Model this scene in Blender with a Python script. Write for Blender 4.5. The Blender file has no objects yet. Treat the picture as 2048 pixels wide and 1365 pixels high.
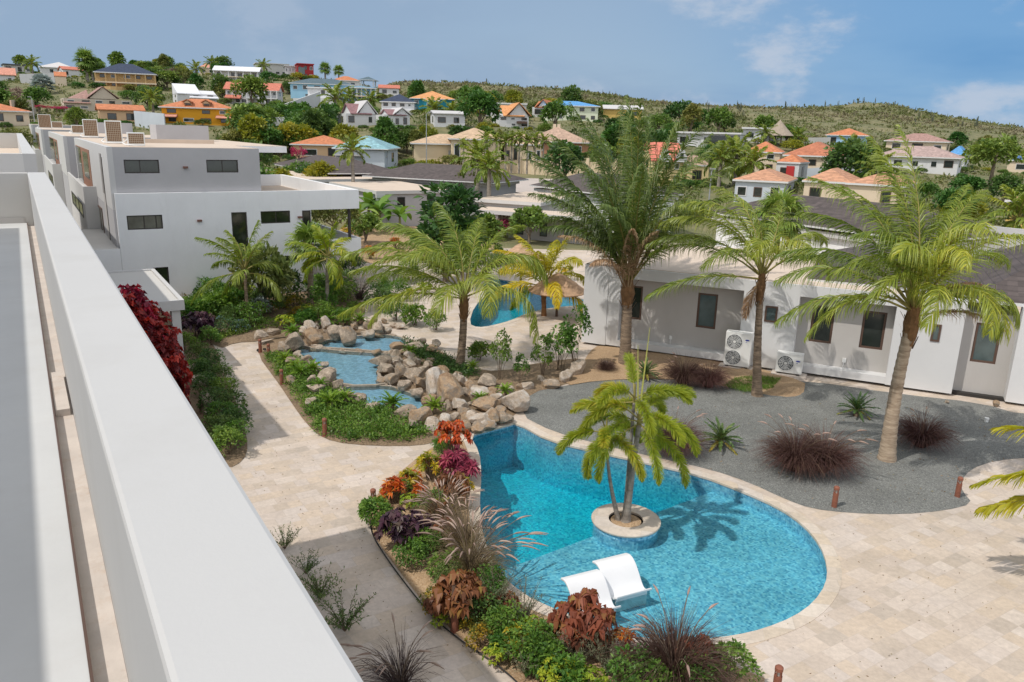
import bpy, math, random
import numpy as np
from mathutils import Vector, Matrix
from mathutils.geometry import delaunay_2d_cdt
S = bpy.context.scene
COL = S.collection
R = math.radians
# ---------------------------------------------------------------- camera
CAM_H, FOC = 9.0, 1536.2                      # eye height in metres, focal length in photo pixels (2048 wide)
PITCH, ROLL = R(15.13), R(1.513)
CX, CY = 1024.0, 682.5
cF = np.array([0, math.cos(PITCH), -math.sin(PITCH)])
_u = np.array([0, math.sin(PITCH), math.cos(PITCH)]); _r = np.array([1.0, 0, 0])
cR = math.cos(ROLL)*_r + math.sin(ROLL)*_u
cU = -math.sin(ROLL)*_r + math.cos(ROLL)*_u
cC = np.array([0, 0, CAM_H])
cam = bpy.data.cameras.new('camera'); camo = bpy.data.objects.new('camera', cam); COL.objects.link(camo)
cam.sensor_width = 36.0; cam.lens = FOC/2048*36.0; cam.clip_end = 6000; cam.clip_start = 0.05
m = Matrix(((cR[0], cU[0], -cF[0], 0), (cR[1], cU[1], -cF[1], 0), (cR[2], cU[2], -cF[2], CAM_H), (0, 0, 0, 1)))
camo.matrix_world = m
S.camera = camo
# ---------------------------------------------------------------- sun, sky, exposure
SUN_EL = R(55.8); SUN_AZ = R(210.5)             # math angle of the direction towards the sun
sdir = Vector((math.cos(SUN_EL)*math.cos(SUN_AZ), math.cos(SUN_EL)*math.sin(SUN_AZ), math.sin(SUN_EL)))
sun = bpy.data.lights.new('sun', 'SUN'); suno = bpy.data.objects.new('sun', sun); COL.objects.link(suno)
sun.energy = 3.0; sun.angle = R(0.6); sun.color = (1.0, 0.955, 0.89)
suno.rotation_euler = sdir.to_track_quat('Z', 'Y').to_euler(); suno.location = (0, 0, 60)
W = bpy.data.worlds.new('World'); S.world = W; W.use_nodes = True
nt = W.node_tree; nt.nodes.clear(); N = nt.nodes.new; Lk = nt.links.new
wo = N('ShaderNodeOutputWorld'); bg = N('ShaderNodeBackground'); sky = N('ShaderNodeTexSky')
sky.sky_type = 'NISHITA'; sky.sun_disc = False; sky.sun_elevation = SUN_EL; sky.sun_rotation = math.pi/2 - SUN_AZ
sky.altitude = 20; sky.air_density = 1.0; sky.dust_density = 0.2; sky.ozone_density = 1.5
tc = N('ShaderNodeTexCoord'); sep = N('ShaderNodeSeparateXYZ'); Lk(tc.outputs['Generated'], sep.inputs[0])
def wm(op, a, b, c=None):
    n_ = N('ShaderNodeMath'); n_.operation = op
    for i, v in enumerate((a, b, c)):
        if v is None: continue
        if isinstance(v, (int, float)): n_.inputs[i].default_value = v
        else: Lk(v, n_.inputs[i])
    return n_.outputs[0]
zz = wm('ADD', wm('MAXIMUM', sep.outputs[2], 0.0), 0.16)
cmb = N('ShaderNodeCombineXYZ'); Lk(wm('DIVIDE', sep.outputs[0], zz), cmb.inputs[0]); Lk(wm('DIVIDE', sep.outputs[1], zz), cmb.inputs[1])
def wnoise(scale, detail, rough, off):
    mp = N('ShaderNodeMapping'); mp.inputs['Location'].default_value = off; Lk(cmb.outputs[0], mp.inputs[0])
    n_ = N('ShaderNodeTexNoise'); n_.inputs['Scale'].default_value = scale; n_.inputs['Detail'].default_value = detail; n_.inputs['Roughness'].default_value = rough
    Lk(mp.outputs[0], n_.inputs['Vector']); return n_.outputs[0]
def wnoise3(scale, detail, rough, off):
    mp = N('ShaderNodeMapping'); mp.inputs['Location'].default_value = off; mp.inputs['Scale'].default_value = (5.0, 5.0, 11.0); Lk(tc.outputs['Generated'], mp.inputs[0])
    n_ = N('ShaderNodeTexNoise'); n_.inputs['Scale'].default_value = scale; n_.inputs['Detail'].default_value = detail; n_.inputs['Roughness'].default_value = rough
    Lk(mp.outputs[0], n_.inputs['Vector']); return n_.outputs[0]
def wramp(v, a, b):
    r_ = N('ShaderNodeMapRange'); r_.interpolation_type = 'SMOOTHERSTEP'; r_.inputs[1].default_value = a; r_.inputs[2].default_value = b; Lk(v, r_.inputs[0]); return r_.outputs[0]
veil = wm('ADD', 0.86, wm('MULTIPLY', wramp(wm('ADD', wnoise(0.42, 5, 0.55, (2.3, 0.4, 0)), wm('MULTIPLY', sep.outputs[0], -0.30)), 0.30, 0.60), 0.12))
puff = wm('MULTIPLY', wm('MULTIPLY', wramp(wnoise3(1.0, 8, 0.6, (5.7, 3.3, 1.0)), 0.49, 0.66), 0.72), wm('ADD', 0.30, wm('MULTIPLY', wramp(sep.outputs[0], -0.15, 0.25), 0.70)))
mx1 = N('ShaderNodeMixRGB'); Lk(veil, mx1.inputs[0]); Lk(sky.outputs[0], mx1.inputs[1]); vc = N('ShaderNodeMixRGB'); vc.inputs[1].default_value = (2.05, 2.85, 3.95, 1); vc.inputs[2].default_value = (.95, 2.25, 4.15, 1); Lk(wramp(sep.outputs[0], 0.0, 0.55), vc.inputs[0]); Lk(vc.outputs[0], mx1.inputs[2])
mx2 = N('ShaderNodeMixRGB'); Lk(puff, mx2.inputs[0]); Lk(mx1.outputs[0], mx2.inputs[1]); mx2.inputs[2].default_value = (3.8, 4.2, 4.9, 1)
mx3 = N('ShaderNodeMixRGB'); Lk(wm('MULTIPLY', wramp(sep.outputs[2], 0.30, 0.75), 0.85), mx3.inputs[0]); Lk(mx2.outputs[0], mx3.inputs[1]); mx3.inputs[2].default_value = (4.6, 4.6, 4.7, 1)   # added fill: unseen sky overhead brightened to lift the shade
mx4 = N('ShaderNodeMixRGB'); Lk(wm('MULTIPLY', wramp(wm('MULTIPLY', sep.outputs[1], -1.0), 0.0, 0.6), 0.85), mx4.inputs[0]); Lk(mx3.outputs[0], mx4.inputs[1]); mx4.inputs[2].default_value = (8.6, 8.8, 9.3, 1)   # added fill: unseen sky behind the camera brightened for the shaded walls
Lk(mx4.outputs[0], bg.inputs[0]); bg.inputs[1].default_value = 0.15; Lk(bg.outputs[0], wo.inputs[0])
S.view_settings.view_transform = 'Standard'; S.view_settings.look = 'None'; S.view_settings.exposure = -0.06; S.view_settings.gamma = 1.0
S.render.engine = 'CYCLES'
S.cycles.max_bounces = 7; S.cycles.diffuse_bounces = 3; S.cycles.glossy_bounces = 3; S.cycles.transmission_bounces = 5; S.cycles.transparent_max_bounces = 12
S.cycles.use_denoising = True; S.cycles.caustics_reflective = False; S.cycles.caustics_refractive = False
# ---------------------------------------------------------------- picture -> place helpers
def ray(x, y): return cF + cR*(x-CX)/FOC - cU*(y-CY)/FOC
def gp(x, y, z=0.0):
    d = ray(x, y); return cC + d*(z-CAM_H)/d[2]
def at(x, y, Y):
    d = ray(x, y); return cC + d*Y/d[1]
def mpp(P): return float((np.array(P)-cC) @ cF)/FOC           # metres per photo pixel at P
def polyg(pts, z=0.0): return [tuple(gp(x, y, z)[:2]) for x, y in pts]
def smooth_poly(pts, it=2, closed=True):
    p = [np.array(q, float) for q in pts]
    for _ in range(it):
        o = []
        n_ = len(p)
        for i in range(n_ if closed else n_-1):
            a, b = p[i], p[(i+1) % n_]
            o += [a*.75+b*.25, a*.25+b*.75]
        if not closed: o = [p[0]]+o+[p[-1]]
        p = o
    return [tuple(q) for q in p]
def inside(poly, x, y):
    c = False; j = len(poly)-1
    for i in range(len(poly)):
        xi, yi = poly[i][:2]; xj, yj = poly[j][:2]
        if (yi > y) != (yj > y) and x < (xj-xi)*(y-yi)/(yj-yi)+xi: c = not c
        j = i
    return c
def sample_in(poly, rng):
    xs = [p[0] for p in poly]; ys = [p[1] for p in poly]
    while True:
        x, y = rng.uniform(min(xs), max(xs)), rng.uniform(min(ys), max(ys))
        if inside(poly, x, y): return x, y
# ---------------------------------------------------------------- mesh building
class MB:
    def __init__(s): s.v = []; s.f = []; s.mi = []; s.m = 0
    def add(s, vs, fs):
        o = len(s.v); s.v += [tuple(map(float, q)) for q in vs]; s.f += [tuple(i+o for i in f) for f in fs]; s.mi += [s.m]*len(fs); return s
    def box(s, x0, x1, y0, y1, z0, z1):
        return s.add([(x0,y0,z0),(x1,y0,z0),(x1,y1,z0),(x0,y1,z0),(x0,y0,z1),(x1,y0,z1),(x1,y1,z1),(x0,y1,z1)],
                     [(0,3,2,1),(4,5,6,7),(0,1,5,4),(1,2,6,5),(2,3,7,6),(3,0,4,7)])
    def prism(s, poly, z0, z1, bottom=True):
        n_ = len(poly); a = sum(poly[i][0]*poly[(i+1)%n_][1]-poly[(i+1)%n_][0]*poly[i][1] for i in range(n_))
        if a < 0: poly = poly[::-1]
        v = [(p[0], p[1], z0) for p in poly]+[(p[0], p[1], z1) for p in poly]
        f = [(i, (i+1)%n_, n_+(i+1)%n_, n_+i) for i in range(n_)]+[tuple(range(n_, 2*n_))]
        if bottom: f.append(tuple(range(n_-1, -1, -1)))
        return s.add(v, f)
    def tube(s, pts, rad, seg=8, cap=True):
        pts = [np.array(p, float) for p in pts]; n_ = len(pts)
        if isinstance(rad, (int, float)): rad = [rad]*n_
        v = []; f = []
        ref = np.array([0.3, 0.9, 0.1])
        for i, p in enumerate(pts):
            d = pts[min(i+1, n_-1)]-pts[max(i-1, 0)]; d = d/(np.linalg.norm(d)+1e-9)
            a = np.cross(d, ref if abs(d @ ref) < .95 else np.array([1., 0, 0])); a /= np.linalg.norm(a); b = np.cross(d, a)
            for k in range(seg):
                t_ = 2*math.pi*k/seg; v.append(p+(a*math.cos(t_)+b*math.sin(t_))*rad[i])
        for i in range(n_-1):
            for k in range(seg):
                k2 = (k+1) % seg; f.append((i*seg+k, i*seg+k2, (i+1)*seg+k2, (i+1)*seg+k))
        if cap: f += [tuple(range(seg-1, -1, -1)), tuple(range((n_-1)*seg, n_*seg))]
        return s.add(v, f)
    def lathe(s, prof, c=(0, 0, 0), seg=24):
        v = []; f = []; n_ = len(prof)
        for r_, z in prof:
            for k in range(seg):
                t_ = 2*math.pi*k/seg; v.append((c[0]+r_*math.cos(t_), c[1]+r_*math.sin(t_), c[2]+z))
        for i in range(n_-1):
            for k in range(seg):
                k2 = (k+1) % seg; f.append((i*seg+k, i*seg+k2, (i+1)*seg+k2, (i+1)*seg+k))
        if prof[0][0] > 1e-6: f.append(tuple(range(seg-1, -1, -1)))
        if prof[-1][0] > 1e-6: f.append(tuple(range((n_-1)*seg, n_*seg)))
        return s.add(v, f)
    def build(s, name, mats, parent=None, smooth=False):
        me = bpy.data.meshes.new(name); me.from_pydata(s.v, [], s.f)
        if not isinstance(mats, (list, tuple)): mats = [mats]
        for q in mats: me.materials.append(q)
        if len(mats) > 1: me.polygons.foreach_set('material_index', s.mi)
        if smooth: me.polygons.foreach_set('use_smooth', [True]*len(me.polygons))
        me.update()
        o = bpy.data.objects.new(name, me); COL.objects.link(o)
        if parent: o.parent = parent
        return o
def np_mesh(name, V, F, mat, tint=None, smooth=False):
    """V (n,3), F (m,k) arrays -> mesh datablock"""
    me = bpy.data.meshes.new(name); V = np.asarray(V, np.float32); F = np.asarray(F, np.int32)
    k = F.shape[1]
    me.vertices.add(len(V)); me.vertices.foreach_set('co', V.ravel())
    me.loops.add(F.size); me.loops.foreach_set('vertex_index', F.ravel())
    me.polygons.add(len(F)); me.polygons.foreach_set('loop_start', np.arange(0, F.size, k, dtype=np.int32)); me.polygons.foreach_set('loop_total', np.full(len(F), k, np.int32))
    if smooth: me.polygons.foreach_set('use_smooth', np.ones(len(F), bool))
    if tint is not None:
        at_ = me.attributes.new('tint', 'FLOAT', 'POINT'); at_.data.foreach_set('value', np.asarray(tint, np.float32))
    me.update(calc_edges=True); me.materials.append(mat); return me
def link(name, me, parent=None):
    o = bpy.data.objects.new(name, me); COL.objects.link(o)
    if parent: o.parent = parent
    return o
def tag(o, label, cat, group=None):
    o['label'] = label; o['category'] = cat
    if group: o['group'] = group
    return o
def thing(name, label, cat, loc=(0, 0, 0), rz=0.0, group=None, sc=1.0):
    o = bpy.data.objects.new(name, None); COL.objects.link(o); o.location = loc; o.rotation_euler = (0, 0, rz); o.scale = (sc,)*3
    o.empty_display_size = .2
    return tag(o, label, cat, group)
def structure(o): o['kind'] = 'structure'; return o
def dup(root, loc, rz, label, group=None, sc=None):
    r = root.copy(); COL.objects.link(r); r.location = loc; r.rotation_euler = (0, 0, rz); r['label'] = label
    if sc is not None: r.scale = sc if hasattr(sc, '__len__') else (sc,)*3
    if group: r['group'] = group
    for ch in root.children:
        c = ch.copy(); COL.objects.link(c); c.parent = r
        for g in ch.children:
            d = g.copy(); COL.objects.link(d); d.parent = c
    return r
# ---------------------------------------------------------------- materials
def newmat(name):
    m_ = bpy.data.materials.new(name); m_.use_nodes = True; t_ = m_.node_tree
    return m_, t_, t_.nodes['Principled BSDF']
def nd(t_, kind, **kw):
    n_ = t_.nodes.new(kind)
    for k, v in kw.items():
        if k.startswith('i_'): n_.inputs[k[2:].replace('_', ' ')].default_value = v
        else: setattr(n_, k, v)
    return n_
def c4(c): return (c[0], c[1], c[2], 1)
def plain(name, col, rough=.75, var=.06, scale=1.3, bump=0.0, bscale=60, metal=0.0, dirt=None, dirtamt=.35):
    """painted / plain surface with soft blotchy wear"""
    m_, t_, b = newmat(name); b.inputs['Roughness'].default_value = rough; b.inputs['Metallic'].default_value = metal
    tc_ = nd(t_, 'ShaderNodeTexCoord'); n1 = nd(t_, 'ShaderNodeTexNoise', i_Scale=scale, i_Detail=6.0, i_Roughness=.65)
    t_.links.new(tc_.outputs['Object'], n1.inputs['Vector'])
    mr = nd(t_, 'ShaderNodeMapRange'); mr.inputs[1].default_value = .3; mr.inputs[2].default_value = .7; mr.inputs[3].default_value = 1-var; mr.inputs[4].default_value = 1+var
    t_.links.new(n1.outputs[0], mr.inputs[0])
    mu = nd(t_, 'ShaderNodeVectorMath', operation='SCALE'); mu.inputs[0].default_value = col[:3]; t_.links.new(mr.outputs[0], mu.inputs['Scale'])
    out = mu.outputs[0]
    if dirt:
        n3 = nd(t_, 'ShaderNodeTexNoise', i_Scale=scale*2.3, i_Detail=8.0, i_Roughness=.7); mp = nd(t_, 'ShaderNodeMapping'); mp.inputs['Scale'].default_value = (1, 1, .25)
        t_.links.new(tc_.outputs['Object'], mp.inputs[0]); t_.links.new(mp.outputs[0], n3.inputs['Vector'])
        r3 = nd(t_, 'ShaderNodeMapRange'); r3.inputs[1].default_value = .52; r3.inputs[2].default_value = .78; r3.inputs[4].default_value = dirtamt
        t_.links.new(n3.outputs[0], r3.inputs[0]); mx = nd(t_, 'ShaderNodeMixRGB'); mx.inputs[2].default_value = c4(dirt)
        t_.links.new(r3.outputs[0], mx.inputs[0]); t_.links.new(out, mx.inputs[1]); out = mx.outputs[0]
    t_.links.new(out, b.inputs['Base Color'])
    if bump:
        n2 = nd(t_, 'ShaderNodeTexNoise', i_Scale=bscale, i_Detail=4.0); t_.links.new(tc_.outputs['Object'], n2.inputs['Vector'])
        bp = nd(t_, 'ShaderNodeBump', i_Strength=bump, i_Distance=.01); t_.links.new(n2.outputs[0], bp.inputs['Height']); t_.links.new(bp.outputs[0], b.inputs['Normal'])
    return m_
def rooftile(name, col, course=.32, var=.25, rough=.8, pan=0.0):
    """tiled roof: courses follow height, pans follow the ground direction"""
    m_, t_, b = newmat(name); b.inputs['Roughness'].default_value = rough
    g = nd(t_, 'ShaderNodeTexCoord'); sp = nd(t_, 'ShaderNodeSeparateXYZ'); t_.links.new(g.outputs['Object'], sp.inputs[0])
    n0 = nd(t_, 'ShaderNodeTexNoise', i_Scale=1.6, i_Detail=7.0, i_Roughness=.75); t_.links.new(g.outputs['Object'], n0.inputs['Vector'])
    md = nd(t_, 'ShaderNodeMath', operation='MULTIPLY'); md.inputs[1].default_value = 1/(course*.42); t_.links.new(sp.outputs[2], md.inputs[0])
    fr = nd(t_, 'ShaderNodeMath', operation='FRACT'); t_.links.new(md.outputs[0], fr.inputs[0])
    fl = nd(t_, 'ShaderNodeMath', operation='FLOOR'); t_.links.new(md.outputs[0], fl.inputs[0])
    vm = nd(t_, 'ShaderNodeVectorMath', operation='MULTIPLY'); vm.inputs[1].default_value = (3.1, 3.1, 0); t_.links.new(g.outputs['Object'], vm.inputs[0])
    cb = nd(t_, 'ShaderNodeCombineXYZ'); t_.links.new(fl.outputs[0], cb.inputs[2])
    va = nd(t_, 'ShaderNodeVectorMath', operation='ADD'); t_.links.new(vm.outputs[0], va.inputs[0]); t_.links.new(cb.outputs[0], va.inputs[1])
    vf = nd(t_, 'ShaderNodeVectorMath', operation='FLOOR'); t_.links.new(va.outputs[0], vf.inputs[0])
    wn = nd(t_, 'ShaderNodeTexWhiteNoise', noise_dimensions='3D'); t_.links.new(vf.outputs[0], wn.inputs['Vector'])
    m1 = nd(t_, 'ShaderNodeMapRange'); m1.inputs[3].default_value = 1-var; m1.inputs[4].default_value = 1+var; t_.links.new(wn.outputs[0], m1.inputs[0])
    m2 = nd(t_, 'ShaderNodeMapRange'); m2.inputs[1].default_value = .3; m2.inputs[2].default_value = .7; m2.inputs[3].default_value = .82; m2.inputs[4].default_value = 1.16; t_.links.new(n0.outputs[0], m2.inputs[0])
    m3 = nd(t_, 'ShaderNodeMapRange'); m3.inputs[1].default_value = 0; m3.inputs[2].default_value = .16; m3.inputs[3].default_value = .55; m3.inputs[4].default_value = 1.0; t_.links.new(fr.outputs[0], m3.inputs[0])
    p1 = nd(t_, 'ShaderNodeMath', operation='MULTIPLY'); t_.links.new(m1.outputs[0], p1.inputs[0]); t_.links.new(m2.outputs[0], p1.inputs[1])
    p2 = nd(t_, 'ShaderNodeMath', operation='MULTIPLY'); t_.links.new(p1.outputs[0], p2.inputs[0]); t_.links.new(m3.outputs[0], p2.inputs[1])
    sc = nd(t_, 'ShaderNodeVectorMath', operation='SCALE'); sc.inputs[0].default_value = col[:3]; t_.links.new(p2.outputs[0], sc.inputs['Scale']); t_.links.new(sc.outputs[0], b.inputs['Base Color'])
    bp = nd(t_, 'ShaderNodeBump', i_Strength=.6, i_Distance=.03); t_.links.new(fr.outputs[0], bp.inputs['Height']); t_.links.new(bp.outputs[0], b.inputs['Normal'])
    return m_
def glassdark(name, col=(.02, .025, .022), rough=.06):
    m_, t_, b = newmat(name); b.inputs['Roughness'].default_value = rough; b.inputs['Specular IOR Level'].default_value = .7
    tc_ = nd(t_, 'ShaderNodeTexCoord'); n1 = nd(t_, 'ShaderNodeTexNoise', i_Scale=2.2, i_Detail=3.0); t_.links.new(tc_.outputs['Object'], n1.inputs['Vector'])
    cr = nd(t_, 'ShaderNodeMixRGB'); cr.inputs[1].default_value = c4([v*.5 for v in col]); cr.inputs[2].default_value = c4([v*2.0 for v in col]); t_.links.new(n1.outputs[0], cr.inputs[0]); t_.links.new(cr.outputs[0], b.inputs['Base Color'])
    return m_
def leafmat(name, cols, trans=.35, rough=.55, objvar=.12, isl=1.0, spec=.3, tint=False):
    """foliage: colour picked per leaf from a ramp, with a shift per plant"""
    m_, t_, b = newmat(name); b.inputs['Roughness'].default_value = rough; b.inputs['Specular IOR Level'].default_value = spec
    ge = nd(t_, 'ShaderNodeNewGeometry'); rp = nd(t_, 'ShaderNodeValToRGB'); el = rp.color_ramp.elements
    while len(el) < len(cols): el.new(.5)
    for i, c in enumerate(cols): el[i].position = i/max(1, len(cols)-1); el[i].color = c4(c)
    if tint:
        a_ = nd(t_, 'ShaderNodeAttribute', attribute_name='tint'); s_ = nd(t_, 'ShaderNodeMath', operation='MULTIPLY_ADD'); s_.inputs[1].default_value = .75
        m0 = nd(t_, 'ShaderNodeMath', operation='MULTIPLY'); m0.inputs[1].default_value = .25; t_.links.new(ge.outputs['Random Per Island'], m0.inputs[0])
        t_.links.new(a_.outputs['Fac'], s_.inputs[0]); t_.links.new(m0.outputs[0], s_.inputs[2]); t_.links.new(s_.outputs[0], rp.inputs[0])
    else: t_.links.new(ge.outputs['Random Per Island'], rp.inputs[0])
    oi = nd(t_, 'ShaderNodeObjectInfo'); hs = nd(t_, 'ShaderNodeHueSaturation')
    mh = nd(t_, 'ShaderNodeMapRange'); mh.inputs[3].default_value = .5-objvar*.22; mh.inputs[4].default_value = .5+objvar*.22; t_.links.new(oi.outputs['Random'], mh.inputs[0]); t_.links.new(mh.outputs[0], hs.inputs['Hue'])
    mv = nd(t_, 'ShaderNodeMapRange'); mv.inputs[3].default_value = 1+objvar*1.6; mv.inputs[4].default_value = 1-objvar*1.6; t_.links.new(oi.outputs['Random'], mv.inputs[0]); t_.links.new(mv.outputs[0], hs.inputs['Value'])
    t_.links.new(rp.outputs[0], hs.inputs['Color']); t_.links.new(hs.outputs[0], b.inputs['Base Color'])
    tr = nd(t_, 'ShaderNodeBsdfTranslucent'); ht = nd(t_, 'ShaderNodeHueSaturation', i_Value=1.25, i_Saturation=1.1); t_.links.new(hs.outputs[0], ht.inputs['Color']); t_.links.new(ht.outputs[0], tr.inputs[0])
    ms = nd(t_, 'ShaderNodeMixShader'); ms.inputs[0].default_value = trans; t_.links.new(b.outputs[0], ms.inputs[1]); t_.links.new(tr.outputs[0], ms.inputs[2])
    t_.links.new(ms.outputs[0], t_.nodes['Material Output'].inputs[0])
    return m_
WHITE = plain('white_render', (.55, .54, .525), .8, .025, .9, .15, 90, dirt=(.52, .49, .45), dirtamt=.22)
WHITE2 = plain('white_paint', (.64, .635, .63), .7, .03, .8, .1, 90)
GREYW = plain('warm_grey_render', (.47, .445, .42), .85, .04, .8, .15, 90, dirt=(.36, .33, .29), dirtamt=.18)
SHADEW = plain('shade_side_render', (.62, .61, .59), .85, .04, .6, .12, 90, dirt=(.5, .49, .47), dirtamt=.25)  # copy of the white render toned for the wall face in shade
BEIGE = plain('beige_roof_membrane', (.60, .49, .39), .85, .08, .7, .1, 60, dirt=(.45, .36, .28))
BROWN = plain('brown_frame', (.105, .06, .042), .5, .12, 3)
DARKF = plain('dark_bronze_frame', (.035, .028, .023), .5, .1, 3)
GLASS = glassdark('window_glass'); GLASSB = glassdark('window_glass_blind', (.06, .085, .085), .1)
RUST = plain('rusty_corten_steel', (.235, .085, .05), .75, .2, 9, .2, 60)
ACW = plain('ac_casing', (.76, .76, .74), .45, .03, 2, dirt=(.5, .45, .38), dirtamt=.25)
DARKROOF = rooftile('dark_slate_tiles', (.088, .070, .066), .34, .2)
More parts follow.
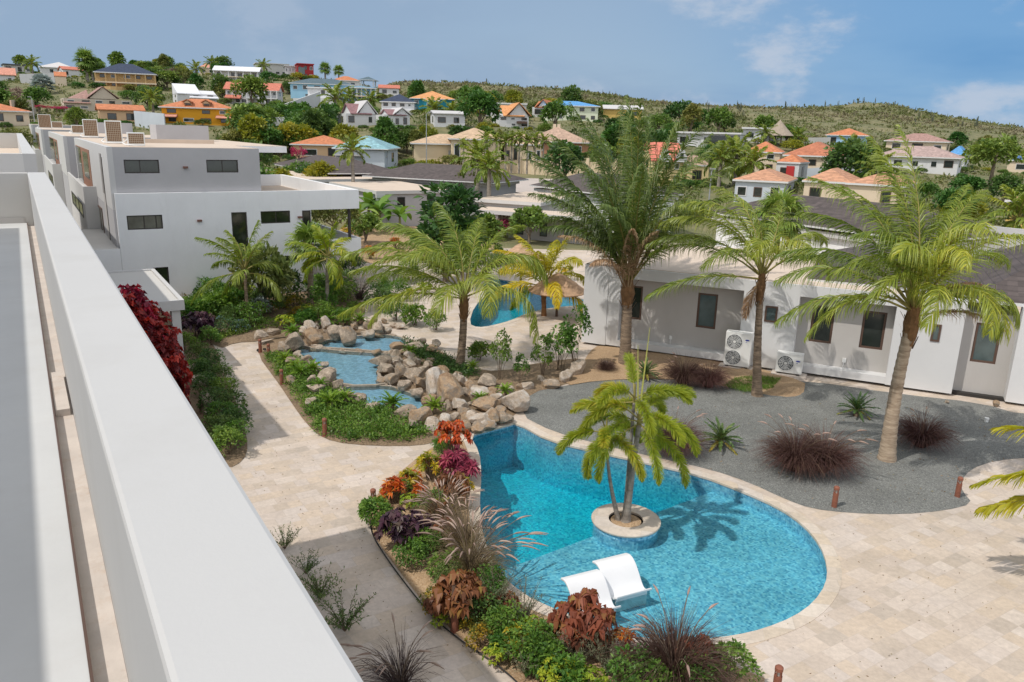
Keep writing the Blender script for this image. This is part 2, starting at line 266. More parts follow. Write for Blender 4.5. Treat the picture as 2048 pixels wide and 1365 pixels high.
# ================================================================ SETTING: terrain, paving, beds, pools
# houses on the hills: key, label, left px, right px, ridge px, eave px, base px, distance, depth m, roof kind, roof colour, wall colour, turn deg, windows, storeys, phrase
HOUSES = [
 ('orange_left', 'low house with bright orange tiled roof at the left edge below the pink bougainvillea', -60, 66, 217, 233, 252, 140, 10, 'hip', 'orange', 'cream', 8, 3, 1, 'orange roof at the left edge'),
 ('salmon_far', 'terracotta roofed house cut off by the left edge on the hilltop', -40, 29, 135, 150, 168, 262, 9, 'gable', 'salmon', 'white', 0, 3, 1, 'hilltop house at the left edge'),
 ('darkflat', 'low dark flat roofed hilltop house with open white posts', 12, 66, 129, 132, 148, 305, 9, 'flat', 'dark', 'grey', 5, 3, 1, 'dark flat hilltop house'),
 ('greyroof', 'white hilltop house with wide pale grey metal roof', 76, 152, 124, 136, 151, 300, 12, 'hip', 'palemetal', 'white', -12, 4, 1, 'pale grey hilltop roof'),
 ('redlow', 'low white house with thin red tiled roof on the left hilltop', 124, 172, 135, 142, 156, 272, 9, 'gable', 'red', 'white', 10, 3, 1, 'thin red hilltop roof'),
 ('navy', 'ochre veranda house under a wide navy blue hipped roof on the hilltop', 194, 314, 128, 148, 178, 232, 12, 'hip', 'navy', 'ochre', -4, 5, 2, 'navy hipped roof'),
 ('smallorange', 'tiny orange roof showing between trees on the left hillside', 112, 134, 155, 164, 172, 225, 6, 'gable', 'orange', 'cream', 0, 1, 1, 'tiny orange roof'),
 ('beigegable', 'beige two storey house with its tall gable facing the pool', 130, 268, 175, 200, 222, 188, 9, 'gablef', 'pinkbrown', 'beige', 6, 5, 2, 'beige gabled house'),
 ('peach', 'small peach outbuilding with orange roof right of the beige gabled house', 200, 292, 218, 229, 249, 150, 7, 'gable', 'orange', 'peach', 4, 2, 1, 'peach outbuilding'),
 ('yellow', 'bright yellow two storey house with orange hipped roof and dormers', 319, 472, 199, 217, 250, 160, 10, 'hip', 'orange', 'yellow', -8, 4, 2, 'bright yellow house'),
 ('whitemetal', 'white house with white metal shed roofs above the yellow house', 350, 441, 169, 190, 210, 200, 9, 'shed', 'whitemetal', 'white', 8, 3, 2, 'white metal roof'),
 ('redtiers', 'white two storey house with stepped red tiled roofs and balcony', 446, 564, 166, 181, 210, 220, 9, 'gable', 'red', 'white', -10, 7, 2, 'stepped red roofs'),
 ('veranda', 'white hilltop bungalow with a columned veranda', 425, 522, 133, 143, 162, 290, 10, 'gable', 'whitemetal', 'white', -8, 6, 1, 'columned hilltop veranda'),
 ('pinktop', 'pink roofed little house peeping over the hilltop', 399, 430, 128, 137, 150, 308, 8, 'hip', 'salmon', 'cream', 0, 2, 1, 'little pink roof'),
 ('greycube', 'grey flat roofed modern house left of the red cube', 512, 580, 128, 130, 152, 318, 10, 'flat', 'grey', 'grey', 6, 4, 2, 'grey modern hilltop house'),
 ('whitecube', 'white modern house with two rows of windows beside the red cube', 571, 597, 133, 135, 162, 306, 9, 'flat', 'white', 'white', 0, 4, 2, 'white modern cube'),
 ('redcube', 'dark red cube shaped house standing on the hilltop', 594, 630, 129, 131, 160, 300, 9, 'flat', 'redwall', 'redwall', 6, 3, 2, 'red cube'),
 ('blue', 'long light blue house with slate hipped roof', 578, 712, 158, 170, 203, 258, 12, 'hip', 'slate', 'skyblue', -4, 6, 2, 'long light blue house'),
 ('bluewing', 'light blue wing with glazed veranda beside the long blue house', 690, 756, 172, 177, 203, 250, 10, 'hip', 'slateblue', 'skyblue', 4, 6, 1, 'light blue glazed wing'),
 ('orangefar', 'small orange roof behind the long light blue house', 664, 724, 157, 166, 176, 296, 8, 'hip', 'orange', 'white', 5, 2, 1, 'small orange roof behind the blue house'),
 ('stucco', 'white stucco cube house with an arched opening', 612, 682, 176, 179, 214, 226, 9, 'flat', 'white', 'white', -10, 3, 2, 'white stucco cube'),
 ('shedred', 'little terracotta house low on the scrub ridge', 757, 800, 174, 181, 192, 282, 7, 'gable', 'red', 'white', 0, 2, 1, 'little terracotta ridge house'),
 ('navywhite', 'white house with dark navy pyramid roof', 756, 836, 189, 205, 230, 200, 10, 'hip', 'navy', 'white', -6, 4, 2, 'navy pyramid roof'),
 ('teal', 'teal walled house with light orange pyramid roof', 819, 910, 183, 199, 226, 214, 11, 'hip', 'lightorange', 'teal', 0, 4, 2, 'light orange pyramid roof'),
 ('tealporch', 'small porch pavilion with orange roof before the teal house', 846, 880, 200, 207, 222, 204, 5, 'hip', 'lightorange', 'teal', 0, 1, 1, 'orange porch pavilion'),
 ('purplea', 'white gabled house with purple brown tiles, larger of the pair above the hedge', 680, 766, 213, 238, 254, 165, 9, 'gablex', 'purple', 'white', 14, 3, 1, 'larger purple tiled house'),
 ('purpleb', 'white gabled house with purple brown tiles, smaller of the pair above the hedge', 757, 832, 228, 242, 257, 160, 8, 'gablex', 'purple', 'white', 14, 3, 1, 'smaller purple tiled house'),
 ('lowwhite', 'low white house with flat metal roof beside the purple tiled pair', 861, 938, 234, 240, 254, 162, 7, 'gable', 'palemetal', 'white', 8, 2, 1, 'low white metal roofed house'),
 ('whiteflat', 'white flat roofed modern house behind the balcony gable', 958, 1052, 206, 210, 236, 205, 9, 'flat', 'white', 'white', 0, 3, 1, 'white flat roof behind the balcony gable'),
 ('balcony', 'white gabled house with orange tiles and a small balcony', 986, 1068, 208, 234, 256, 180, 10, 'gablex', 'lightorange', 'white', 10, 3, 2, 'balcony gable'),
 ('orangegab', 'white gable end beside bright orange roof left of the blue roof', 1055, 1106, 205, 220, 235, 212, 8, 'gablex', 'orange', 'white', -14, 1, 1, 'orange roof beside the blue roof'),
 ('blueroof', 'cream house with bright blue tiled roof', 1082, 1202, 203, 213, 243, 204, 10, 'hip', 'brightblue', 'palegreen', 4, 5, 2, 'bright blue roof'),
 ('yellowgrey', 'yellow house with grey sheet roof at the foot of the scrub hill', 1203, 1288, 211, 219, 238, 220, 8, 'gable', 'palemetal', 'mustard', 4, 3, 1, 'grey sheet roof'),
 ('orangehip', 'house with vivid orange hipped roof joined to the teal roof', 580, 712, 273, 291, 322, 128, 10, 'hip', 'orange', 'peach', -3, 2, 1, 'vivid orange hipped roof'),
 ('tealroof', 'pale grey house with teal hipped roof', 654, 794, 273, 298, 338, 116, 11, 'hip', 'tealroof', 'bluegrey', -10, 3, 1, 'teal hipped roof'),
 ('mansionwing', 'low garage wing of the beige mansion with wide shutter', 819, 962, 270, 289, 332, 132, 9, 'hip', 'sand', 'sandwall', 4, 2, 1, 'beige garage wing'),
 ('mansion', 'beige mansion with tall hipped roof behind the palm row', 893, 1012, 258, 280, 334, 128, 12, 'hip', 'sand', 'sandwall', 4, 5, 1, 'beige mansion'),
 ('mansionright', 'long beige wing behind the row of small palms', 1000, 1090, 268, 290, 334, 131, 9, 'hip', 'sand', 'sandwall', 4, 5, 1, 'long beige wing'),
 ('tanroof', 'brick walled house with broad tan roof right of the mansion', 1044, 1182, 257, 287, 312, 150, 13, 'hip', 'tan', 'brickwall', 0, 3, 1, 'broad tan roof'),
 ('modern', 'white flat roofed modern house with dark glass front below the scrub hill', 1348, 1482, 267, 270, 296, 152, 9, 'flat', 'white', 'white', -8, 5, 1, 'white modern house below the hill'),
 ('modernback', 'white upper block of the flat roofed modern house', 1480, 1546, 262, 265, 285, 162, 8, 'flat', 'white', 'white', -8, 2, 1, 'white upper block'),
 ('salmon', 'yellow house with salmon tiled roof and white scrolled gables', 1285, 1378, 286, 322, 372, 108, 9, 'gable', 'salmonred', 'paleyellow', 12, 3, 2, 'salmon tiled roof'),
 ('salmonwing', 'low annex with faded tiled roof right of the salmon roof', 1366, 1424, 312, 331, 372, 107, 8, 'hip', 'tan', 'paleyellow', 12, 1, 1, 'faded tiled annex'),
 ('orangetower', 'cream house with bright orange pyramid roof behind coconut palms', 1482, 1562, 284, 305, 345, 126, 9, 'hip', 'orange', 'cream', -4, 2, 2, 'bright orange pyramid roof'),
 ('bigorange', 'large cream house with broad brown orange roof', 1554, 1684, 284, 313, 368, 118, 12, 'hip', 'brownorange', 'cream', -6, 3, 2, 'broad brown orange roof'),
 ('blueorange', 'sky blue house with orange hipped roof at the foot of the hill', 1648, 1734, 259, 273, 292, 200, 10, 'hip', 'orange', 'skyblue2', -4, 3, 1, 'sky blue house'),
 ('brownfar', 'house with faded brown roof behind the pinkish grey roof', 1766, 1892, 276, 292, 306, 182, 10, 'hip', 'pinkbrown', 'cream', -6, 3, 1, 'faded brown roof'),
 ('pinkgrey', 'long white house with pinkish grey roof', 1743, 1914, 294, 316, 342, 148, 10, 'hip', 'pinkgrey', 'white', -6, 5, 1, 'pinkish grey roof'),
 ('kiosk', 'small white kiosk with orange pyramid roof and red door', 1539, 1604, 322, 338, 366, 100, 4, 'hip', 'orange', 'white', -16, 1, 1, 'orange roofed kiosk'),
 ('foreorange', 'low house with faded orange roof behind the fan palm', 1452, 1580, 350, 376, 408, 88, 9, 'hip', 'faded', 'bluegrey', -8, 3, 1, 'faded orange roof behind the fan palm'),
 ('foreorangeb', 'low house with faded orange roof right of the fan palm', 1590, 1706, 358, 388, 412, 84, 9, 'hip', 'faded', 'cream', -8, 2, 1, 'faded orange roof right of the fan palm'),
 ('foreorangec', 'low house with faded orange roof behind the right coconut palm', 1676, 1812, 372, 400, 420, 80, 9, 'hip', 'faded', 'cream', -8, 2, 1, 'faded orange roof behind the right palm'),
 ('bluefar', 'far house with bright blue roof behind the right coconut palm', 1888, 1930, 300, 318, 336, 160, 8, 'hip', 'brightblue', 'white', -6, 1, 1, 'far bright blue roof'),
 ('bluefarb', 'far house with deep blue roof at the right edge', 2004, 2090, 308, 327, 348, 158, 8, 'hip', 'deepblue', 'cream', -14, 1, 1, 'deep blue roof at the right edge'),
 ('rightterra', 'yellow house with coarse terracotta tiles cut by the right edge', 1982, 2160, 372, 410, 470, 62, 9, 'hip', 'terra', 'mustard', -14, 2, 1, 'coarse terracotta roof'),
]
ANCH = []
for h in HOUSES:
    P = at((h[2]+h[3])/2, h[6], h[7]); ANCH.append((P[0], P[1], P[2]))
for x, y, Y in [(-250,165,330),(-100,150,335),(0,150,335),(150,150,335),(300,150,335),(420,155,340),(520,152,345),(640,164,340),(700,172,340),(780,172,460),
                (880,184,490),(1000,186,510),(1150,186,500),(1250,200,480),(1350,222,470),(1450,244,460),(1550,244,440),(1650,219,420),(1750,207,405),(1850,234,405),(1950,264,405),(2060,292,420),(2250,312,430),
                (830,205,300),(950,222,290),(1150,222,270),(1330,258,250),(1450,262,235),(1580,265,240),(1820,280,230),(1960,288,235),(2080,295,240)]:
    P = at(x, y, Y); ANCH.append((P[0], P[1], P[2]))
for x, y, Y in [(300,150,335),(520,152,345),(700,172,340),(880,176,490),(1150,182,500),(1350,208,470),(1550,224,440),(1650,215,420),(1750,212,405),(1850,230,405),(2060,270,420)]:
    P = at(x, y+4, Y*1.16); ANCH.append((P[0], P[1], P[2]-9)); P = at(x, y, Y*1.4); ANCH.append((P[0], P[1], 2))
for x in (-500, -250, 0, 250, 500): ANCH.append((x, 640, -4)); ANCH.append((x, 900, -7))
for x in (-55, -25, 0, 25, 55):
    for y in (-30, 20, 60, 80): ANCH.append((x, y, -0.1))
for p in [(-330, 0, 0), (330, 0, 0), (-330, 200, 14), (330, 200, 3), (-420, 400, 18), (420, 420, 4)]: ANCH.append(p)
_A = np.array(ANCH); _D = np.sqrt(((_A[:, None, :2]-_A[None, :, :2])**2).sum(-1)+16.0)
_Wt = np.linalg.solve(_D+np.eye(len(_A))*.5, _A[:, 2])
def terr(X, Y):
    X = np.atleast_1d(np.asarray(X, float)); Y = np.atleast_1d(np.asarray(Y, float))
    z = np.zeros(X.shape)
    for a, w in zip(_A, _Wt): z += w*np.sqrt((X-a[0])**2+(Y-a[1])**2+16.0)
    bl = np.clip((np.hypot(X*.75, Y)-60)/28, 0, 1); bl = bl*bl*(3-2*bl)
    z = z*bl+(-0.15)*(1-bl)
    return z
def terr1(x, y): return float(terr([x], [y])[0])
RX0, RX1, RY0, RY1 = -36.0, 44.0, -14.0, 62.0
def axis(vals): return np.unique(np.concatenate(vals))
gx = axis([np.linspace(-620, -150, 48), np.linspace(-150, 190, 86), np.linspace(190, 620, 44), [RX0+.5, RX1-.5]])
gy = axis([np.linspace(-60, 60, 20), np.linspace(60, 560, 126), np.linspace(560, 950, 26), [RY0+.5, RY1-.5]])
GX, GY = np.meshgrid(gx, gy); GZ = terr(GX.ravel(), GY.ravel()).reshape(GX.shape)
rs = np.random.RandomState(3)
far = np.clip((GY-120)/120, 0, 1); GZ = GZ+far*(rs.rand(*GZ.shape)-.5)*1.0
tv = np.stack([GX, GY, GZ], -1).reshape(-1, 3); nx_ = len(gx); F_ = []
for j in range(len(gy)-1):
    for i in range(nx_-1):
        cx_, cy_ = (gx[i]+gx[i+1])/2, (gy[j]+gy[j+1])/2
        if RX0+.5 <= cx_ <= RX1-.5 and RY0+.5 <= cy_ <= RY1-.5: continue
        F_.append((j*nx_+i, j*nx_+i+1, (j+1)*nx_+i+1, (j+1)*nx_+i))
GROUNDM, t_, b = newmat('dry_scrub_ground'); b.inputs['Roughness'].default_value = .95
g_ = nd(t_, 'ShaderNodeTexCoord'); n1 = nd(t_, 'ShaderNodeTexNoise', i_Scale=.05, i_Detail=9.0, i_Roughness=.7); n2 = nd(t_, 'ShaderNodeTexNoise', i_Scale=.5, i_Detail=6.0, i_Roughness=.7)
for q in (n1, n2): t_.links.new(g_.outputs['Object'], q.inputs['Vector'])
ad = nd(t_, 'ShaderNodeMath', operation='MULTIPLY_ADD'); ad.inputs[1].default_value = .5; t_.links.new(n2.outputs[0], ad.inputs[0])
hm = nd(t_, 'ShaderNodeMath', operation='MULTIPLY'); hm.inputs[1].default_value = .5; t_.links.new(n1.outputs[0], hm.inputs[0]); t_.links.new(hm.outputs[0], ad.inputs[2])
rp = nd(t_, 'ShaderNodeValToRGB'); e = rp.color_ramp.elements; e[0].position = .38; e[0].color = (.10, .11, .045, 1); e[1].position = .62; e[1].color = (.24, .20, .105, 1); q = e.new(.5); q.color = (.16, .155, .07, 1)
t_.links.new(ad.outputs[0], rp.inputs[0]); t_.links.new(rp.outputs[0], b.inputs['Base Color'])
structure(link('ground', np_mesh('ground', tv, F_, GROUNDM, smooth=True)))
SEA = plain('sea_water', (.02, .06, .11), .2, .1, .01)
structure(MB().add([(-6000, 700, -9), (6000, 700, -9), (6000, 5500, -9), (-6000, 5500, -9)], [(0, 1, 2, 3)]).build('sea', SEA))
# ---------------------------------------------------------------- outlines on the ground (traced, then laid on the ground plane)
POOL = smooth_poly(polyg([(1012,851),(1034,845),(1100,882),(1200,905),(1290,925),(1400,950),(1480,980),(1560,1015),(1610,1050),(1643,1090),(1658,1132),(1655,1170),(1630,1207),(1590,1236),(1530,1260),
        (1470,1274),(1400,1282),(1330,1284),(1255,1274),(1180,1248),(1090,1213),(1045,1190),(1000,1152),(972,1100),(960,1050),(957,1000),(961,950),(957,905),(938,872),(970,862)]), 1)
def clip_half(poly, a, b_):
    """keep the part left of a->b"""
    out = []; n_ = len(poly); sd = lambda p: (b_[0]-a[0])*(p[1]-a[1])-(b_[1]-a[1])*(p[0]-a[0])
    for i in range(n_):
        p, q = poly[i], poly[(i+1) % n_]; sp, sq = sd(p), sd(q)
        if sp >= 0: out.append(p)
        if sp*sq < 0:
            k = sp/(sp-sq); out.append((p[0]+(q[0]-p[0])*k, p[1]+(q[1]-p[1])*k))
    return out
def offset(poly, d):
    n_ = len(poly); ar = sum(poly[i][0]*poly[(i+1)%n_][1]-poly[(i+1)%n_][0]*poly[i][1] for i in range(n_)); s_ = 1 if ar > 0 else -1; o = []
    for i in range(n_):
        a, b_ = np.array(poly[i-1]), np.array(poly[(i+1) % n_]); tn = b_-a; tn = tn/(np.linalg.norm(tn)+1e-9)
        o.append((poly[i][0]+s_*tn[1]*d, poly[i][1]-s_*tn[0]*d))
    return o
FARPOOL = smooth_poly(polyg([(936,648),(948,612),(975,588),(960,570),(985,556),(1040,566),(1080,584),(1166,598),(1215,606),(1215,618),(1165,611),(1100,616),(1052,628),(1025,641),(985,652),(955,656)]), 1)
def sheet(name, outer, holes, z, mat, uvn=None, jit=0.0, interior=None, hfun=None):
    vs = []; es = []
    for ring in [outer]+holes:
        o = len(vs); vs += [Vector(p[:2]) for p in ring]; es += [(o+i, o+(i+1) % len(ring)) for i in range(len(ring))]
    if interior: vs += [Vector(p) for p in interior]
    v2, e2, f2, *_ = delaunay_2d_cdt(vs, es, [], 0, 1e-5)
    fs = []
    for f in f2:
        c_ = sum((v2[i] for i in f), Vector((0, 0)))/len(f)
        if inside(outer, c_.x, c_.y) and not any(inside(h_, c_.x, c_.y) for h_ in holes): fs.append(tuple(f))
    me = bpy.data.meshes.new(name); me.from_pydata([(v.x, v.y, z+(hfun(v.x, v.y) if hfun else 0)) for v in v2], [], fs); me.materials.append(mat)
    bmn = me.polygons
    flip = [p_.index for p_ in bmn if p_.normal.z < 0]
    if len(flip) > len(bmn)/2: me.flip_normals()
    me.update(); return link(name, me)
def edge_dist(poly, x, y):
    P = np.array(poly); Q = np.roll(P, -1, 0); d = Q-P; w = np.array([x, y])-P; k = np.clip((w*d).sum(1)/((d*d).sum(1)+1e-9), 0, 1); return float(np.sqrt(((w-d*k[:, None])**2).sum(1).min()))
_rng = random.Random(11)
def mound(name, poly, z, h, mat, npts=260, holes=()):
    pts = []; k = 0
    while len(pts) < npts and k < npts*6:
        k += 1; p = sample_in(poly, _rng)
        if edge_dist(poly, *p) > .05 and not any(inside(q, *p) for q in holes): pts.append(p)
    def hf(x, y): d = edge_dist(poly, x, y); return h*min(1, d/.6)*(.6+.4*math.sin(x*2.3+y*1.7)*math.sin(x*1.1-y*2.9)) if d > .01 else 0
    o = sheet(name, poly, list(holes), z, mat, interior=pts, hfun=hf); o.data.polygons.foreach_set('use_smooth', [True]*len(o.data.polygons)); return o
# travertine
def travertine(name, size=.42, ang=0.0, base=(.555, .468, .385)):
    m_, t_, b = newmat(name); b.inputs['Roughness'].default_value = .8
    g_ = nd(t_, 'ShaderNodeTexCoord'); mp = nd(t_, 'ShaderNodeMapping'); mp.inputs['Rotation'].default_value = (0, 0, ang); t_.links.new(g_.outputs['Object'], mp.inputs[0])
    br = nd(t_, 'ShaderNodeTexBrick', offset=.5, squash=.62, squash_frequency=3); br.inputs['Scale'].default_value = 1.0; br.inputs['Mortar Size'].default_value = .006; br.inputs['Mortar Smooth'].default_value = .3
    br.inputs['Brick Width'].default_value = size*1.5; br.inputs['Row Height'].default_value = size; br.inputs['Color1'].default_value = (0, 0, 0, 1); br.inputs['Color2'].default_value = (1, 1, 1, 1); br.inputs['Mortar'].default_value = (.5, .5, .5, 1)
    t_.links.new(mp.outputs[0], br.inputs['Vector'])
    rp = nd(t_, 'ShaderNodeValToRGB'); e = rp.color_ramp.elements; e[0].color = c4([c*.84 for c in base]); e[1].color = c4((base[0]*1.09, base[1]*1.11, base[2]*1.15))
    q = e.new(.35); q.color = c4((base[0]*1.0, base[1]*.96, base[2]*.9)); q = e.new(.6); q.color = c4((base[0]*1.02, base[1]*1.04, base[2]*1.1)); q = e.new(.8); q.color = c4((base[0]*.95, base[1]*.93, base[2]*.92))
    t_.links.new(br.outputs['Color'], rp.inputs[0])
    n1 = nd(t_, 'ShaderNodeTexNoise', i_Scale=.6, i_Detail=8.0, i_Roughness=.7); n2 = nd(t_, 'ShaderNodeTexNoise', i_Scale=9.0, i_Detail=8.0, i_Roughness=.75)
    for q in (n1, n2): t_.links.new(g_.outputs['Object'], q.inputs['Vector'])
    r1 = nd(t_, 'ShaderNodeMapRange'); r1.inputs[1].default_value = .3; r1.inputs[2].default_value = .7; r1.inputs[3].default_value = .84; r1.inputs[4].default_value = 1.12; t_.links.new(n1.outputs[0], r1.inputs[0])
    r2 = nd(t_, 'ShaderNodeMapRange'); r2.inputs[1].default_value = .3; r2.inputs[2].default_value = .7; r2.inputs[3].default_value = .84; r2.inputs[4].default_value = 1.13; t_.links.new(n2.outputs[0], r2.inputs[0])
    mm = nd(t_, 'ShaderNodeMath', operation='MULTIPLY'); t_.links.new(r1.outputs[0], mm.inputs[0]); t_.links.new(r2.outputs[0], mm.inputs[1])
    mf = nd(t_, 'ShaderNodeMapRange'); mf.inputs[3].default_value = 1.0; mf.inputs[4].default_value = .86; t_.links.new(br.outputs['Fac'], mf.inputs[0])
    mm2 = nd(t_, 'ShaderNodeMath', operation='MULTIPLY'); t_.links.new(mm.outputs[0], mm2.inputs[0]); t_.links.new(mf.outputs[0], mm2.inputs[1])
    sc = nd(t_, 'ShaderNodeVectorMath', operation='SCALE'); t_.links.new(rp.outputs[0], sc.inputs[0]); t_.links.new(mm2.outputs[0], sc.inputs['Scale']); t_.links.new(sc.outputs[0], b.inputs['Base Color'])
    bp = nd(t_, 'ShaderNodeBump', i_Strength=.35, i_Distance=.008); t_.links.new(mm2.outputs[0], bp.inputs['Height']); t_.links.new(bp.outputs[0], b.inputs['Normal'])
    return m_
TRAV = travertine('travertine_paving', .36, R(-32)); COPE = travertine('travertine_coping', .5, R(10), (.58, .50, .41))
def granular(name, cols, scale, bump=.8, rough=.95, big=.5):
    m_, t_, b = newmat(name); b.inputs['Roughness'].default_value = rough
    g_ = nd(t_, 'ShaderNodeTexCoord'); vo = nd(t_, 'ShaderNodeTexVoronoi', i_Scale=scale); t_.links.new(g_.outputs['Object'], vo.inputs['Vector'])
    sp = nd(t_, 'ShaderNodeSeparateColor'); t_.links.new(vo.outputs['Color'], sp.inputs[0])
    rp = nd(t_, 'ShaderNodeValToRGB'); el = rp.color_ramp.elements
    while len(el) < len(cols): el.new(.5)
    for i, c in enumerate(cols): el[i].position = i/(len(cols)-1); el[i].color = c4(c)
    t_.links.new(sp.outputs[0], rp.inputs[0]); n1 = nd(t_, 'ShaderNodeTexNoise', i_Scale=big, i_Detail=8.0, i_Roughness=.7); t_.links.new(g_.outputs['Object'], n1.inputs['Vector'])
    r1 = nd(t_, 'ShaderNodeMapRange'); r1.inputs[1].default_value = .3; r1.inputs[2].default_value = .7; r1.inputs[3].default_value = .78; r1.inputs[4].default_value = 1.18; t_.links.new(n1.outputs[0], r1.inputs[0])
    sc = nd(t_, 'ShaderNodeVectorMath', operation='SCALE'); t_.links.new(rp.outputs[0], sc.inputs[0]); t_.links.new(r1.outputs[0], sc.inputs['Scale']); t_.links.new(sc.outputs[0], b.inputs['Base Color'])
    bp = nd(t_, 'ShaderNodeBump', i_Strength=bump, i_Distance=.02, invert=True); t_.links.new(vo.outputs['Distance'], bp.inputs['Height']); t_.links.new(bp.outputs[0], b.inputs['Normal'])
    return m_
GRAVEL = granular('grey_gravel', [(.105, .108, .10), (.17, .172, .16), (.22, .222, .205), (.145, .147, .138), (.30, .30, .28)], 40)
SOIL = granular('sandy_soil', [(.30, .19, .10), (.42, .28, .16), (.36, .24, .14), (.47, .34, .21)], 30, .6)
DARKSOIL = granular('planted_soil', [(.16, .11, .065), (.22, .15, .09), (.27, .19, .115)], 22, .6)
def mosaic(name, cols, cell=.045, grout=(.35, .5, .6)):
    m_, t_, b = newmat(name); b.inputs['Roughness'].default_value = .25
    g_ = nd(t_, 'ShaderNodeTexCoord'); sc = nd(t_, 'ShaderNodeVectorMath', operation='SCALE'); sc.inputs['Scale'].default_value = 1/cell; t_.links.new(g_.outputs['Object'], sc.inputs[0])
    of = nd(t_, 'ShaderNodeVectorMath', operation='ADD'); of.inputs[1].default_value = (.013, .017, .37); t_.links.new(sc.outputs[0], of.inputs[0])
    fl = nd(t_, 'ShaderNodeVectorMath', operation='FLOOR'); t_.links.new(of.outputs[0], fl.inputs[0]); wn = nd(t_, 'ShaderNodeTexWhiteNoise', noise_dimensions='3D'); t_.links.new(fl.outputs[0], wn.inputs['Vector'])
    rp = nd(t_, 'ShaderNodeValToRGB'); el = rp.color_ramp.elements
    while len(el) < len(cols): el.new(.5)
    for i, c in enumerate(cols): el[i].position = i/(len(cols)-1); el[i].color = c4(c)
    t_.links.new(wn.outputs[0], rp.inputs[0]); n1 = nd(t_, 'ShaderNodeTexNoise', i_Scale=.8, i_Detail=4.0); t_.links.new(g_.outputs['Object'], n1.inputs['Vector'])
    r1 = nd(t_, 'ShaderNodeMapRange'); r1.inputs[1].default_value = .3; r1.inputs[2].default_value = .7; r1.inputs[3].default_value = .9; r1.inputs[4].default_value = 1.1; t_.links.new(n1.outputs[0], r1.inputs[0])
    s2 = nd(t_, 'ShaderNodeVectorMath', operation='SCALE'); t_.links.new(rp.outputs[0], s2.inputs[0]); t_.links.new(r1.outputs[0], s2.inputs['Scale']); t_.links.new(s2.outputs[0], b.inputs['Base Color'])
    return m_
MOSAIC = mosaic('blue_glass_mosaic', [(.09, .28, .46), (.22, .50, .68), (.36, .65, .78), (.14, .39, .58), (.30, .60, .75), (.11, .33, .53)], .048)
def water(name, absorb, dens, tint, caust_scale=3.0, caust=.3, bump=.25):
    """clear water: see-through with a fresnel sheen; a painted caustic web tints the light that passes; the body absorbs red"""
    m_, t_, b = newmat(name); t_.nodes.remove(b); out = t_.nodes['Material Output']
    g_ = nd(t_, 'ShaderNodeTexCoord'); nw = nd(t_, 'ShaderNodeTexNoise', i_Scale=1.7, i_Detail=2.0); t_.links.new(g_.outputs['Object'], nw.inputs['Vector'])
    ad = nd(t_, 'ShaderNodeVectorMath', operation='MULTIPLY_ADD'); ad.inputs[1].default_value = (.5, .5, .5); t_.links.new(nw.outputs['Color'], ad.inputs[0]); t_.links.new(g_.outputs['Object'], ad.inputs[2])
    vo = nd(t_, 'ShaderNodeTexVoronoi', feature='DISTANCE_TO_EDGE', i_Scale=caust_scale); t_.links.new(ad.outputs[0], vo.inputs['Vector'])
    r1 = nd(t_, 'ShaderNodeMapRange', interpolation_type='SMOOTHSTEP'); r1.inputs[1].default_value = 0; r1.inputs[2].default_value = .22; r1.inputs[3].default_value = 1.0; r1.inputs[4].default_value = 1-caust; t_.links.new(vo.outputs[0], r1.inputs[0])  # caustic light painted as a cell pattern in the see-through colour
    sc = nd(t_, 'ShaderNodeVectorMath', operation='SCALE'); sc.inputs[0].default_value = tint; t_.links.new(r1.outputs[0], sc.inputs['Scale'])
    tr = nd(t_, 'ShaderNodeBsdfTransparent'); t_.links.new(sc.outputs[0], tr.inputs[0])
    gl = nd(t_, 'ShaderNodeBsdfGlossy', i_Roughness=.03); n2 = nd(t_, 'ShaderNodeTexNoise', i_Scale=4.5, i_Detail=4.0, i_Distortion=.6); t_.links.new(g_.outputs['Object'], n2.inputs['Vector'])
    bp = nd(t_, 'ShaderNodeBump', i_Strength=bump, i_Distance=.05); t_.links.new(n2.outputs[0], bp.inputs['Height']); t_.links.new(bp.outputs[0], gl.inputs['Normal'])
    fr = nd(t_, 'ShaderNodeFresnel', i_IOR=1.33); t_.links.new(bp.outputs[0], fr.inputs['Normal'])
    ms = nd(t_, 'ShaderNodeMixShader'); t_.links.new(fr.outputs[0], ms.inputs[0]); t_.links.new(tr.outputs[0], ms.inputs[1]); t_.links.new(gl.outputs[0], ms.inputs[2]); t_.links.new(ms.outputs[0], out.inputs[0])
    if dens:
        va = nd(t_, 'ShaderNodeVolumeAbsorption', i_Density=dens); va.inputs['Color'].default_value = c4(absorb); t_.links.new(va.outputs[0], out.inputs['Volume'])
    return m_
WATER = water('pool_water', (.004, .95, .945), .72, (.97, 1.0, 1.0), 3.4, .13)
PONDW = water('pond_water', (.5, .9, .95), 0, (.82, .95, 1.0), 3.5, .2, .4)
ISL = gp(1252, 1038, .05)[:2]
ISLR, ISLRI = .83, .42
isl = [(ISL[0]+ISLR*math.cos(k*math.pi/24), ISL[1]+ISLR*math.sin(k*math.pi/24)) for k in range(48)]
OUT = [(RX0, RY0), (RX1, RY0), (RX1, RY1), (RX0, RY1)]
structure(sheet('paving', OUT, [POOL, FARPOOL], 0.0, TRAV))
def ring_strip(inner, outer, z0, z1):
    b_ = MB(); n_ = len(inner)
    v = [(p[0], p[1], z1) for p in inner]+[(p[0], p[1], z1) for p in outer]+[(p[0], p[1], z0) for p in inner]+[(p[0], p[1], z0) for p in outer]
    f = []
    for i in range(n_):
        j = (i+1) % n_; f += [(i, j, n_+j, n_+i), (n_+i, n_+j, 3*n_+j, 3*n_+i), (2*n_+i, 2*n_+j, j, i)]
    return b_.add(v, f)
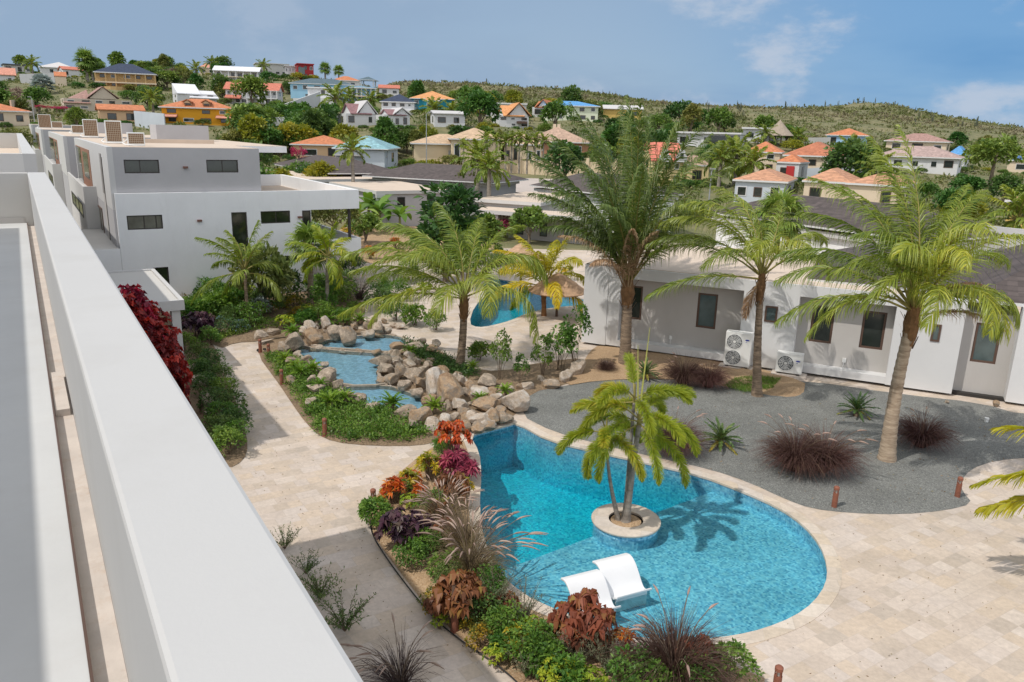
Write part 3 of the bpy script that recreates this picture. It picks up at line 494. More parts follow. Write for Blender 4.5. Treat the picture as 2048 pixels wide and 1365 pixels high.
def make_pool(name, label, poly, zw, depth, shelf=None):
    t = thing(name, label, 'pool', (0, 0, 0))
    b_ = MB(); n_ = len(poly); zd = -depth
    v = [(p[0], p[1], .0) for p in poly]+[(p[0], p[1], zd) for p in poly]
    b_.add(v, [(i, (i+1) % n_, n_+(i+1) % n_, n_+i) for i in range(n_)]); b_.add([(p[0], p[1], zd) for p in poly], [tuple(range(n_))])
    b_.build('basin', MOSAIC, t)
    if shelf: MB().prism(offset(shelf, -.002), zd+.02, -.36, False).build('shelf', MOSAIC, t)
    ring_strip(offset(poly, -.03), offset(poly, .27), -.05, .009).build('coping', COPE, t)
    wb = MB().prism(offset(poly, .02), zd-.05, zw); w = wb.build('water', WATER); structure(w)
    return t
sa, sb = gp(1000, 1143, -.36)[:2], gp(1455, 972, -.36)[:2]
SHELF = clip_half(POOL, tuple(sb), tuple(sa))
if not inside(SHELF, *gp(1500, 1150)[:2]): SHELF = clip_half(POOL, tuple(sa), tuple(sb))
pool = make_pool('swimming_pool', 'rounded turquoise pool with mosaic shelf and palm island', POOL, -.11, 1.5, SHELF)
make_pool('swimming_pool', 'far blue pool behind the coconut palm and thatch parasol', FARPOOL, -.11, 1.3)
pl = thing('planter', 'round tiled island planter with travertine rim standing in the pool', 'planter', (ISL[0], ISL[1], 0))
MB().lathe([(ISLR-.04, -1.45), (ISLR-.04, .0)], seg=48).build('tiled_wall', MOSAIC, pl)
MB().lathe([(ISLRI, .0), (ISLRI, .05), (ISLR, .05), (ISLR+.01, .03), (ISLR, -.005), (ISLRI+.02, -.005)], seg=48).build('rim', COPE, pl)
MB().lathe([(ISLRI+.01, -.01), (.25, .02), (.0001, .035)], seg=24).build('soil', SOIL, pl)
# ---------------------------------------------------------------- gravel and planting beds
GRAV = polyg([(1037,829),(1110,866),(1215,893),(1305,914),(1420,939),(1500,966),(1570,999),(1622,1018),(1700,1027),(1800,1030),(1890,1022),(1946,1008),(1926,985),(1920,965),(1942,938),(1992,921),(2070,915),
              (2300,930),(2300,835),(2048,832),(1960,806),(1800,789),(1610,761),(1560,768),(1440,768),(1330,755),(1200,760),(1130,772),(1060,785)])
structure(mound('gravel_bed', smooth_poly(GRAV, 1), .006, .06, GRAVEL, 500))
VSOIL = polyg([(1120,775),(1200,762),(1330,758),(1440,771),(1560,800),(1606,795),(1612,760),(1440,722),(1268,699),(1200,690),(1178,705),(1160,740)])
structure(mound('soil_bed', smooth_poly(VSOIL, 1), .03, .12, SOIL, 200))
BED1 = polyg([(520,690),(518,715),(540,745),(560,772),(585,810),(612,848),(645,878),(700,890),(800,894),(862,889),(905,872),(935,866),(1010,845),(1036,825),(1060,786),(1130,772),(1180,745),(1175,715),(1080,725),(1000,745),(930,735),(880,700),
              (800,672),(700,655),(600,660),(560,672)])

BED2 = polyg([(925,876),(890,880),(850,905),(800,945),(757,985),(735,1022),(737,1052),(757,1088),(805,1152),(852,1212),(920,1277),(985,1330),(1050,1375),(1180,1480),(1420,1480),(1560,1370),(1440,1322),(1380,1318),(1250,1298),(1165,1262),(1080,1228),(1030,1205),(985,1165),(950,1100),(940,1050),(936,1000),(941,950),(938,912)])
structure(mound('planting_bed', smooth_poly(BED2, 1), .012, .08, SOIL, 300))
BED3 = polyg([(300,600),(355,650),(400,662),(437,702),(443,738),(468,790),(488,850),(497,893),(488,922),(455,940),(380,900),(250,740),(220,640)])
structure(mound('planting_bed', smooth_poly(BED3, 1), .012, .10, DARKSOIL, 200))
BED4 = polyg([(340,560),(355,650),(400,662),(437,700),(470,686),(520,684),(600,662),(700,650),(740,620),(700,585),(660,560),(600,575),(480,585),(400,580)])
structure(mound('planting_bed', smooth_poly(BED4, 1), .02, .2, DARKSOIL, 300))
BED5 = polyg([(690,520),(760,530),(800,520),(960,520),(1000,490),(960,455),(700,450),(660,470)])
structure(mound('planting_bed', smooth_poly(BED5, 1), .02, .15, SOIL, 150))
# ---------------------------------------------------------------- stepped garden pond
PONDF = plain('pond_plaster', (.31, .48, .57), .6, .16, 3, .2, 20); PONDR = plain('pond_rim_stone', (.33, .28, .22), .9, .25, 5, .5, 15)
POND_TIERS = [('upper', [(632,690),(660,678),(715,672),(775,669),(812,678),(808,700),(775,703),(700,697),(645,694)], .24),
              ('middle', [(592,690),(640,698),(700,704),(796,709),(774,720),(752,738),(758,760),(772,768),(688,770),(664,752),(640,732),(602,712)], .19),
              ('lower', [(682,773),(770,771),(806,780),(864,808),(842,822),(770,812),(715,806),(692,790)], .14)]
BED1S = smooth_poly(BED1, 1); PONDP = [offset(smooth_poly(polyg(px, z), 1), .12) for _, px, z in POND_TIERS]
structure(mound('planting_bed', BED1S, .012, .10, DARKSOIL, 400, [clip_half(p, (-999, -999), (999, -999)) if 0 else p for p in PONDP]))
pond = thing('garden_pond', 'stepped garden pond of three pale blue basins among boulders', 'pond', (0, 0, 0))
for nm, px, z in POND_TIERS:
    P_ = smooth_poly(polyg(px, z), 1)
    MB().prism(P_, -.15, max(.012, z-.14), False).build('basin', PONDF, pond)
    ring_strip(P_, offset(P_, .12), 0, z+.004).build('rim', PONDR, pond)
    structure(sheet('water', offset(P_, .01), [], z, PONDW))
# ================================================================ NEAR BUILDINGS
class Fr:
    def __init__(s, o, deg):
        s.a = R(deg); s.o = np.array(o[:2], float); s.x = np.array([math.cos(s.a), math.sin(s.a)]); s.y = np.array([-math.sin(s.a), math.cos(s.a)])
    def W(s, x, y, z=0): p = s.o+s.x*x+s.y*y; return (float(p[0]), float(p[1]), z)
    def L(s, g): d = np.array(g[:2])-s.o; return float(d @ s.x), float(d @ s.y), float(g[2])
    def onY(s, px, py, v):
        d = ray(px, py); k = (v-(cC[:2]-s.o) @ s.y)/(d[:2] @ s.y); return s.L(cC+d*k)
NF = Fr((-.21, 1.03), 32.41)          # block of flats: x away to the garden, y along the parapet
VF = Fr(gp(1440, 727), -24.62)        # villa on the right: x along its front, y into the house
def win_y(par, x0, x1, z0, z1, y, mf=DARKF, gl=GLASS, fw=.06, mull=(), name='window'):
    """window in a wall that faces -y"""
    b_ = MB(); b_.box(x0, x1, y-.03, y+.01, z0, z0+fw); b_.box(x0, x1, y-.03, y+.01, z1-fw, z1); b_.box(x0, x0+fw, y-.03, y+.01, z0+fw, z1-fw); b_.box(x1-fw, x1, y-.03, y+.01, z0+fw, z1-fw)
    for q in mull: xm = x0+(x1-x0)*q; b_.box(xm-fw*.4, xm+fw*.4, y-.026, y+.01, z0+fw, z1-fw)
    w = b_.build(name, mf, par); MB().box(x0+fw*.5, x1-fw*.5, y-.008, y+.012, z0+fw*.5, z1-fw*.5).build('pane', gl, w); return w
def win_x(par, y0, y1, z0, z1, x, mf=DARKF, gl=GLASS, fw=.06, mull=(), name='window'):
    """window in a wall that faces -x"""
    b_ = MB(); b_.box(x-.03, x+.01, y0, y1, z0, z0+fw); b_.box(x-.03, x+.01, y0, y1, z1-fw, z1); b_.box(x-.03, x+.01, y0, y0+fw, z0+fw, z1-fw); b_.box(x-.03, x+.01, y1-fw, y1, z0+fw, z1-fw)
    for q in mull: ym = y0+(y1-y0)*q; b_.box(x-.026, x+.01, ym-fw*.4, ym+fw*.4, z0+fw, z1-fw)
    w = b_.build(name, mf, par); MB().box(x-.008, x+.012, y0+fw*.5, y1-fw*.5, z0+fw*.5, z1-fw*.5).build('pane', gl, w); return w
def bevel(o, w=.012, seg=2):
    m_ = o.modifiers.new('bevel', 'BEVEL'); m_.width = w; m_.segments = seg; m_.limit_method = 'ANGLE'; return o
def wall_open(par, x0, x1, y0, y1, z0, z1, holes, mat, name='wall', dep=.13):
    """wall block whose -y face has real window openings"""
    b_ = MB(); xs = sorted({x0, x1, *[h for q in holes for h in q[:2]]}); zs = sorted({z0, z1, *[h for q in holes for h in q[2:]]})
    for i in range(len(xs)-1):
        for j in range(len(zs)-1):
            cx_, cz_ = (xs[i]+xs[i+1])/2, (zs[j]+zs[j+1])/2
            if any(q[0] < cx_ < q[1] and q[2] < cz_ < q[3] for q in holes): continue
            b_.add([(xs[i], y0, zs[j]), (xs[i+1], y0, zs[j]), (xs[i+1], y0, zs[j+1]), (xs[i], y0, zs[j+1])], [(0, 1, 2, 3)])
    for a, c, e, g in holes: b_.add([(a, y0, e), (c, y0, e), (c, y0, g), (a, y0, g), (a, y0+dep, e), (c, y0+dep, e), (c, y0+dep, g), (a, y0+dep, g)], [(0, 4, 5, 1), (1, 5, 6, 2), (2, 6, 7, 3), (3, 7, 4, 0), (4, 7, 6, 5)])
    b_.add([(x0,y0,z0),(x1,y0,z0),(x1,y1,z0),(x0,y1,z0),(x0,y0,z1),(x1,y0,z1),(x1,y1,z1),(x0,y1,z1)], [(0,3,2,1),(4,5,6,7),(1,2,6,5),(2,3,7,6),(3,0,4,7)])
    return b_.build(name, mat, par)
TERR = plain('terrace_microcement', (.585, .585, .575), .5, .07, .8, .06, 40, dirt=(.54, .52, .49), dirtamt=.5)
GUT = plain('stained_gutter_stone', (.58, .51, .45), .8, .12, 4, .2, 60, dirt=(.42, .27, .16), dirtamt=.55)
PARA = plain('white_parapet_paint', (.52, .515, .505), .75, .02, .6, .06, 70, dirt=(.40, .385, .36), dirtamt=.28)
PALEW = plain('pale_render', (.55, .53, .495), .8, .03, .7, .12, 90)
# -- the block we stand on
nb = thing('apartment_building', 'white flat roofed apartment block with smooth parapet at the viewpoint', 'building', NF.W(0, 0), NF.a)
MB().box(-14, -.27, -6, 14.43, 0, 7.25).build('wall', WHITE, nb)
MB().box(-14, -.365, -6, 14.425, 7.2505, 7.33).build('terrace_floor', TERR, nb)
MB().box(-.365, -.271, -6, 14.425, 7.2505, 7.275).build('gutter', GUT, nb)
MB().box(-.362, -.285, 4.15, 5.0, 7.276, 7.318).build('gutter_cover', GUT, nb)
MB().box(-.375, -.365, -6, 14.42, 7.331, 7.334).build('floor_edge', BROWN, nb)
bevel(MB().box(-.27, 0, -6, 14.68, -.1, 8.15).build('parapet', PARA, nb), .014)
MB().box(-14, -.271, 14.43, 14.678, -.1, 8.148).build('end_parapet', PALEW, nb)
MB().box(-13.9, -.4, 14.40, 14.428, 7.331, 7.42).build('skirting', GREYW, nb)
MB().box(-12, -2.2, -3, 13.75, 7.331, 9.85).build('penthouse', WHITE, nb)
# -- the next block of flats beyond the gap
nb2 = thing('apartment_building', 'second white flat roofed block beyond the end of the near parapet', 'building', NF.W(0, 21), NF.a)
MB().box(-14, -.27, .25, 34.7, 0, 7.3).build('wall', WHITE, nb2)
MB().box(-.27, 0, 0, 35, -.1, 8.24).build('parapet', PARA, nb2)
MB().box(-14, -.27, 0, .25, -.1, 8.238).build('front_wall', SHADEW, nb2)
MB().box(-14, -.27, 34.72, 34.98, 0, 8.238).build('end_parapet', PALEW, nb2)
MB().box(-14, -.27, .25, 34.7, 7.3, 7.36).build('terrace_floor', BEIGE, nb2)
# -- row of terraced houses on the left
TIMBER = plain('timber_cladding', (.30, .15, .095), .6, .15, 4, .15, 30)
ORDOOR = plain('orange_wood_door', (.50, .17, .04), .5, .1, 4)
GLASSG = glassdark('green_tinted_glass', (.018, .024, .014), .05); CURT = glassdark('curtained_glass', (.10, .105, .085), .12)
LAMPB = plain('brown_wall_lamp', (.16, .075, .055), .6, .1, 5)
def wall_lamp(par, x, z, y):
    MB().box(x-.11, x+.11, y-.13, y, z-.05, z+.05).build('wall_lamp', LAMPB, par)
def townhouse(y0, x0, L, zt, label, detail):
    t = thing('terraced_house', label, 'house', NF.W(x0, y0), NF.a, 'row of white terraced houses')
    wall_open(t, 0, 7.14, .25, L, 0, zt, [(.68, 2.25, 6.64, 7.29), (4.47, 6.03, 6.66, 7.3)] if detail else [], GREYU, 'upper_wall')
    MB().box(-.012, .24, .24, L+.01, 4.9, zt+.015).build('side_wall', WHITE, t)
    MB().box(.26, 7.1, .3, L-.05, zt, zt+.02).build('roof', BEIGE, t)
    MB().box(-.69, -.014, 8.6, L-.2, 2.0, 5.0).build('balcony', WHITE, t)
    b_ = MB(); b_.box(-.69, -.57, 8.6, L-.2, 5.0, 5.45); b_.box(-.57, -.014, 8.6, 8.72, 5.0, 5.45); b_.build('balcony_parapet', WHITE, t)
    MB().box(-.66, -.03, 8.61, L-.25, -.1, 2.0).build('balcony_base', GREYW, t)
    win_x(t, 10.8, 21.0 if L > 22 else L-3, 3.45, 4.3, -.69, DARKF, CURT, .1, (.33, .66))
    d = MB().box(-.04, -.0125, 11, L-1.2, 5.0, 7.4).build('timber_panel', TIMBER, t)
    MB().box(-.055, -.0405, 12.2, 16.2, 5.6, 7.2).build('pane', CURT, d)
    MB().box(-.06, -.041, 18, L-1.3, 5.02, 7.35).build('sliding_door', GLASS, d)
    return t
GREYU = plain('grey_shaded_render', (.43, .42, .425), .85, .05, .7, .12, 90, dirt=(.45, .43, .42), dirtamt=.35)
LOWG = plain('pale_grey_render', (.80, .80, .80), .85, .04, .6, .12, 90, dirt=(.56, .55, .54), dirtamt=.3)
ta = townhouse(41, 3.26, 23.8, 7.87, 'nearest white terraced house with long cantilevered terrace over the garden', True)
wall_open(ta, .11, 9.7, 0, 15, 0, 4.65, [(.53, 2.14, 3.93, 4.63), (6.97, 8.54, 3.99, 4.649), (5.46, 6.25, 2.45, 4.64), (1.5, 2.2, .9, 2.0), (7.5, 8.45, 1.62, 2.2)], LOWG, 'lower_wall')
MB().box(.11, 12.49, 0, 15, 4.651, 4.9).build('terrace_slab', LOWG, ta)
b_ = MB(); b_.box(.11, 12.49, -.002, .2, 4.9, 5.7); b_.box(12.27, 12.49, .2, 14.8, 4.9, 5.7); b_.box(7.15, 12.49, 14.8, 15, 4.9, 5.7); b_.build('terrace_parapet', LOWG, ta)
MB().box(7.16, 12.26, .21, 14.79, 4.9, 4.93).build('terrace_floor', BEIGE, ta)
MB().box(7.14, 10.15, 5.6, 23.5, 7.52, 7.88).build('roof_canopy', LOWG, ta)
MB().box(7.2, 10.1, 5.65, 23.4, 7.88, 7.9).build('canopy_top', BEIGE, ta)
MB().box(1.8, 6.8, 9.5, 9.8, 7.89, 8.12).build('roof_upstand', BEIGE, ta)
MB().box(4.6, 8.0, 17, 20, 7.89, 8.95).build('bulkhead', GREYU, ta)
MB().box(-2.4, .1, .002, 8.5, 0, 3.03).build('side_porch', LOWG, ta)
MB().box(-2.35, .08, .05, 8.45, 3.031, 3.05).build('porch_roof', PALEW, ta)
MB().box(9.7, 12.49, 9, 15, 0, 4.65).build('rear_wing', LOWG, ta)
b_ = MB(); b_.box(9.71, 12.55, .0, .15, 2.12, 2.98); b_.box(12.40, 12.55, .15, 8.9, 2.12, 2.98); b_.build('balcony_parapet', LOWG, ta)
MB().box(9.71, 12.39, .16, 8.9, 2.12, 2.32).build('balcony_floor', GREYW, ta)
for x_ in (11.95, ): MB().box(x_, x_+.13, .3, .43, 2.33, 4.65).build('pillar', DARKF, ta)
MB().box(12.1, 12.2, 8.5, 8.6, 2.33, 4.65).build('pillar', DARKF, ta)
b_ = MB()
for k in range(34): z_ = 5.45+k*.06; b_.box(-.045, -.0125, 3.4, 4.3, z_, z_+.03)
b_.build('louvre', plain('grey_louvre', (.30, .28, .26), .6, .1, 4), ta)
MB().box(-.022, -.0125, 3.45, 4.3, 2.0, 5.4).build('recess_strip', GREYW, ta)
MB().box(-.035, -.0125, 3.2, 3.28, 2.0, 7.3).build('drain_pipe', DARKF, ta)
win_x(ta, 6.4, 9.2, 2.1, 4.4, -.0125, BROWN, CURT, .1, (.5,))
win_y(ta, .68, 2.25, 6.64, 7.29, .35, DARKF, GLASSG, .05, (.45,)); win_y(ta, 4.47, 6.03, 6.66, 7.3, .35, DARKF, GLASSG, .05, (.5,))
wall_lamp(ta, 3.45, 6.93, .249)
win_y(ta, .53, 2.14, 3.93, 4.63, .10, DARKF, CURT, .055, (.48, .82)); win_y(ta, 6.97, 8.54, 3.99, 4.649, .10, DARKF, GLASSG, .05, (.52,))
win_y(ta, 5.46, 6.25, 2.45, 4.64, .10, DARKF, GLASSG, .06, (), 'door'); win_y(ta, 9.2, 9.66, 2.4, 4.63, -.002, DARKF, GLASSG, .06, (), 'door')
wall_lamp(ta, 3.87, 4.28, -.003); wall_lamp(ta, 9.17-.12, 4.28, -.003)
win_y(ta, 1.5, 2.2, .9, 2.0, .10, DARKF, GLASSG); win_y(ta, 7.5, 8.45, 1.62, 2.2, .10, DARKF, GLASSG)
MB().box(5.43, 6.05, -.05, -.001, 0, 1.22).build('garden_door', ORDOOR, ta)
tb = townhouse(68.6, 2.75, 30, 7.9, 'second white terraced house of the row with its brown sliding door panel', False)
MB().box(7.14, 10.6, 2, 20, 7.5, 7.85).build('roof_canopy', LOWG, tb); MB().box(7.2, 10.5, 2.1, 19.9, 7.85, 7.87).build('canopy_top', BEIGE, tb)
MB().box(3.5, 7.4, 22, 25, 7.93, 9.0).build('bulkhead', GREYU, tb)
tcn = townhouse(108, 2.3, 28, 8.02, 'third white terraced house of the row farther down the left', False)
tdn = townhouse(145, 2.0, 28, 8.4, 'farthest white terraced house of the row', False)
# -- flat carport roof at the foot of the row
cp = thing('carport', 'small white flat roofed carport beside the red leafed hedge', 'carport', NF.W(0, 28.8), NF.a)
MB().box(-.6, 4.2, 0, 7.3, 2.40, 2.70).build('roof_slab', WHITE, cp); b_ = MB()
b_.box(-.6, 4.2, -.001, .15, 2.70, 2.78); b_.box(4.05, 4.2, .15, 7.3, 2.70, 2.78); b_.box(-.6, 4.05, 7.15, 7.3, 2.70, 2.78); b_.build('roof_rim', WHITE, cp)
MB().box(-.58, 4.04, .16, 7.14, 2.701, 2.72).build('roof_membrane', PALEW, cp)
MB().box(3.75, 4.05, .1, .5, -.1, 2.4).build('pillar', WHITE, cp); MB().box(3.8, 4.0, 6.7, 7.1, -.1, 2.4).build('pillar', WHITE, cp); MB().box(-.5, -.2, .1, 7.1, -.1, 2.4).build('wall', GREYW, cp)
# -- villa on the right
vl = thing('villa', 'long pale grey villa with white piers and brown framed windows beside the gravel bed', 'villa', VF.W(0, 0), VF.a)
wall_open(vl, -5.0, 10.2, .5, 9, .12, 3.14, [(a_, c_, 1.28, 2.77) for a_, c_ in ((-1.24, -.42), (-4.43, -3.61), (3.27, 4.1), (5.11, 5.94), (8.89, 9.71))], GREYW)
for x0, x1 in ((-6.1, -5.0), (.67, 2.79), (6.2, 8.44), (10.15, 12.0)): MB().box(x0, x1, -.05, .498 if x0 > -6 else 8.9, .1, 3.6 if x0 < 8 else 3.55).build('pier', WHITE2, vl)
b_ = MB(); b_.box(-4.99, .669, -.03, .497, .12, .40); b_.box(2.791, 6.199, -.03, .497, .12, .40); b_.build('plinth', WHITE2, vl)
MB().box(-5.6, 12, .25, 8.9, -.3, .119).build('void_shade', plain('shadow_gap_base', (.03, .027, .024), .9), vl)  # near-black colour paints the shade of the void under the slab
MB().box(-4.99, -4.45, -.03, .3, .40, 3.14).build('end_return', WHITE2, vl)
b_ = MB(); b_.box(-6.1, .669, -.048, 9.0, 3.15, 3.6); b_.box(2.791, 6.199, -.048, 9, 3.15, 3.6); b_.box(.67, 2.79, .5, 9, 3.15, 3.599); b_.build('roof_slab', WHITE2, vl)
b_ = MB(); b_.box(-6.0, 6.19, .05, 8.9, 3.601, 3.63); b_.build('roof_membrane', BEIGE, vl)
def hip(par, x0, x1, y0, y1, z0, zr, mat, name='roof', ov=.0, th=.12, fascia=None):
    x0 -= ov; x1 += ov; y0 -= ov; y1 += ov; w, d = x1-x0, y1-y0; h = min(w, d)/2*.98
    b_ = MB()
    if w >= d: r0, r1 = (x0+h, (y0+y1)/2), (x1-h, (y0+y1)/2)
    else: r0, r1 = ((x0+x1)/2, y0+h), ((x0+x1)/2, y1-h)
    v = [(x0,y0,z0),(x1,y0,z0),(x1,y1,z0),(x0,y1,z0),(r0[0],r0[1],zr),(r1[0],r1[1],zr)]
    f = [(0,1,5,4),(1,2,5),(2,3,4,5),(3,0,4)] if w >= d else [(0,1,4),(1,2,5,4),(2,3,5),(3,0,4,5)]
    b_.add(v, f); o = b_.build(name, mat, par)
    MB().box(x0, x1, y0, y1, z0-th, z0-.004).build('eave_board', fascia or WHITE2, par); return o
hip(vl, 8.46, 13.5, .15, 9.5, 3.68, 5.1, DARKROOF)
hip(vl, 2.9, 8.44, .9, 9.5, 3.72, 4.75, DARKROOF)
MB().box(12, 14, .6, 9, -.1, 3.5).build('side_wing', WHITE2, vl)
for x0, x1 in ((-1.24, -.42), (-4.43, -3.61), (3.27, 4.1), (5.11, 5.94), (8.89, 9.71)): win_y(vl, x0, x1, 1.28, 2.77, .575, BROWN, GLASSB if x0 in (-1.24, 8.89) else GLASS, .085)
for x0, x1 in ((1.55, 2.03), (7.45, 7.75)): win_y(vl, x0, x1, 2.0, 2.65, -.05, BROWN, GLASSB, .07)
for x0 in (-2.3, 4.6):
    b_ = MB(); b_.box(x0, x0+.13, .44, .499, .62, .78); b_.tube([(x0+.06, .46, .62), (x0+.05, .46, .45), (x0+.1, .3, .41)], .012, 5); b_.build('outlet_box', ACW, vl)
# -- other villas of the resort
def stone_villa(fr, x0, x1, y0, y1, z, label, wins=(), roof=None, wall=LOWG, canopy=None, axis='y'):
    t = thing('villa', label, 'villa', fr.W(x0, y0), fr.a, 'resort villas beyond the pools'); w, d = x1-x0, y1-y0
    MB().box(.3, w-.3, .25, d-.3, -.4, z-.3).build('wall', wall, t); MB().box(0, w, 0, d, z-.3, z).build('roof_slab', WHITE, t); MB().box(.1, w-.1, .1, d-.1, z+.001, z+.02).build('roof_membrane', BEIGE, t)
    for a, b2, c, e in wins: win_y(t, a, b2, c, e, .25, DARKF, GLASS, .07)
    if roof: hip(t, roof[0]-x0, roof[1]-x0, roof[2]-y0, roof[3]-y0, roof[4], roof[5], DARKROOF)
    return t
v3 = stone_villa(NF, 27.4, 35.5, 66.9, 80, 3.5, 'flat beige roofed villa front behind the cantilevered terrace', ((2.2, 3.0, 1.4, 2.9), (5.3, 6.2, 1.0, 3.0)), None, GREYU)
MB().box(0, .9, -.02, .24, -.4, 3.2).build('pier', WHITE, v3)
v9 = stone_villa(VF, -47.2, -32.2, 42.8, 50.4, 3.75, 'slate hipped villa behind the airy dark tree', ((8.0, 8.9, 1.0, 2.8), (11.2, 12.1, 1.2, 2.9), (13.4, 14.0, 1.2, 2.9)), (-48, -31.4, 42, 51.2, 3.95, 5.4), GREYU)
v4 = stone_villa(NF, 23.4, 40, 84.2, 106, 3.5, 'villa with slate hipped roof half hidden behind the leafy tree', (), (30.2, 39.8, 88, 112, 3.95, 5.4), GREYU)
v6 = stone_villa(NF, 17, 27, 104, 124, 3.6, 'villa with slate hipped roof peeping under the canopy slab', (), (16.5, 26.5, 106, 130, 3.8, 5.3), LOWG)
v5 = stone_villa(VF, -29, -22.3, 33.3, 45, 3.0, 'low villa with two flat canopies and dark doorways beside the thatch parasol', ((1.4, 2.1, .2, 2.2),), None, GREYW)
b_ = MB(); b_.box(1.4, 12, -3.2, .0, 2.02, 2.34); b_.build('front_canopy', WHITE, v5); MB().box(1.5, 11.9, -3.1, -.05, 2.345, 2.36).build('canopy_top', BEIGE, v5)
MB().box(4.2, 11.8, -1.4, -.05, -.3, 2.0).build('front_wing', GREYW, v5)
for x_ in (1.7, 3.6): MB().box(x_, x_+.28, -3.0, -2.72, -.2, 2.02).build('pillar', WHITE, v5)
for x0, x1 in ((5.0, 5.7), (7.3, 8.0), (9.6, 10.3)): win_y(v5, x0, x1, .2, 1.85, -1.4, DARKF, GLASSB, .07)
v7 = stone_villa(NF, 41.4, 48.6, 22.6, 38.5, 3.6, 'slate roofed villa rising behind the fan palm', (), (41.2, 48.8, 22.2, 38.8, 3.9, 5.4), LOWG)
v8 = stone_villa(NF, 47, 55, 56, 70, 3.3, 'slate roofed villa tucked behind the tall upright palm', (), (46.7, 55.3, 55.6, 70.4, 3.6, 5.2), LOWG)
# ================================================================ HOUSES ON THE HILLS
RC = {'orange': (.52, .19, .085), 'salmon': (.60, .27, .19), 'dark': (.06, .065, .075), 'palemetal': (.56, .54, .53), 'red': (.52, .17, .11), 'navy': (.032, .046, .085), 'pinkbrown': (.36, .215, .18),
      'whitemetal': (.70, .70, .72), 'slate': (.085, .13, .155), 'slateblue': (.17, .28, .36), 'lightorange': (.64, .30, .12), 'purple': (.25, .135, .14), 'brightblue': (.10, .30, .58), 'tealroof': (.24, .42, .46),
      'sand': (.52, .37, .24), 'tan': (.44, .30, .22), 'salmonred': (.62, .19, .13), 'brownorange': (.44, .16, .085), 'pinkgrey': (.40, .29, .26), 'faded': (.50, .26, .155), 'deepblue': (.07, .16, .36), 'terra': (.42, .20, .135)}
WC = {'cream': (.66, .54, .40), 'white': (.60, .60, .60), 'grey': (.48, .47, .44), 'ochre': (.50, .33, .15), 'beige': (.55, .47, .38), 'peach': (.60, .40, .24), 'yellow': (.66, .31, .015), 'redwall': (.33, .025, .03), 'skyblue': (.30, .53, .70),
      'skyblue2': (.32, .52, .74), 'teal': (.02, .25, .33), 'palegreen': (.62, .66, .50), 'mustard': (.58, .40, .12), 'bluegrey': (.50, .54, .58), 'sandwall': (.66, .53, .36), 'brickwall': (.40, .20, .12), 'paleyellow': (.72, .58, .30)}
_rm = {}; _wm = {}
def roofm(k):
    if k in WC and k not in RC: return wallm(k)
    if k not in _rm: _rm[k] = plain(k.replace('_', ' ')+' sheet roof', RC[k], .6, .06, .6) if k in ('palemetal', 'whitemetal', 'dark') else rooftile(k+'_roof_tiles', RC[k], .36, .2)
    return _rm[k]
def wallm(k):
    if k not in _wm: _wm[k] = plain(k+'_house_paint', WC[k], .85, .05, .4, .1, 40, dirt=tuple(c*.7 for c in WC[k]), dirtamt=.25)
    return _wm[k]
hr = random.Random(5)
HPOS = {}
def gable_x(par, w, d, z0, zr, ov, mat, wm_):            # ridge runs left-right
    b_ = MB(); x0, x1, y0, y1 = -w/2-ov, w/2+ov, -ov, d+ov; ym = d/2; th = .16
    b_.add([(x0,y0,z0),(x1,y0,z0),(x1,ym,zr),(x0,ym,zr),(x0,y0,z0-th),(x1,y0,z0-th),(x1,ym,zr-th),(x0,ym,zr-th)], [(0,1,2,3),(7,6,5,4),(0,4,5,1),(1,5,6,2),(0,3,7,4)])
    b_.add([(x0,y1,z0),(x1,y1,z0),(x1,ym,zr),(x0,ym,zr),(x0,y1,z0-th),(x1,y1,z0-th),(x1,ym,zr-th),(x0,ym,zr-th)], [(3,2,1,0),(4,5,6,7),(1,5,4,0),(2,6,5,1),(4,7,3,0)])
    b_.build('roof', mat, par)
    s_ = (zr-z0)/(ym+ov); zz_ = zr-th-.02
    for sx in (-1, 1): MB().add([(sx*w/2,0,z0-.3),(sx*w/2,d,z0-.3),(sx*w/2,ym,zz_-.05),(sx*w/2-sx*.15,0,z0-.3),(sx*w/2-sx*.15,d,z0-.3),(sx*w/2-sx*.15,ym,zz_-.05)], [(0,1,2),(5,4,3),(0,2,5,3),(1,4,5,2)]).build('gable_wall', wm_, par)
def gable_y(par, w, d, z0, zr, ov, mat, wm_, xo=0, name='roof'):            # gable end looks at the viewer
    b_ = MB(); x0, x1, y0, y1 = xo-w/2-ov, xo+w/2+ov, -ov, d+ov; th = .16
    for s_, xe in ((-1, x0), (1, x1)):
        v = [(xe,y0,z0),(xo,y0,zr),(xo,y1,zr),(xe,y1,z0),(xe,y0,z0-th),(xo,y0,zr-th),(xo,y1,zr-th),(xe,y1,z0-th)]
        b_.add(v, [(0,1,2,3),(7,6,5,4),(0,4,5,1),(3,2,6,7),(0,3,7,4)] if s_ < 0 else [(3,2,1,0),(4,5,6,7),(1,5,4,0),(7,6,2,3),(4,7,3,0)])
    b_.build(name, mat, par)
    for y in (0, d-.15): MB().add([(xo-w/2,y,z0-.3),(xo+w/2,y,z0-.3),(xo,y,zr-th-.05),(xo-w/2,y+.15,z0-.3),(xo+w/2,y+.15,z0-.3),(xo,y+.15,zr-th-.05)], [(0,1,2),(5,4,3),(0,2,5,3),(1,4,5,2)]).build('gable_wall', wm_, par)
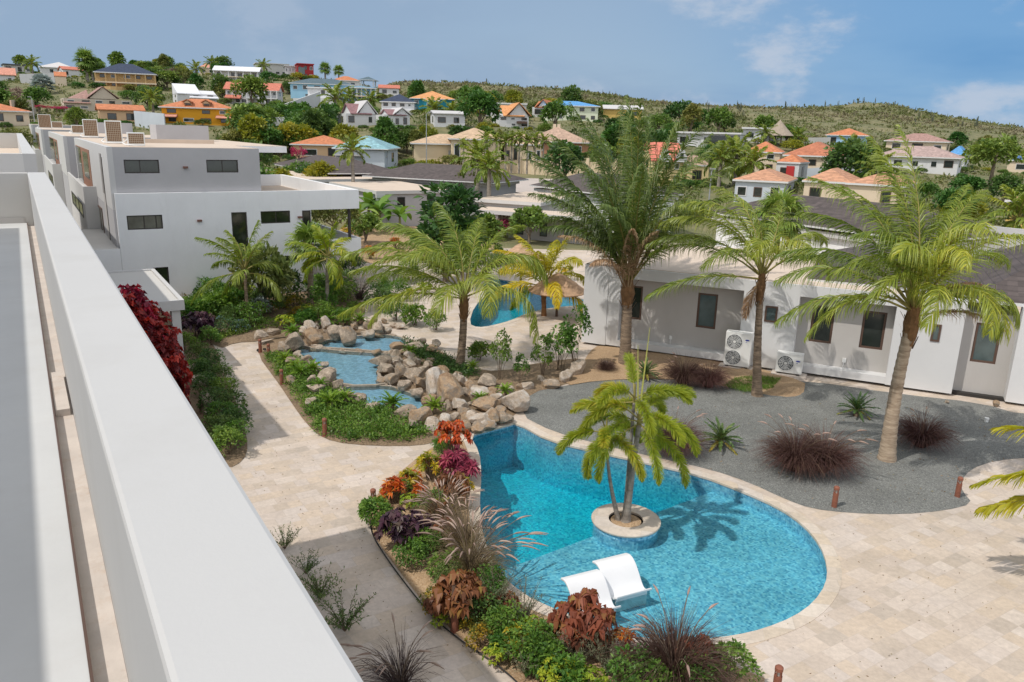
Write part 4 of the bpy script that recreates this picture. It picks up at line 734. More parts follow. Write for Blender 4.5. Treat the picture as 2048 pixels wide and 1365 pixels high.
def build_house(h):
    key, label, xl, xr, yr, ye, yb, Y, dep, kind, rc, wc, turn, nw, st, phrase = h
    P = at((xl+xr)/2, yb, Y); k = mpp(P); a = R(turn)
    w = max(((xr-xl)*k-dep*abs(math.sin(a)))/math.cos(a), 3.0); wh = max((yb-ye)*k, 2.6); rh = max((ye-yr)*k-dep*.5*max(0, (ye-267)/FOC), .5)
    rz = -math.atan2(P[0], P[1])+a
    t = thing('hill_house', label, 'house', (P[0], P[1], P[2]), rz, 'houses on the hillside'); HPOS[key] = (P[0], P[1], P[2], w, dep, phrase)
    rm_, wm_ = roofm(rc), wallm(wc); ov = min(.55, w*.05) if kind != 'flat' else 0
    w -= 2*ov
    MB().box(-w/2, w/2, 0, dep, -3, wh-.02).build('wall', wm_, t)
    if kind == 'hip': hip(t, -w/2, w/2, 0, dep, wh, wh+rh, rm_, ov=ov, th=.2)
    elif kind == 'gable': gable_x(t, w, dep, wh, wh+rh, ov, rm_, wm_)
    elif kind == 'gablef': gable_y(t, w*.42, dep, wh+.4, wh+rh*1.0, .35, rm_, wm_, w*.08); 
    elif kind == 'gablex': gable_x(t, w*.6, dep, wh, wh+rh*.8, ov, rm_, wm_)
    elif kind == 'shed':
        b_ = MB(); b_.add([(-w/2,-.3,wh),(w*.1,-.3,wh),(w*.1,dep,wh+rh),(-w/2,dep,wh+rh),(-w/2,-.3,wh-.2),(w*.1,-.3,wh-.2),(w*.1,dep,wh-.2),(-w/2,dep,wh-.2)], [(0,1,2,3),(0,4,5,1),(1,5,6,2),(2,6,7,3),(3,7,4,0)]); b_.build('roof', rm_, t)
        b_ = MB(); b_.add([(-w*.2,-1.5,wh-.9),(w/2+.3,-1.5,wh-.9),(w/2+.3,dep*.7,wh+rh*.4),(-w*.2,dep*.7,wh+rh*.4),(-w*.2,-1.5,wh-1.1),(w/2+.3,-1.5,wh-1.1),(w/2+.3,dep*.7,wh-1.1),(-w*.2,dep*.7,wh-1.1)], [(0,1,2,3),(0,4,5,1),(1,5,6,2),(2,6,7,3),(3,7,4,0)]); b_.build('lower_roof', rm_, t)
    else:
        b_ = MB(); b_.box(-w/2-.25, w/2+.25, -.6, dep+.2, wh-.018, wh+max(.25, rh*.6)); b_.build('roof', rm_, t)
    sh = wh/st
    for s_ in range(st):
        for i in range(nw):
            if hr.random() < .12: continue
            ww = min(w/nw*hr.uniform(.34, .62), 2.6); xc = -w/2+w*(i+.5)/nw+hr.uniform(-.1, .1)*w/nw; z0 = s_*sh+sh*.30; z1 = s_*sh+sh*hr.uniform(.70, .82)
            f = MB().box(xc-ww/2, xc+ww/2, -.05, .02, z0, z1).build('window', WHITE2 if hr.random() < .5 else BROWN, t)
            MB().box(xc-ww/2+.1, xc+ww/2-.1, -.07, -.049, z0+.1, z1-.1).build('pane', GLASS, f)
    for s_ in range(st):                                   # side windows
        MB().box(-w/2-.05, -w/2+.02, dep*.3, dep*.5, s_*sh+sh*.32, s_*sh+sh*.78).build('window', GLASS, t)
        MB().box(w/2-.02, w/2+.05, dep*.35, dep*.55, s_*sh+sh*.32, s_*sh+sh*.78).build('window', GLASS, t)
    return t, w, dep, wh, rh, k
for h in HOUSES:
    t, w, dep, wh, rh, k = build_house(h); key = h[0]
    if key == 'yellow':
        for x_ in (-w*.13, w*.14):
            d_ = MB().box(x_-.75, x_+.75, .9, 2.6, wh+.35, wh+1.15).build('dormer', wallm('peach'), t); gable_y(t, 1.5, 1.9, wh+1.1, wh+1.6, .2, roofm('orange'), wallm('peach'), x_, 'dormer_roof')
            MB().box(x_-.5, x_+.5, .86, .9, wh+.5, wh+1.05).build('pane', GLASS, d_)
        for xa, xb in ((-w*.58, -w*.28), (w*.28, w*.52)):
            b_ = MB(); b_.add([(xa, -1.6, wh*.44), (xb, -1.6, wh*.44), (xb, -.01, wh*.58), (xa, -.01, wh*.58), (xa, -1.6, wh*.4), (xb, -1.6, wh*.4), (xb, -.01, wh*.4), (xa, -.01, wh*.4)], [(0,1,2,3),(0,4,5,1),(1,5,6,2),(7,3,2,6),(0,3,7,4),(7,6,5,4)]); b_.build('awning', roofm('salmon'), t)
    if key == 'beigegable':
        b_ = MB(); b_.add([(-w*.52, -.5, wh*.62), (-w*.12, -.5, wh*.62), (-w*.12, dep*.6, wh+rh*.75), (-w*.4, dep*.6, wh+.2), (-w*.52, -.5, wh*.58), (-w*.12, -.5, wh*.58), (-w*.12, dep*.6, wh*.58), (-w*.4, dep*.6, wh*.58)], [(0,1,2,3),(0,4,5,1),(1,5,6,2),(2,6,7,3),(3,7,4,0)]); b_.build('lean_to_roof', roofm('pinkbrown'), t)
    if key in ('navy', 'veranda', 'bluewing'):
        for i in range(7): x_ = -w*.5+w*i/6; MB().box(x_-.16, x_+.16, -1.3, -.98, -1, wh-.25).build('post', wallm('white' if key != 'navy' else 'ochre'), t)
        MB().box(-w*.52, w*.52, -1.5, -.01, wh-.3, wh-.1).build('veranda_roof', wallm('white'), t); MB().box(-w*.52, w*.52, -1.5, -.02, wh*.32, wh*.4).build('veranda_floor', wallm('cream'), t)
    if key == 'navy': MB().lathe([(1.5, -9), (1.5, -2.4), (2.6, -2.2), (2.6, -1.2), (3.4, -.9), (3.4, .3)], (-w*.2, -1.5, 0), 14).build('tower_base', wallm('ochre'), t)
    if key in ('purplea', 'purpleb'): gable_y(t, w*.62, dep*1.02, wh+.1, wh+rh*1.05, .3, roofm('palemetal'), wallm('white'), w*.2, 'gable_roof')
    if key in ('balcony', 'orangegab'):
        gable_y(t, w*.7, dep*1.02, wh+.1, wh+rh, .5, roofm('lightorange' if key == 'balcony' else 'orange'), wallm('white'), w*.16, 'gable_roof')
        if key == 'balcony': MB().box(w*.1, w*.42, -1.1, -.08, wh*.38, wh*.56).build('balcony', BROWN, t)
    if key == 'salmon':
        for x_ in (-w*.12, w*.42):
            b_ = MB(); b_.prism([(x_-.75, 0), (x_-.75, .8), (x_-.5, .95), (x_-.4, 1.5), (x_, 1.9), (x_+.4, 1.5), (x_+.5, .95), (x_+.75, .8), (x_+.75, 0)], 0, .3)
            b_.v = [(v[0], -.62+v[2], wh-.2+v[1]) for v in b_.v]; b_.build('scrolled_gable', wallm('white'), t); MB().box(x_-.22, x_+.22, -.66, -.63, wh+.3, wh+1.0).build('window', GLASS, t)
    if key == 'redtiers':
        b_ = MB(); b_.add([(-w*.5, -2.2, wh*.42), (-w*.2, -2.2, wh*.42), (-w*.2, -.02, wh*.62), (-w*.5, -.02, wh*.62), (-w*.5, -2.2, wh*.36), (-w*.2, -2.2, wh*.36), (-w*.2, -.02, wh*.36), (-w*.5, -.02, wh*.36)], [(0,1,2,3),(0,4,5,1),(1,5,6,2),(3,7,4,0)]); b_.build('porch_roof', roofm('red'), t)
        MB().box(-w*.1, w*.5, -1.6, -.02, wh*.40, wh*.46).build('balcony', wallm('white'), t)
        for i in range(6): x_ = -w*.08+i*w*.115; MB().box(x_-.12, x_+.12, -1.55, -1.3, -1, wh-.3).build('post', wallm('white'), t)
        hip(t, -w*.1, w*.52, -1.2, dep*.6, wh-.2, wh+rh*.35, roofm('red'), 'front_roof', .3)
    if key == 'modern': MB().box(w*.0, w*.5, -.12, -.06, .2, wh*.88).build('glass_front', GLASS, t)
    if key == 'redcube': MB().box(-w*.45, -w*.05, -.12, -.06, wh*.35, wh*.8).build('glass_front', GLASSB, t)
    if key == 'stucco': MB().box(-w*.5, w*.5, -3.5, -.02, -3, wh*.45).build('lower_terrace', wallm('white'), t); MB().box(-w*.9, -w*.5, -3.5, dep*.5, -3, wh*.4).build('side_wing', wallm('white'), t)
    if key == 'kiosk': MB().box(-.1, .9, -.09, -.071, 0, 2.1).build('door', plain('red_door', (.45, .03, .03), .5), t)
    if key in ('mansionwing',): MB().box(w*.05, w*.42, -.1, -.071, 0, wh*.7).build('garage_shutter', plain('grey_shutter', (.42, .40, .38), .6, .1, 2), t)
    if key == 'tealroof': MB().box(-w*.5, w*.5, -.9, -.05, wh*.62, wh*.68).build('canopy', wallm('grey'), t); hip(t, w*.05, w*.5, -2.5, dep*.5, wh+.02, wh+rh*.6, roofm('tealroof'), 'front_roof', .5); MB().box(w*.08, w*.48, -2.4, -.08, -3, wh-.2).build('bay', wallm('bluegrey'), t)
    if key == 'tanroof':
        for x_ in (-w*.05, w*.02): MB().box(x_-.3, x_+.3, dep*.45, dep*.55, wh+rh*.8, wh+rh+.5).build('chimney', wallm('cream'), t)
    if key in ('navywhite',): MB().box(-w*.5, w*.5, -2.2, -.02, -3, wh*.35).build('terrace', wallm('white'), t)
# gazebo, thatched shelter, garden walls
P = at(737, 178, 262); k = mpp(P); t = thing('gazebo', 'open slate roofed gazebo tower above the light blue wing', 'gazebo', tuple(P), 0)
hip(t, -18*k, 18*k, -18*k, 18*k, 16*k, 23*k, roofm('slate')); MB().box(-13*k, 13*k, -13*k, 13*k, -3, 3*k).build('base', wallm('skyblue'), t)
for sx in (-1, 1):
    for sy in (-1, 1): MB().box(sx*12*k-.2, sx*12*k+.2, sy*12*k-.2, sy*12*k+.2, 3*k+.001, 16*k-.15).build('post', wallm('white'), t)
THATCH = plain('grey_thatch', (.33, .27, .21), .95, .2, 3, .5, 12)
P = at(1556, 284, 160); t = thing('thatched_shelter', 'grey conical thatched shelter beside the white modern house', 'shelter', tuple(P), 0)
MB().lathe([(2.9, 1.2), (1.5, 2.6), (.15, 4.1), (.001, 4.3)], seg=14).build('thatch_roof', THATCH, t)
for k_ in range(4): MB().tube([(1.7*math.cos(k_*1.57), 1.7*math.sin(k_*1.57), -1), (1.7*math.cos(k_*1.57), 1.7*math.sin(k_*1.57), 1.9)], .12, 6).build('post', BROWN, t)
def garden_wall(px0, px1, Y0, Y1, py0, py1, h_, mat, label, posts=0):
    A, B = at(px0, py0, Y0), at(px1, py1, Y1); d = B-A; L = math.hypot(d[0], d[1]); t = thing('garden_wall', label, 'wall', tuple(A), math.atan2(d[1], d[0]))
    b_ = MB(); s_ = d[2]/L; b_.add([(0,-.12,-2),(L,-.12,-2+d[2]),(L,.12,-2+d[2]),(0,.12,-2),(0,-.12,h_),(L,-.12,h_+d[2]),(L,.12,h_+d[2]),(0,.12,h_)], [(0,3,2,1),(4,5,6,7),(0,1,5,4),(1,2,6,5),(2,3,7,6),(3,0,4,7)]); b_.build('wall_panel', mat, t)
    for i in range(posts): x_ = L*(i+.5)/posts; MB().box(x_-.25, x_+.25, -.3, .3, -2+s_*x_, h_+.55+s_*x_).build('post', mat, t)
garden_wall(1000, 1245, 120, 116, 334, 340, 1.0, wallm('sandwall'), 'beige garden wall with square posts before the palm row', 9)
garden_wall(545, 665, 150, 152, 252, 246, 1.5, wallm('white'), 'white garden wall below the white stucco cube')
garden_wall(560, 640, 190, 215, 226, 196, 1.6, wallm('white'), 'white ramp wall climbing beside the stepped red roofs')
garden_wall(270, 330, 148, 146, 240, 246, 1.6, wallm('bluegrey'), 'pale wall beside the bright yellow house')
garden_wall(40, 125, 235, 240, 160, 158, 1.6, wallm('white'), 'white wall below the pale grey hilltop roof')
garden_wall(22, 70, 150, 170, 214, 212, 1.2, wallm('cream'), 'sloping cream wall behind the left orange roof')
garden_wall(1230, 1660, 180, 186, 290, 284, 1.0, wallm('grey'), 'long grey wall at the foot of the scrub hill')
garden_wall(1610, 1760, 105, 100, 362, 352, 1.6, wallm('bluegrey'), 'grey wall in front of the round green tree')
garden_wall(1960, 2200, 48, 40, 522, 560, 2.2, WHITE, 'white boundary wall behind the right coconut palm')
def patch(name, px, Ys, mat, dz=.25):                                                          # roads and drives laid on the terrain
    v = []; 
    for (x, y), Y in zip(px, Ys): P = at(x, y, Y); v.append((P[0], P[1], terr1(P[0], P[1])+dz))
    n_ = len(v)//2; structure(MB().add(v, [(i, i+1, 2*n_-2-i, 2*n_-1-i) for i in range(n_-1)]).build(name, mat))
ASPH = plain('pale_drive', (.46, .40, .36), .9, .1, .3, .2, 20)
patch('road', [(985,345),(1110,342),(1240,345),(1255,372),(1130,362),(985,360)], [112,112,110,92,98,100], ASPH)
patch('road', [(575,232),(640,232),(620,250),(560,250)], [172,172,155,155], ASPH)
# ================================================================ PLANTS
pr = np.random.RandomState(21); prr = random.Random(22)
def unit(v): return v/(np.linalg.norm(v, axis=-1, keepdims=True)+1e-9)
class Q:
    """quads gathered as arrays, one leaf per island"""
    def __init__(s): s.V = []; s.F = []; s.n = 0; s.T = []; s.M = []
    def add(s, V, F, tint=None, m=0):
        V = np.asarray(V, float).reshape(-1, 3); F = np.asarray(F, int).reshape(-1, 4); s.V.append(V); s.F.append(F+s.n); s.n += len(V)
        s.T.append(np.full(len(V), .5) if tint is None else np.broadcast_to(tint, (len(V),)).astype(float)); s.M.append(np.full(len(F), m, int)); return s
    def mesh(s, name, mats):
        if not isinstance(mats, (list, tuple)): mats = [mats]
        me = np_mesh(name, np.concatenate(s.V), np.concatenate(s.F), mats[0], np.concatenate(s.T))
        for q in mats[1:]: me.materials.append(q)
        if len(mats) > 1: me.polygons.foreach_set('material_index', np.concatenate(s.M).astype(np.int32))
        return me
    def tube(s, pts, rad, seg=5, m=0, tint=None):
        b_ = MB().tube(pts, rad, seg, False); return s.add(b_.v, b_.f, tint, m)
    def leaves(s, base, dirs, ln, wd, tint=None, m=0, droop=.25):
        """pointed leaves: base, widest point, tip"""
        n_ = len(base); up = np.array([0, 0, 1.0]); dirs = unit(dirs); side = unit(np.cross(dirs, up+pr.randn(n_, 3)*.5)); ln = np.broadcast_to(ln, (n_,))[:, None]; wd = np.broadcast_to(wd, (n_,))[:, None]
        mid = base+dirs*ln*.5; tip = base+unit(dirs+np.array([0, 0, -droop]))*ln
        V = np.stack([base, mid+side*wd*.5, tip, mid-side*wd*.5], 1).reshape(-1, 3); F = np.arange(4*n_).reshape(-1, 4)
        return s.add(V, F, None if tint is None else np.repeat(np.broadcast_to(tint, (n_,)), 4), m)
    def blades(s, base, d1, d2, ln, wd, tint=None, m=0):
        """three-piece strap leaves that sag towards the tip (palm leaflets, grass)"""
        n_ = len(base); d1 = unit(d1); d2 = unit(d2); dm = unit(d1*.62+d2*.5); d3 = unit(d2*1.0+(d2-d1)*.45); ln = np.broadcast_to(ln, (n_,))[:, None]; wv = np.asarray(wd)
        p1 = base+d1*ln*.30; p2 = p1+dm*ln*.36; p3 = p2+d3*ln*.34
        V = np.stack([base-wv*.35, base+wv*.35, p1-wv*.5, p1+wv*.5, p2-wv*.36, p2+wv*.36, p3-wv*.06, p3+wv*.06], 1).reshape(-1, 3)
        o = np.arange(n_)[:, None]*8; F = np.concatenate([o+np.array([[0, 1, 3, 2]]), o+np.array([[2, 3, 5, 4]]), o+np.array([[4, 5, 7, 6]])], 1).reshape(-1, 4)
        return s.add(V, F, None if tint is None else np.repeat(np.broadcast_to(tint, (n_,)), 8), m)
def frond(q, P0, az, el, L, bend, nl, ll, droop, wd, tint, pow_=1.25, radial=False, fwd=.55, roll=0.0, start=.14, rr=.03, prof=None, lift=.18, wind=0.0):
    ns = 18; s_ = np.linspace(0, 1, ns); e = el-bend*s_**pow_; h = np.array([math.cos(az), math.sin(az), 0]); up = np.array([0, 0, 1.0])
    T = unit(np.cos(e)[:, None]*h+np.sin(e)[:, None]*up+np.array([-1.0, .25, -.1])*wind*(s_**1.3)[:, None]); P = P0+np.concatenate([np.zeros((1, 3)), np.cumsum((T[1:]+T[:-1])/2, 0)])*(L/(ns-1))
    q.tube([tuple(p) for p in P[::3]], [rr*(1-.85*k/5) for k in range(len(P[::3]))], 4, m=1)
    t_ = np.repeat(np.linspace(start, .995, nl), 2); t_ = np.clip(t_+pr.randn(len(t_))*.004, start, 1); sd = np.tile([1.0, -1.0], nl)
    ip = lambda A: np.stack([np.interp(t_, s_, A[:, k]) for k in range(3)], 1)
    B, TT = ip(P), unit(ip(T)); lat = unit(np.cross(TT, up)); nrm = np.cross(lat, TT)
    pf = (prof or (lambda x: np.minimum(1, (x-start)/.18+.45)*np.sqrt(np.maximum(0, 1.02-x**3))))(t_)
    if radial: ph = pr.rand(len(t_))*2*math.pi; D = lat*np.cos(ph)[:, None]+nrm*np.sin(ph)[:, None]
    else: ph = roll*sd+lift+pr.randn(len(t_))*.22-.35*(t_-.4); D = lat*(sd*np.cos(ph))[:, None]+nrm*np.sin(ph)[:, None]
    f_ = fwd+.35+.9*t_**1.6
    d1 = unit(D+TT*f_[:, None]+pr.randn(len(t_), 3)*.10+np.array([-1.0, .25, 0])*wind*.7); d2 = unit(d1+np.array([0, 0, -1.0])*(droop*(.7+.6*pr.rand(len(t_))))[:, None])
    w = unit(np.cross(d1, np.cross(TT, d1)+pr.randn(len(t_), 3)*.25))*0+unit(TT-d1*(TT*d1).sum(1, keepdims=True)+nrm*pr.randn(len(t_), 1)*.5)*wd
    q.blades(B, d1, d2, ll*pf*(.9+.2*pr.rand(len(t_))), w, np.clip(tint+pr.randn(len(t_))*.09, 0, 1)); return P
# --- foliage materials
L_COCO = leafmat('coconut_leaf', [(0.0819, 0.131, 0.025), (0.164, 0.231, 0.0333), (0.311, 0.356, 0.0488), (0.59, 0.541, 0.0695)], .35, .42, .03, spec=.5, tint=True)
L_DARKP = leafmat('dark_palm_leaf', [(0.0546, 0.095, 0.0236), (0.111, 0.168, 0.0341), (0.204, 0.246, 0.0458), (0.461, 0.399, 0.0654)], .32, .42, .03, spec=.5, tint=True)
L_YELP = leafmat('yellow_palm_leaf', [(0.115, 0.161, 0.0207), (0.276, 0.299, 0.0253), (0.529, 0.46, 0.0345), (0.713, 0.552, 0.0345)], .38, .45, .03, tint=True)
L_FOX = leafmat('foxtail_leaf', [(0.12, 0.189, 0.0245), (0.241, 0.318, 0.0341), (0.433, 0.454, 0.0477), (0.801, 0.514, 0.0953)], .35, .45, .03, tint=True)
L_FAN = leafmat('fan_palm_leaf', [(0.084, 0.154, 0.0308), (0.154, 0.252, 0.049), (0.266, 0.35, 0.077), (0.462, 0.364, 0.084)], .3, .5, .05, tint=True)
L_DEAD = leafmat('dry_palm_leaf', [(0.242, 0.143, 0.077), (0.396, 0.253, 0.143), (0.506, 0.341, 0.209)], .15, .8, .05)
PETI = plain('palm_petiole', (.27, .23, .06), .6, .2, 6); PETID = plain('dry_petiole', (.33, .22, .12), .8, .2, 6)
def barkmat(name, c0, c1, ring=9.0):
    m_, t_, b = newmat(name); b.inputs['Roughness'].default_value = .9; g_ = nd(t_, 'ShaderNodeTexCoord'); mp = nd(t_, 'ShaderNodeMapping'); mp.inputs['Scale'].default_value = (1.5, 1.5, ring); t_.links.new(g_.outputs['Object'], mp.inputs[0])
    n1 = nd(t_, 'ShaderNodeTexNoise', i_Scale=1.6, i_Detail=7.0, i_Roughness=.7); t_.links.new(mp.outputs[0], n1.inputs['Vector']); rp = nd(t_, 'ShaderNodeValToRGB'); e = rp.color_ramp.elements
    e[0].position = .35; e[0].color = c4(c0); e[1].position = .65; e[1].color = c4(c1); t_.links.new(n1.outputs[0], rp.inputs[0]); t_.links.new(rp.outputs[0], b.inputs['Base Color'])
    bp = nd(t_, 'ShaderNodeBump', i_Strength=.8, i_Distance=.03); t_.links.new(n1.outputs[0], bp.inputs['Height']); t_.links.new(bp.outputs[0], b.inputs['Normal']); return m_
BARK = barkmat('palm_bark', (.11, .075, .05), (.34, .25, .17)); BARKP = barkmat('pale_palm_bark', (.25, .18, .12), (.52, .41, .30)); BARKG = barkmat('grey_palm_bark', (.17, .145, .12), (.36, .32, .27), 5)
BARKT = barkmat('tree_bark', (.12, .09, .06), (.30, .24, .18), 2); BOOT = plain('palm_boot_fibre', (.20, .105, .045), .95, .3, 7, .8, 25)
def curve(a, b_, bow, n_=9):
    a, b_ = np.array(a, float), np.array(b_, float); return [tuple(a+(b_-a)*k/(n_-1)+np.array(bow)*math.sin(math.pi*k/(n_-1))) for k in range(n_)]
def trunk_mesh(pts, r0, r1, name, mat, flare=1.5, rings=True):
    n_ = len(pts)*5; P = [np.array(p) for p in pts]; pp = []; rr = []
    for k in range(n_):
        u = k/(n_-1)*(len(P)-1); i = min(int(u), len(P)-2); f = u-i; pp.append(tuple(P[i]*(1-f)+P[i+1]*f)); s_ = k/(n_-1)
        r_ = r0+(r1-r0)*min(1, s_*1.15); r_ *= 1+(flare-1)*math.exp(-s_*n_*.22); rr.append(r_*(1+(.05 if k % 2 else -.03) if rings else 1))
    b_ = MB().tube(pp, rr, 12); me = bpy.data.meshes.new(name); me.from_pydata(b_.v, [], b_.f); me.materials.append(mat); me.polygons.foreach_set('use_smooth', [True]*len(me.polygons)); me.update(); return me
def palm(name, label, base, top, fr, r0=.19, r1=.11, leaf=L_COCO, bark=BARK, bow=(0, 0, 0), L=2.8, nl=46, ll=.62, droop=.9, wd=.042, boots=True, dead=(), shaft=False, cat='palm tree', group=None, fwd=.5, pet=PETI, windr=(.25, .6)):
    """fr: (azimuth deg, elevation deg, bend deg, length factor, tint) per frond"""
    t = thing(name, label, cat, tuple(base), 0, group); tp = np.array(top)-np.array(base)
    link('trunk', trunk_mesh(curve((0, 0, -.2), tp, bow), r0, r1, 'trunk', bark), t)
    q = Q()
    for az, el, bd, lf, ti in fr:
        a = R(az); P0 = tp+np.array([math.cos(a), math.sin(a), 0])*r1*.7+np.array([0, 0, .02+.3*max(0, math.sin(R(el)))])
        frond(q, P0, a, R(el), L*lf*pr.uniform(.93, 1.07), R(bd*pr.uniform(1.0, 1.3)), nl, ll*pr.uniform(.85, 1.1), droop*pr.uniform(.7, 1.5), wd, ti, fwd=fwd, roll=pr.uniform(-.45, .45), lift=pr.uniform(-.35, .15), pow_=pr.uniform(1.3, 1.8), start=.18, rr=.036, wind=pr.uniform(*windr))
    link('crown', q.mesh('crown', [leaf, pet]), t)
    if boots:
        b_ = MB(); rg = random.Random(len(fr))
        for k in range(22):
            a = k*2.4; z = -.75+k*.042; r_ = r1*1.05; c, s_ = math.cos(a), math.sin(a); o = r1*(1.55+rg.random()*.9); w = .045
            b_.add([(tp[0]+c*r_*.8-s_*w, tp[1]+s_*r_*.8+c*w, tp[2]+z-.2), (tp[0]+c*r_*.8+s_*w, tp[1]+s_*r_*.8-c*w, tp[2]+z-.2), (tp[0]+c*o+s_*w*.4, tp[1]+s_*o-c*w*.4, tp[2]+z+.16), (tp[0]+c*o-s_*w*.4, tp[1]+s_*o+c*w*.4, tp[2]+z+.16)], [(0, 1, 2, 3)])
        b_.tube([tuple(tp+np.array([0, 0, -.7])), tuple(tp+np.array([0, 0, -.2])), tuple(tp+np.array([0, 0, .35]))], [r1*1.1, r1*1.5, r1*.9], 10); b_.build('crown_fibre', BOOT, t)
    for az, el, bd, lf in dead:
        q = Q(); a = R(az); frond(q, tp+np.array([math.cos(a), math.sin(a), 0])*r1, a, R(el), L*lf, R(bd), nl, ll*.55, 2.0, wd*.8, .5); link('dead_frond', q.mesh('dead_frond', [L_DEAD, PETID]), t)
    return t
def auto_fr(n_, seed, el_hi=78, el_lo=-25, bend=70, tint=(.2, .6), jit=12, lf=(.85, 1.1)):
    rg = random.Random(seed); o = []
    for k in range(n_):
        s_ = k/(n_-1); o.append((k*137.5+rg.uniform(-jit, jit), el_hi+(el_lo-el_hi)*s_**1.05+rg.uniform(-6, 6), bend*(.55+.55*s_)+rg.uniform(-10, 12), rg.uniform(*lf)*(1-.12*(s_ < .15)), rg.uniform(*tint)))
    return o
def tops(bx, by, tx, ty, zb=0.0):
    B = gp(bx, by, zb); return tuple(B), tuple(at(tx, ty, B[1]))
# az is a math angle: 0 = right in the picture, 90 = away, 180 = left, 270 = towards the viewer; the wind leans everything to the left
b_, t_ = tops(918, 737, 928, 602)
palm('coconut_palm', 'spreading yellow green coconut palm standing between the rock stream and the far pool', b_, t_,
     [(178,38,62,1.15,.62),(196,14,58,1.12,.70),(222,26,88,1.0,.72),(160,58,80,1.1,.5),(205,62,95,1.08,.55),(140,68,70,1.0,.45),(100,82,50,.95,.4),(60,74,62,.95,.45),(240,70,100,.95,.6),(18,48,85,.95,.62),(335,30,98,1.02,.7),
      (300,48,105,.9,.7),(350,62,95,.95,.55),(45,50,70,.95,.4),(120,50,70,1.1,.4),(180,76,78,1.08,.45),(265,42,100,.7,.65),(80,62,62,1.0,.35),(150,30,60,1.1,.45),(20,72,75,.95,.5),(190,50,78,1.2,.6)],
     .17, .13, L_COCO, BARK, (.05, 0, 0), 4.3, 92, 1.1, 1.7, .032)
b_, t_ = tops(1088, 632, 1088, 577)
palm('coconut_palm', 'small golden yellow coconut palm beside the far pool', b_, t_, auto_fr(15, 4, 80, 2, 78, (.4, .85), 14), .14, .10, L_YELP, barkmat('orange_palm_bark', (.18, .075, .03), (.36, .19, .08)), (0, 0, 0), 3.2, 66, .85, 1.2, .05, True)
b_, t_ = tops(1250, 728, 1256, 575, .05)
palm('coconut_palm', 'tallest dark green palm with upright fronds and brown dead leaves', b_, t_,
     [(175,68,42,1.25,.2),(150,76,38,1.25,.2),(195,70,44,1.1,.25),(120,82,30,1.3,.15),(90,84,24,1.35,.2),(60,80,28,1.3,.2),(30,70,36,1.25,.3),(5,66,42,1.2,.45),(350,66,50,1.0,.5),(185,74,40,1.22,.12),(200,62,64,.8,.3),(165,64,62,.8,.25),
      (20,64,60,.85,.4),(340,60,70,.75,.55),(270,70,46,1.2,.35),(250,62,60,1.05,.3),(295,64,58,1.1,.5),(225,66,55,1.1,.3),(230,78,36,1.25,.25),(310,78,36,1.25,.35),(70,70,38,1.2,.1),(110,66,44,1.2,.1),(275,84,22,1.3,.4),(140,58,58,1.1,.2),(160,80,26,1.3,.3),(75,86,18,1.4,.35),(45,80,26,1.3,.4),(100,70,34,1.3,.15),(10,76,40,1.2,.4),(190,66,52,.95,.35),(300,80,30,1.3,.35),(240,72,46,1.2,.2),(85,64,40,1.25,.05),(0,66,56,.9,.35)],
     .24, .19, L_DARKP, BARK, (0, 0, 0), 5.3, 104, 1.0, 1.8, .040, True, ((205, 66, 70, .75), (262, 74, 62, .72), (285, 76, 58, .65), (232, 60, 80, .6)), fwd=.5, windr=(.02, .22))
b_, t_ = tops(1515, 790, 1523, 562, .08)
palm('coconut_palm', 'slim ringed coconut palm rising from the grass patch by the air conditioner', b_, t_,
     [(165,44,74,1.15,.3),(185,8,48,1.1,.3),(140,66,66,1.15,.5),(110,76,56,1.1,.5),(178,66,86,1.15,.55),(200,74,84,1.1,.5),(80,70,60,1.0,.4),(45,62,60,.95,.4),(15,58,82,.8,.55),(340,46,90,.75,.6),(300,62,105,.8,.7),(255,66,105,.85,.65),(225,50,95,.95,.4),(150,34,70,1.1,.3)],
     .16, .11, L_COCO, BARK, (-.05, 0, 0), 3.8, 82, .98, 1.7, .029, True, ((200, -62, 20, .35),))
b_, t_ = tops(1774, 922, 1826, 632)
palm('coconut_palm', 'leaning pale trunked coconut palm in front of the villa on the gravel', b_, t_,
     [(178,40,66,1.05,.35),(188,24,66,1.0,.45),(200,34,92,.95,.6),(165,56,70,1.05,.3),(150,68,62,1.05,.3),(120,78,46,1.1,.4),(95,82,34,1.15,.45),(60,78,42,1.1,.45),(35,66,60,1.05,.5),(12,52,76,1.0,.5),(350,34,84,.85,.6),(325,40,100,.8,.72),(300,52,112,.8,.75),(265,48,108,.85,.7),(235,52,105,.9,.6),(215,66,95,1.0,.5),(250,72,88,1.0,.7),(290,74,80,1.0,.75),(20,76,58,1.1,.55),(80,60,56,1.0,.25),(135,50,68,1.0,.25),(170,76,48,1.15,.4),(110,84,28,1.3,.5),(75,84,26,1.3,.55),(30,66,50,1.1,.45),(275,66,92,.95,.85),(225,74,80,1.0,.35),(315,66,84,.95,.7)],
     .21, .15, L_COCO, BARKP, (-.1, 0, 0), 4.0, 84, 1.02, 1.7, .029, True, ((30, 34, 66, 1.0), (352, 20, 60, .6)))
b_ = gp(2215, 1190); t_ = (b_[0], b_[1], 2.1)
palm('coconut_palm', 'young palm at the right edge whose yellow green frond reaches into view', b_, t_, [(168,20,52,1.2,.45),(182,34,60,1.1,.4),(176,6,40,1.15,.5),(160,0,36,1.1,.4),(150,50,60,1,.5),(90,60,60,1,.5),(20,50,60,1,.5),(300,50,60,1,.5),(240,44,80,1,.6),(60,40,70,1,.5)], .14, .1, L_YELP, BARK, (0, 0, 0), 2.6, 40, .75, .8, .055)
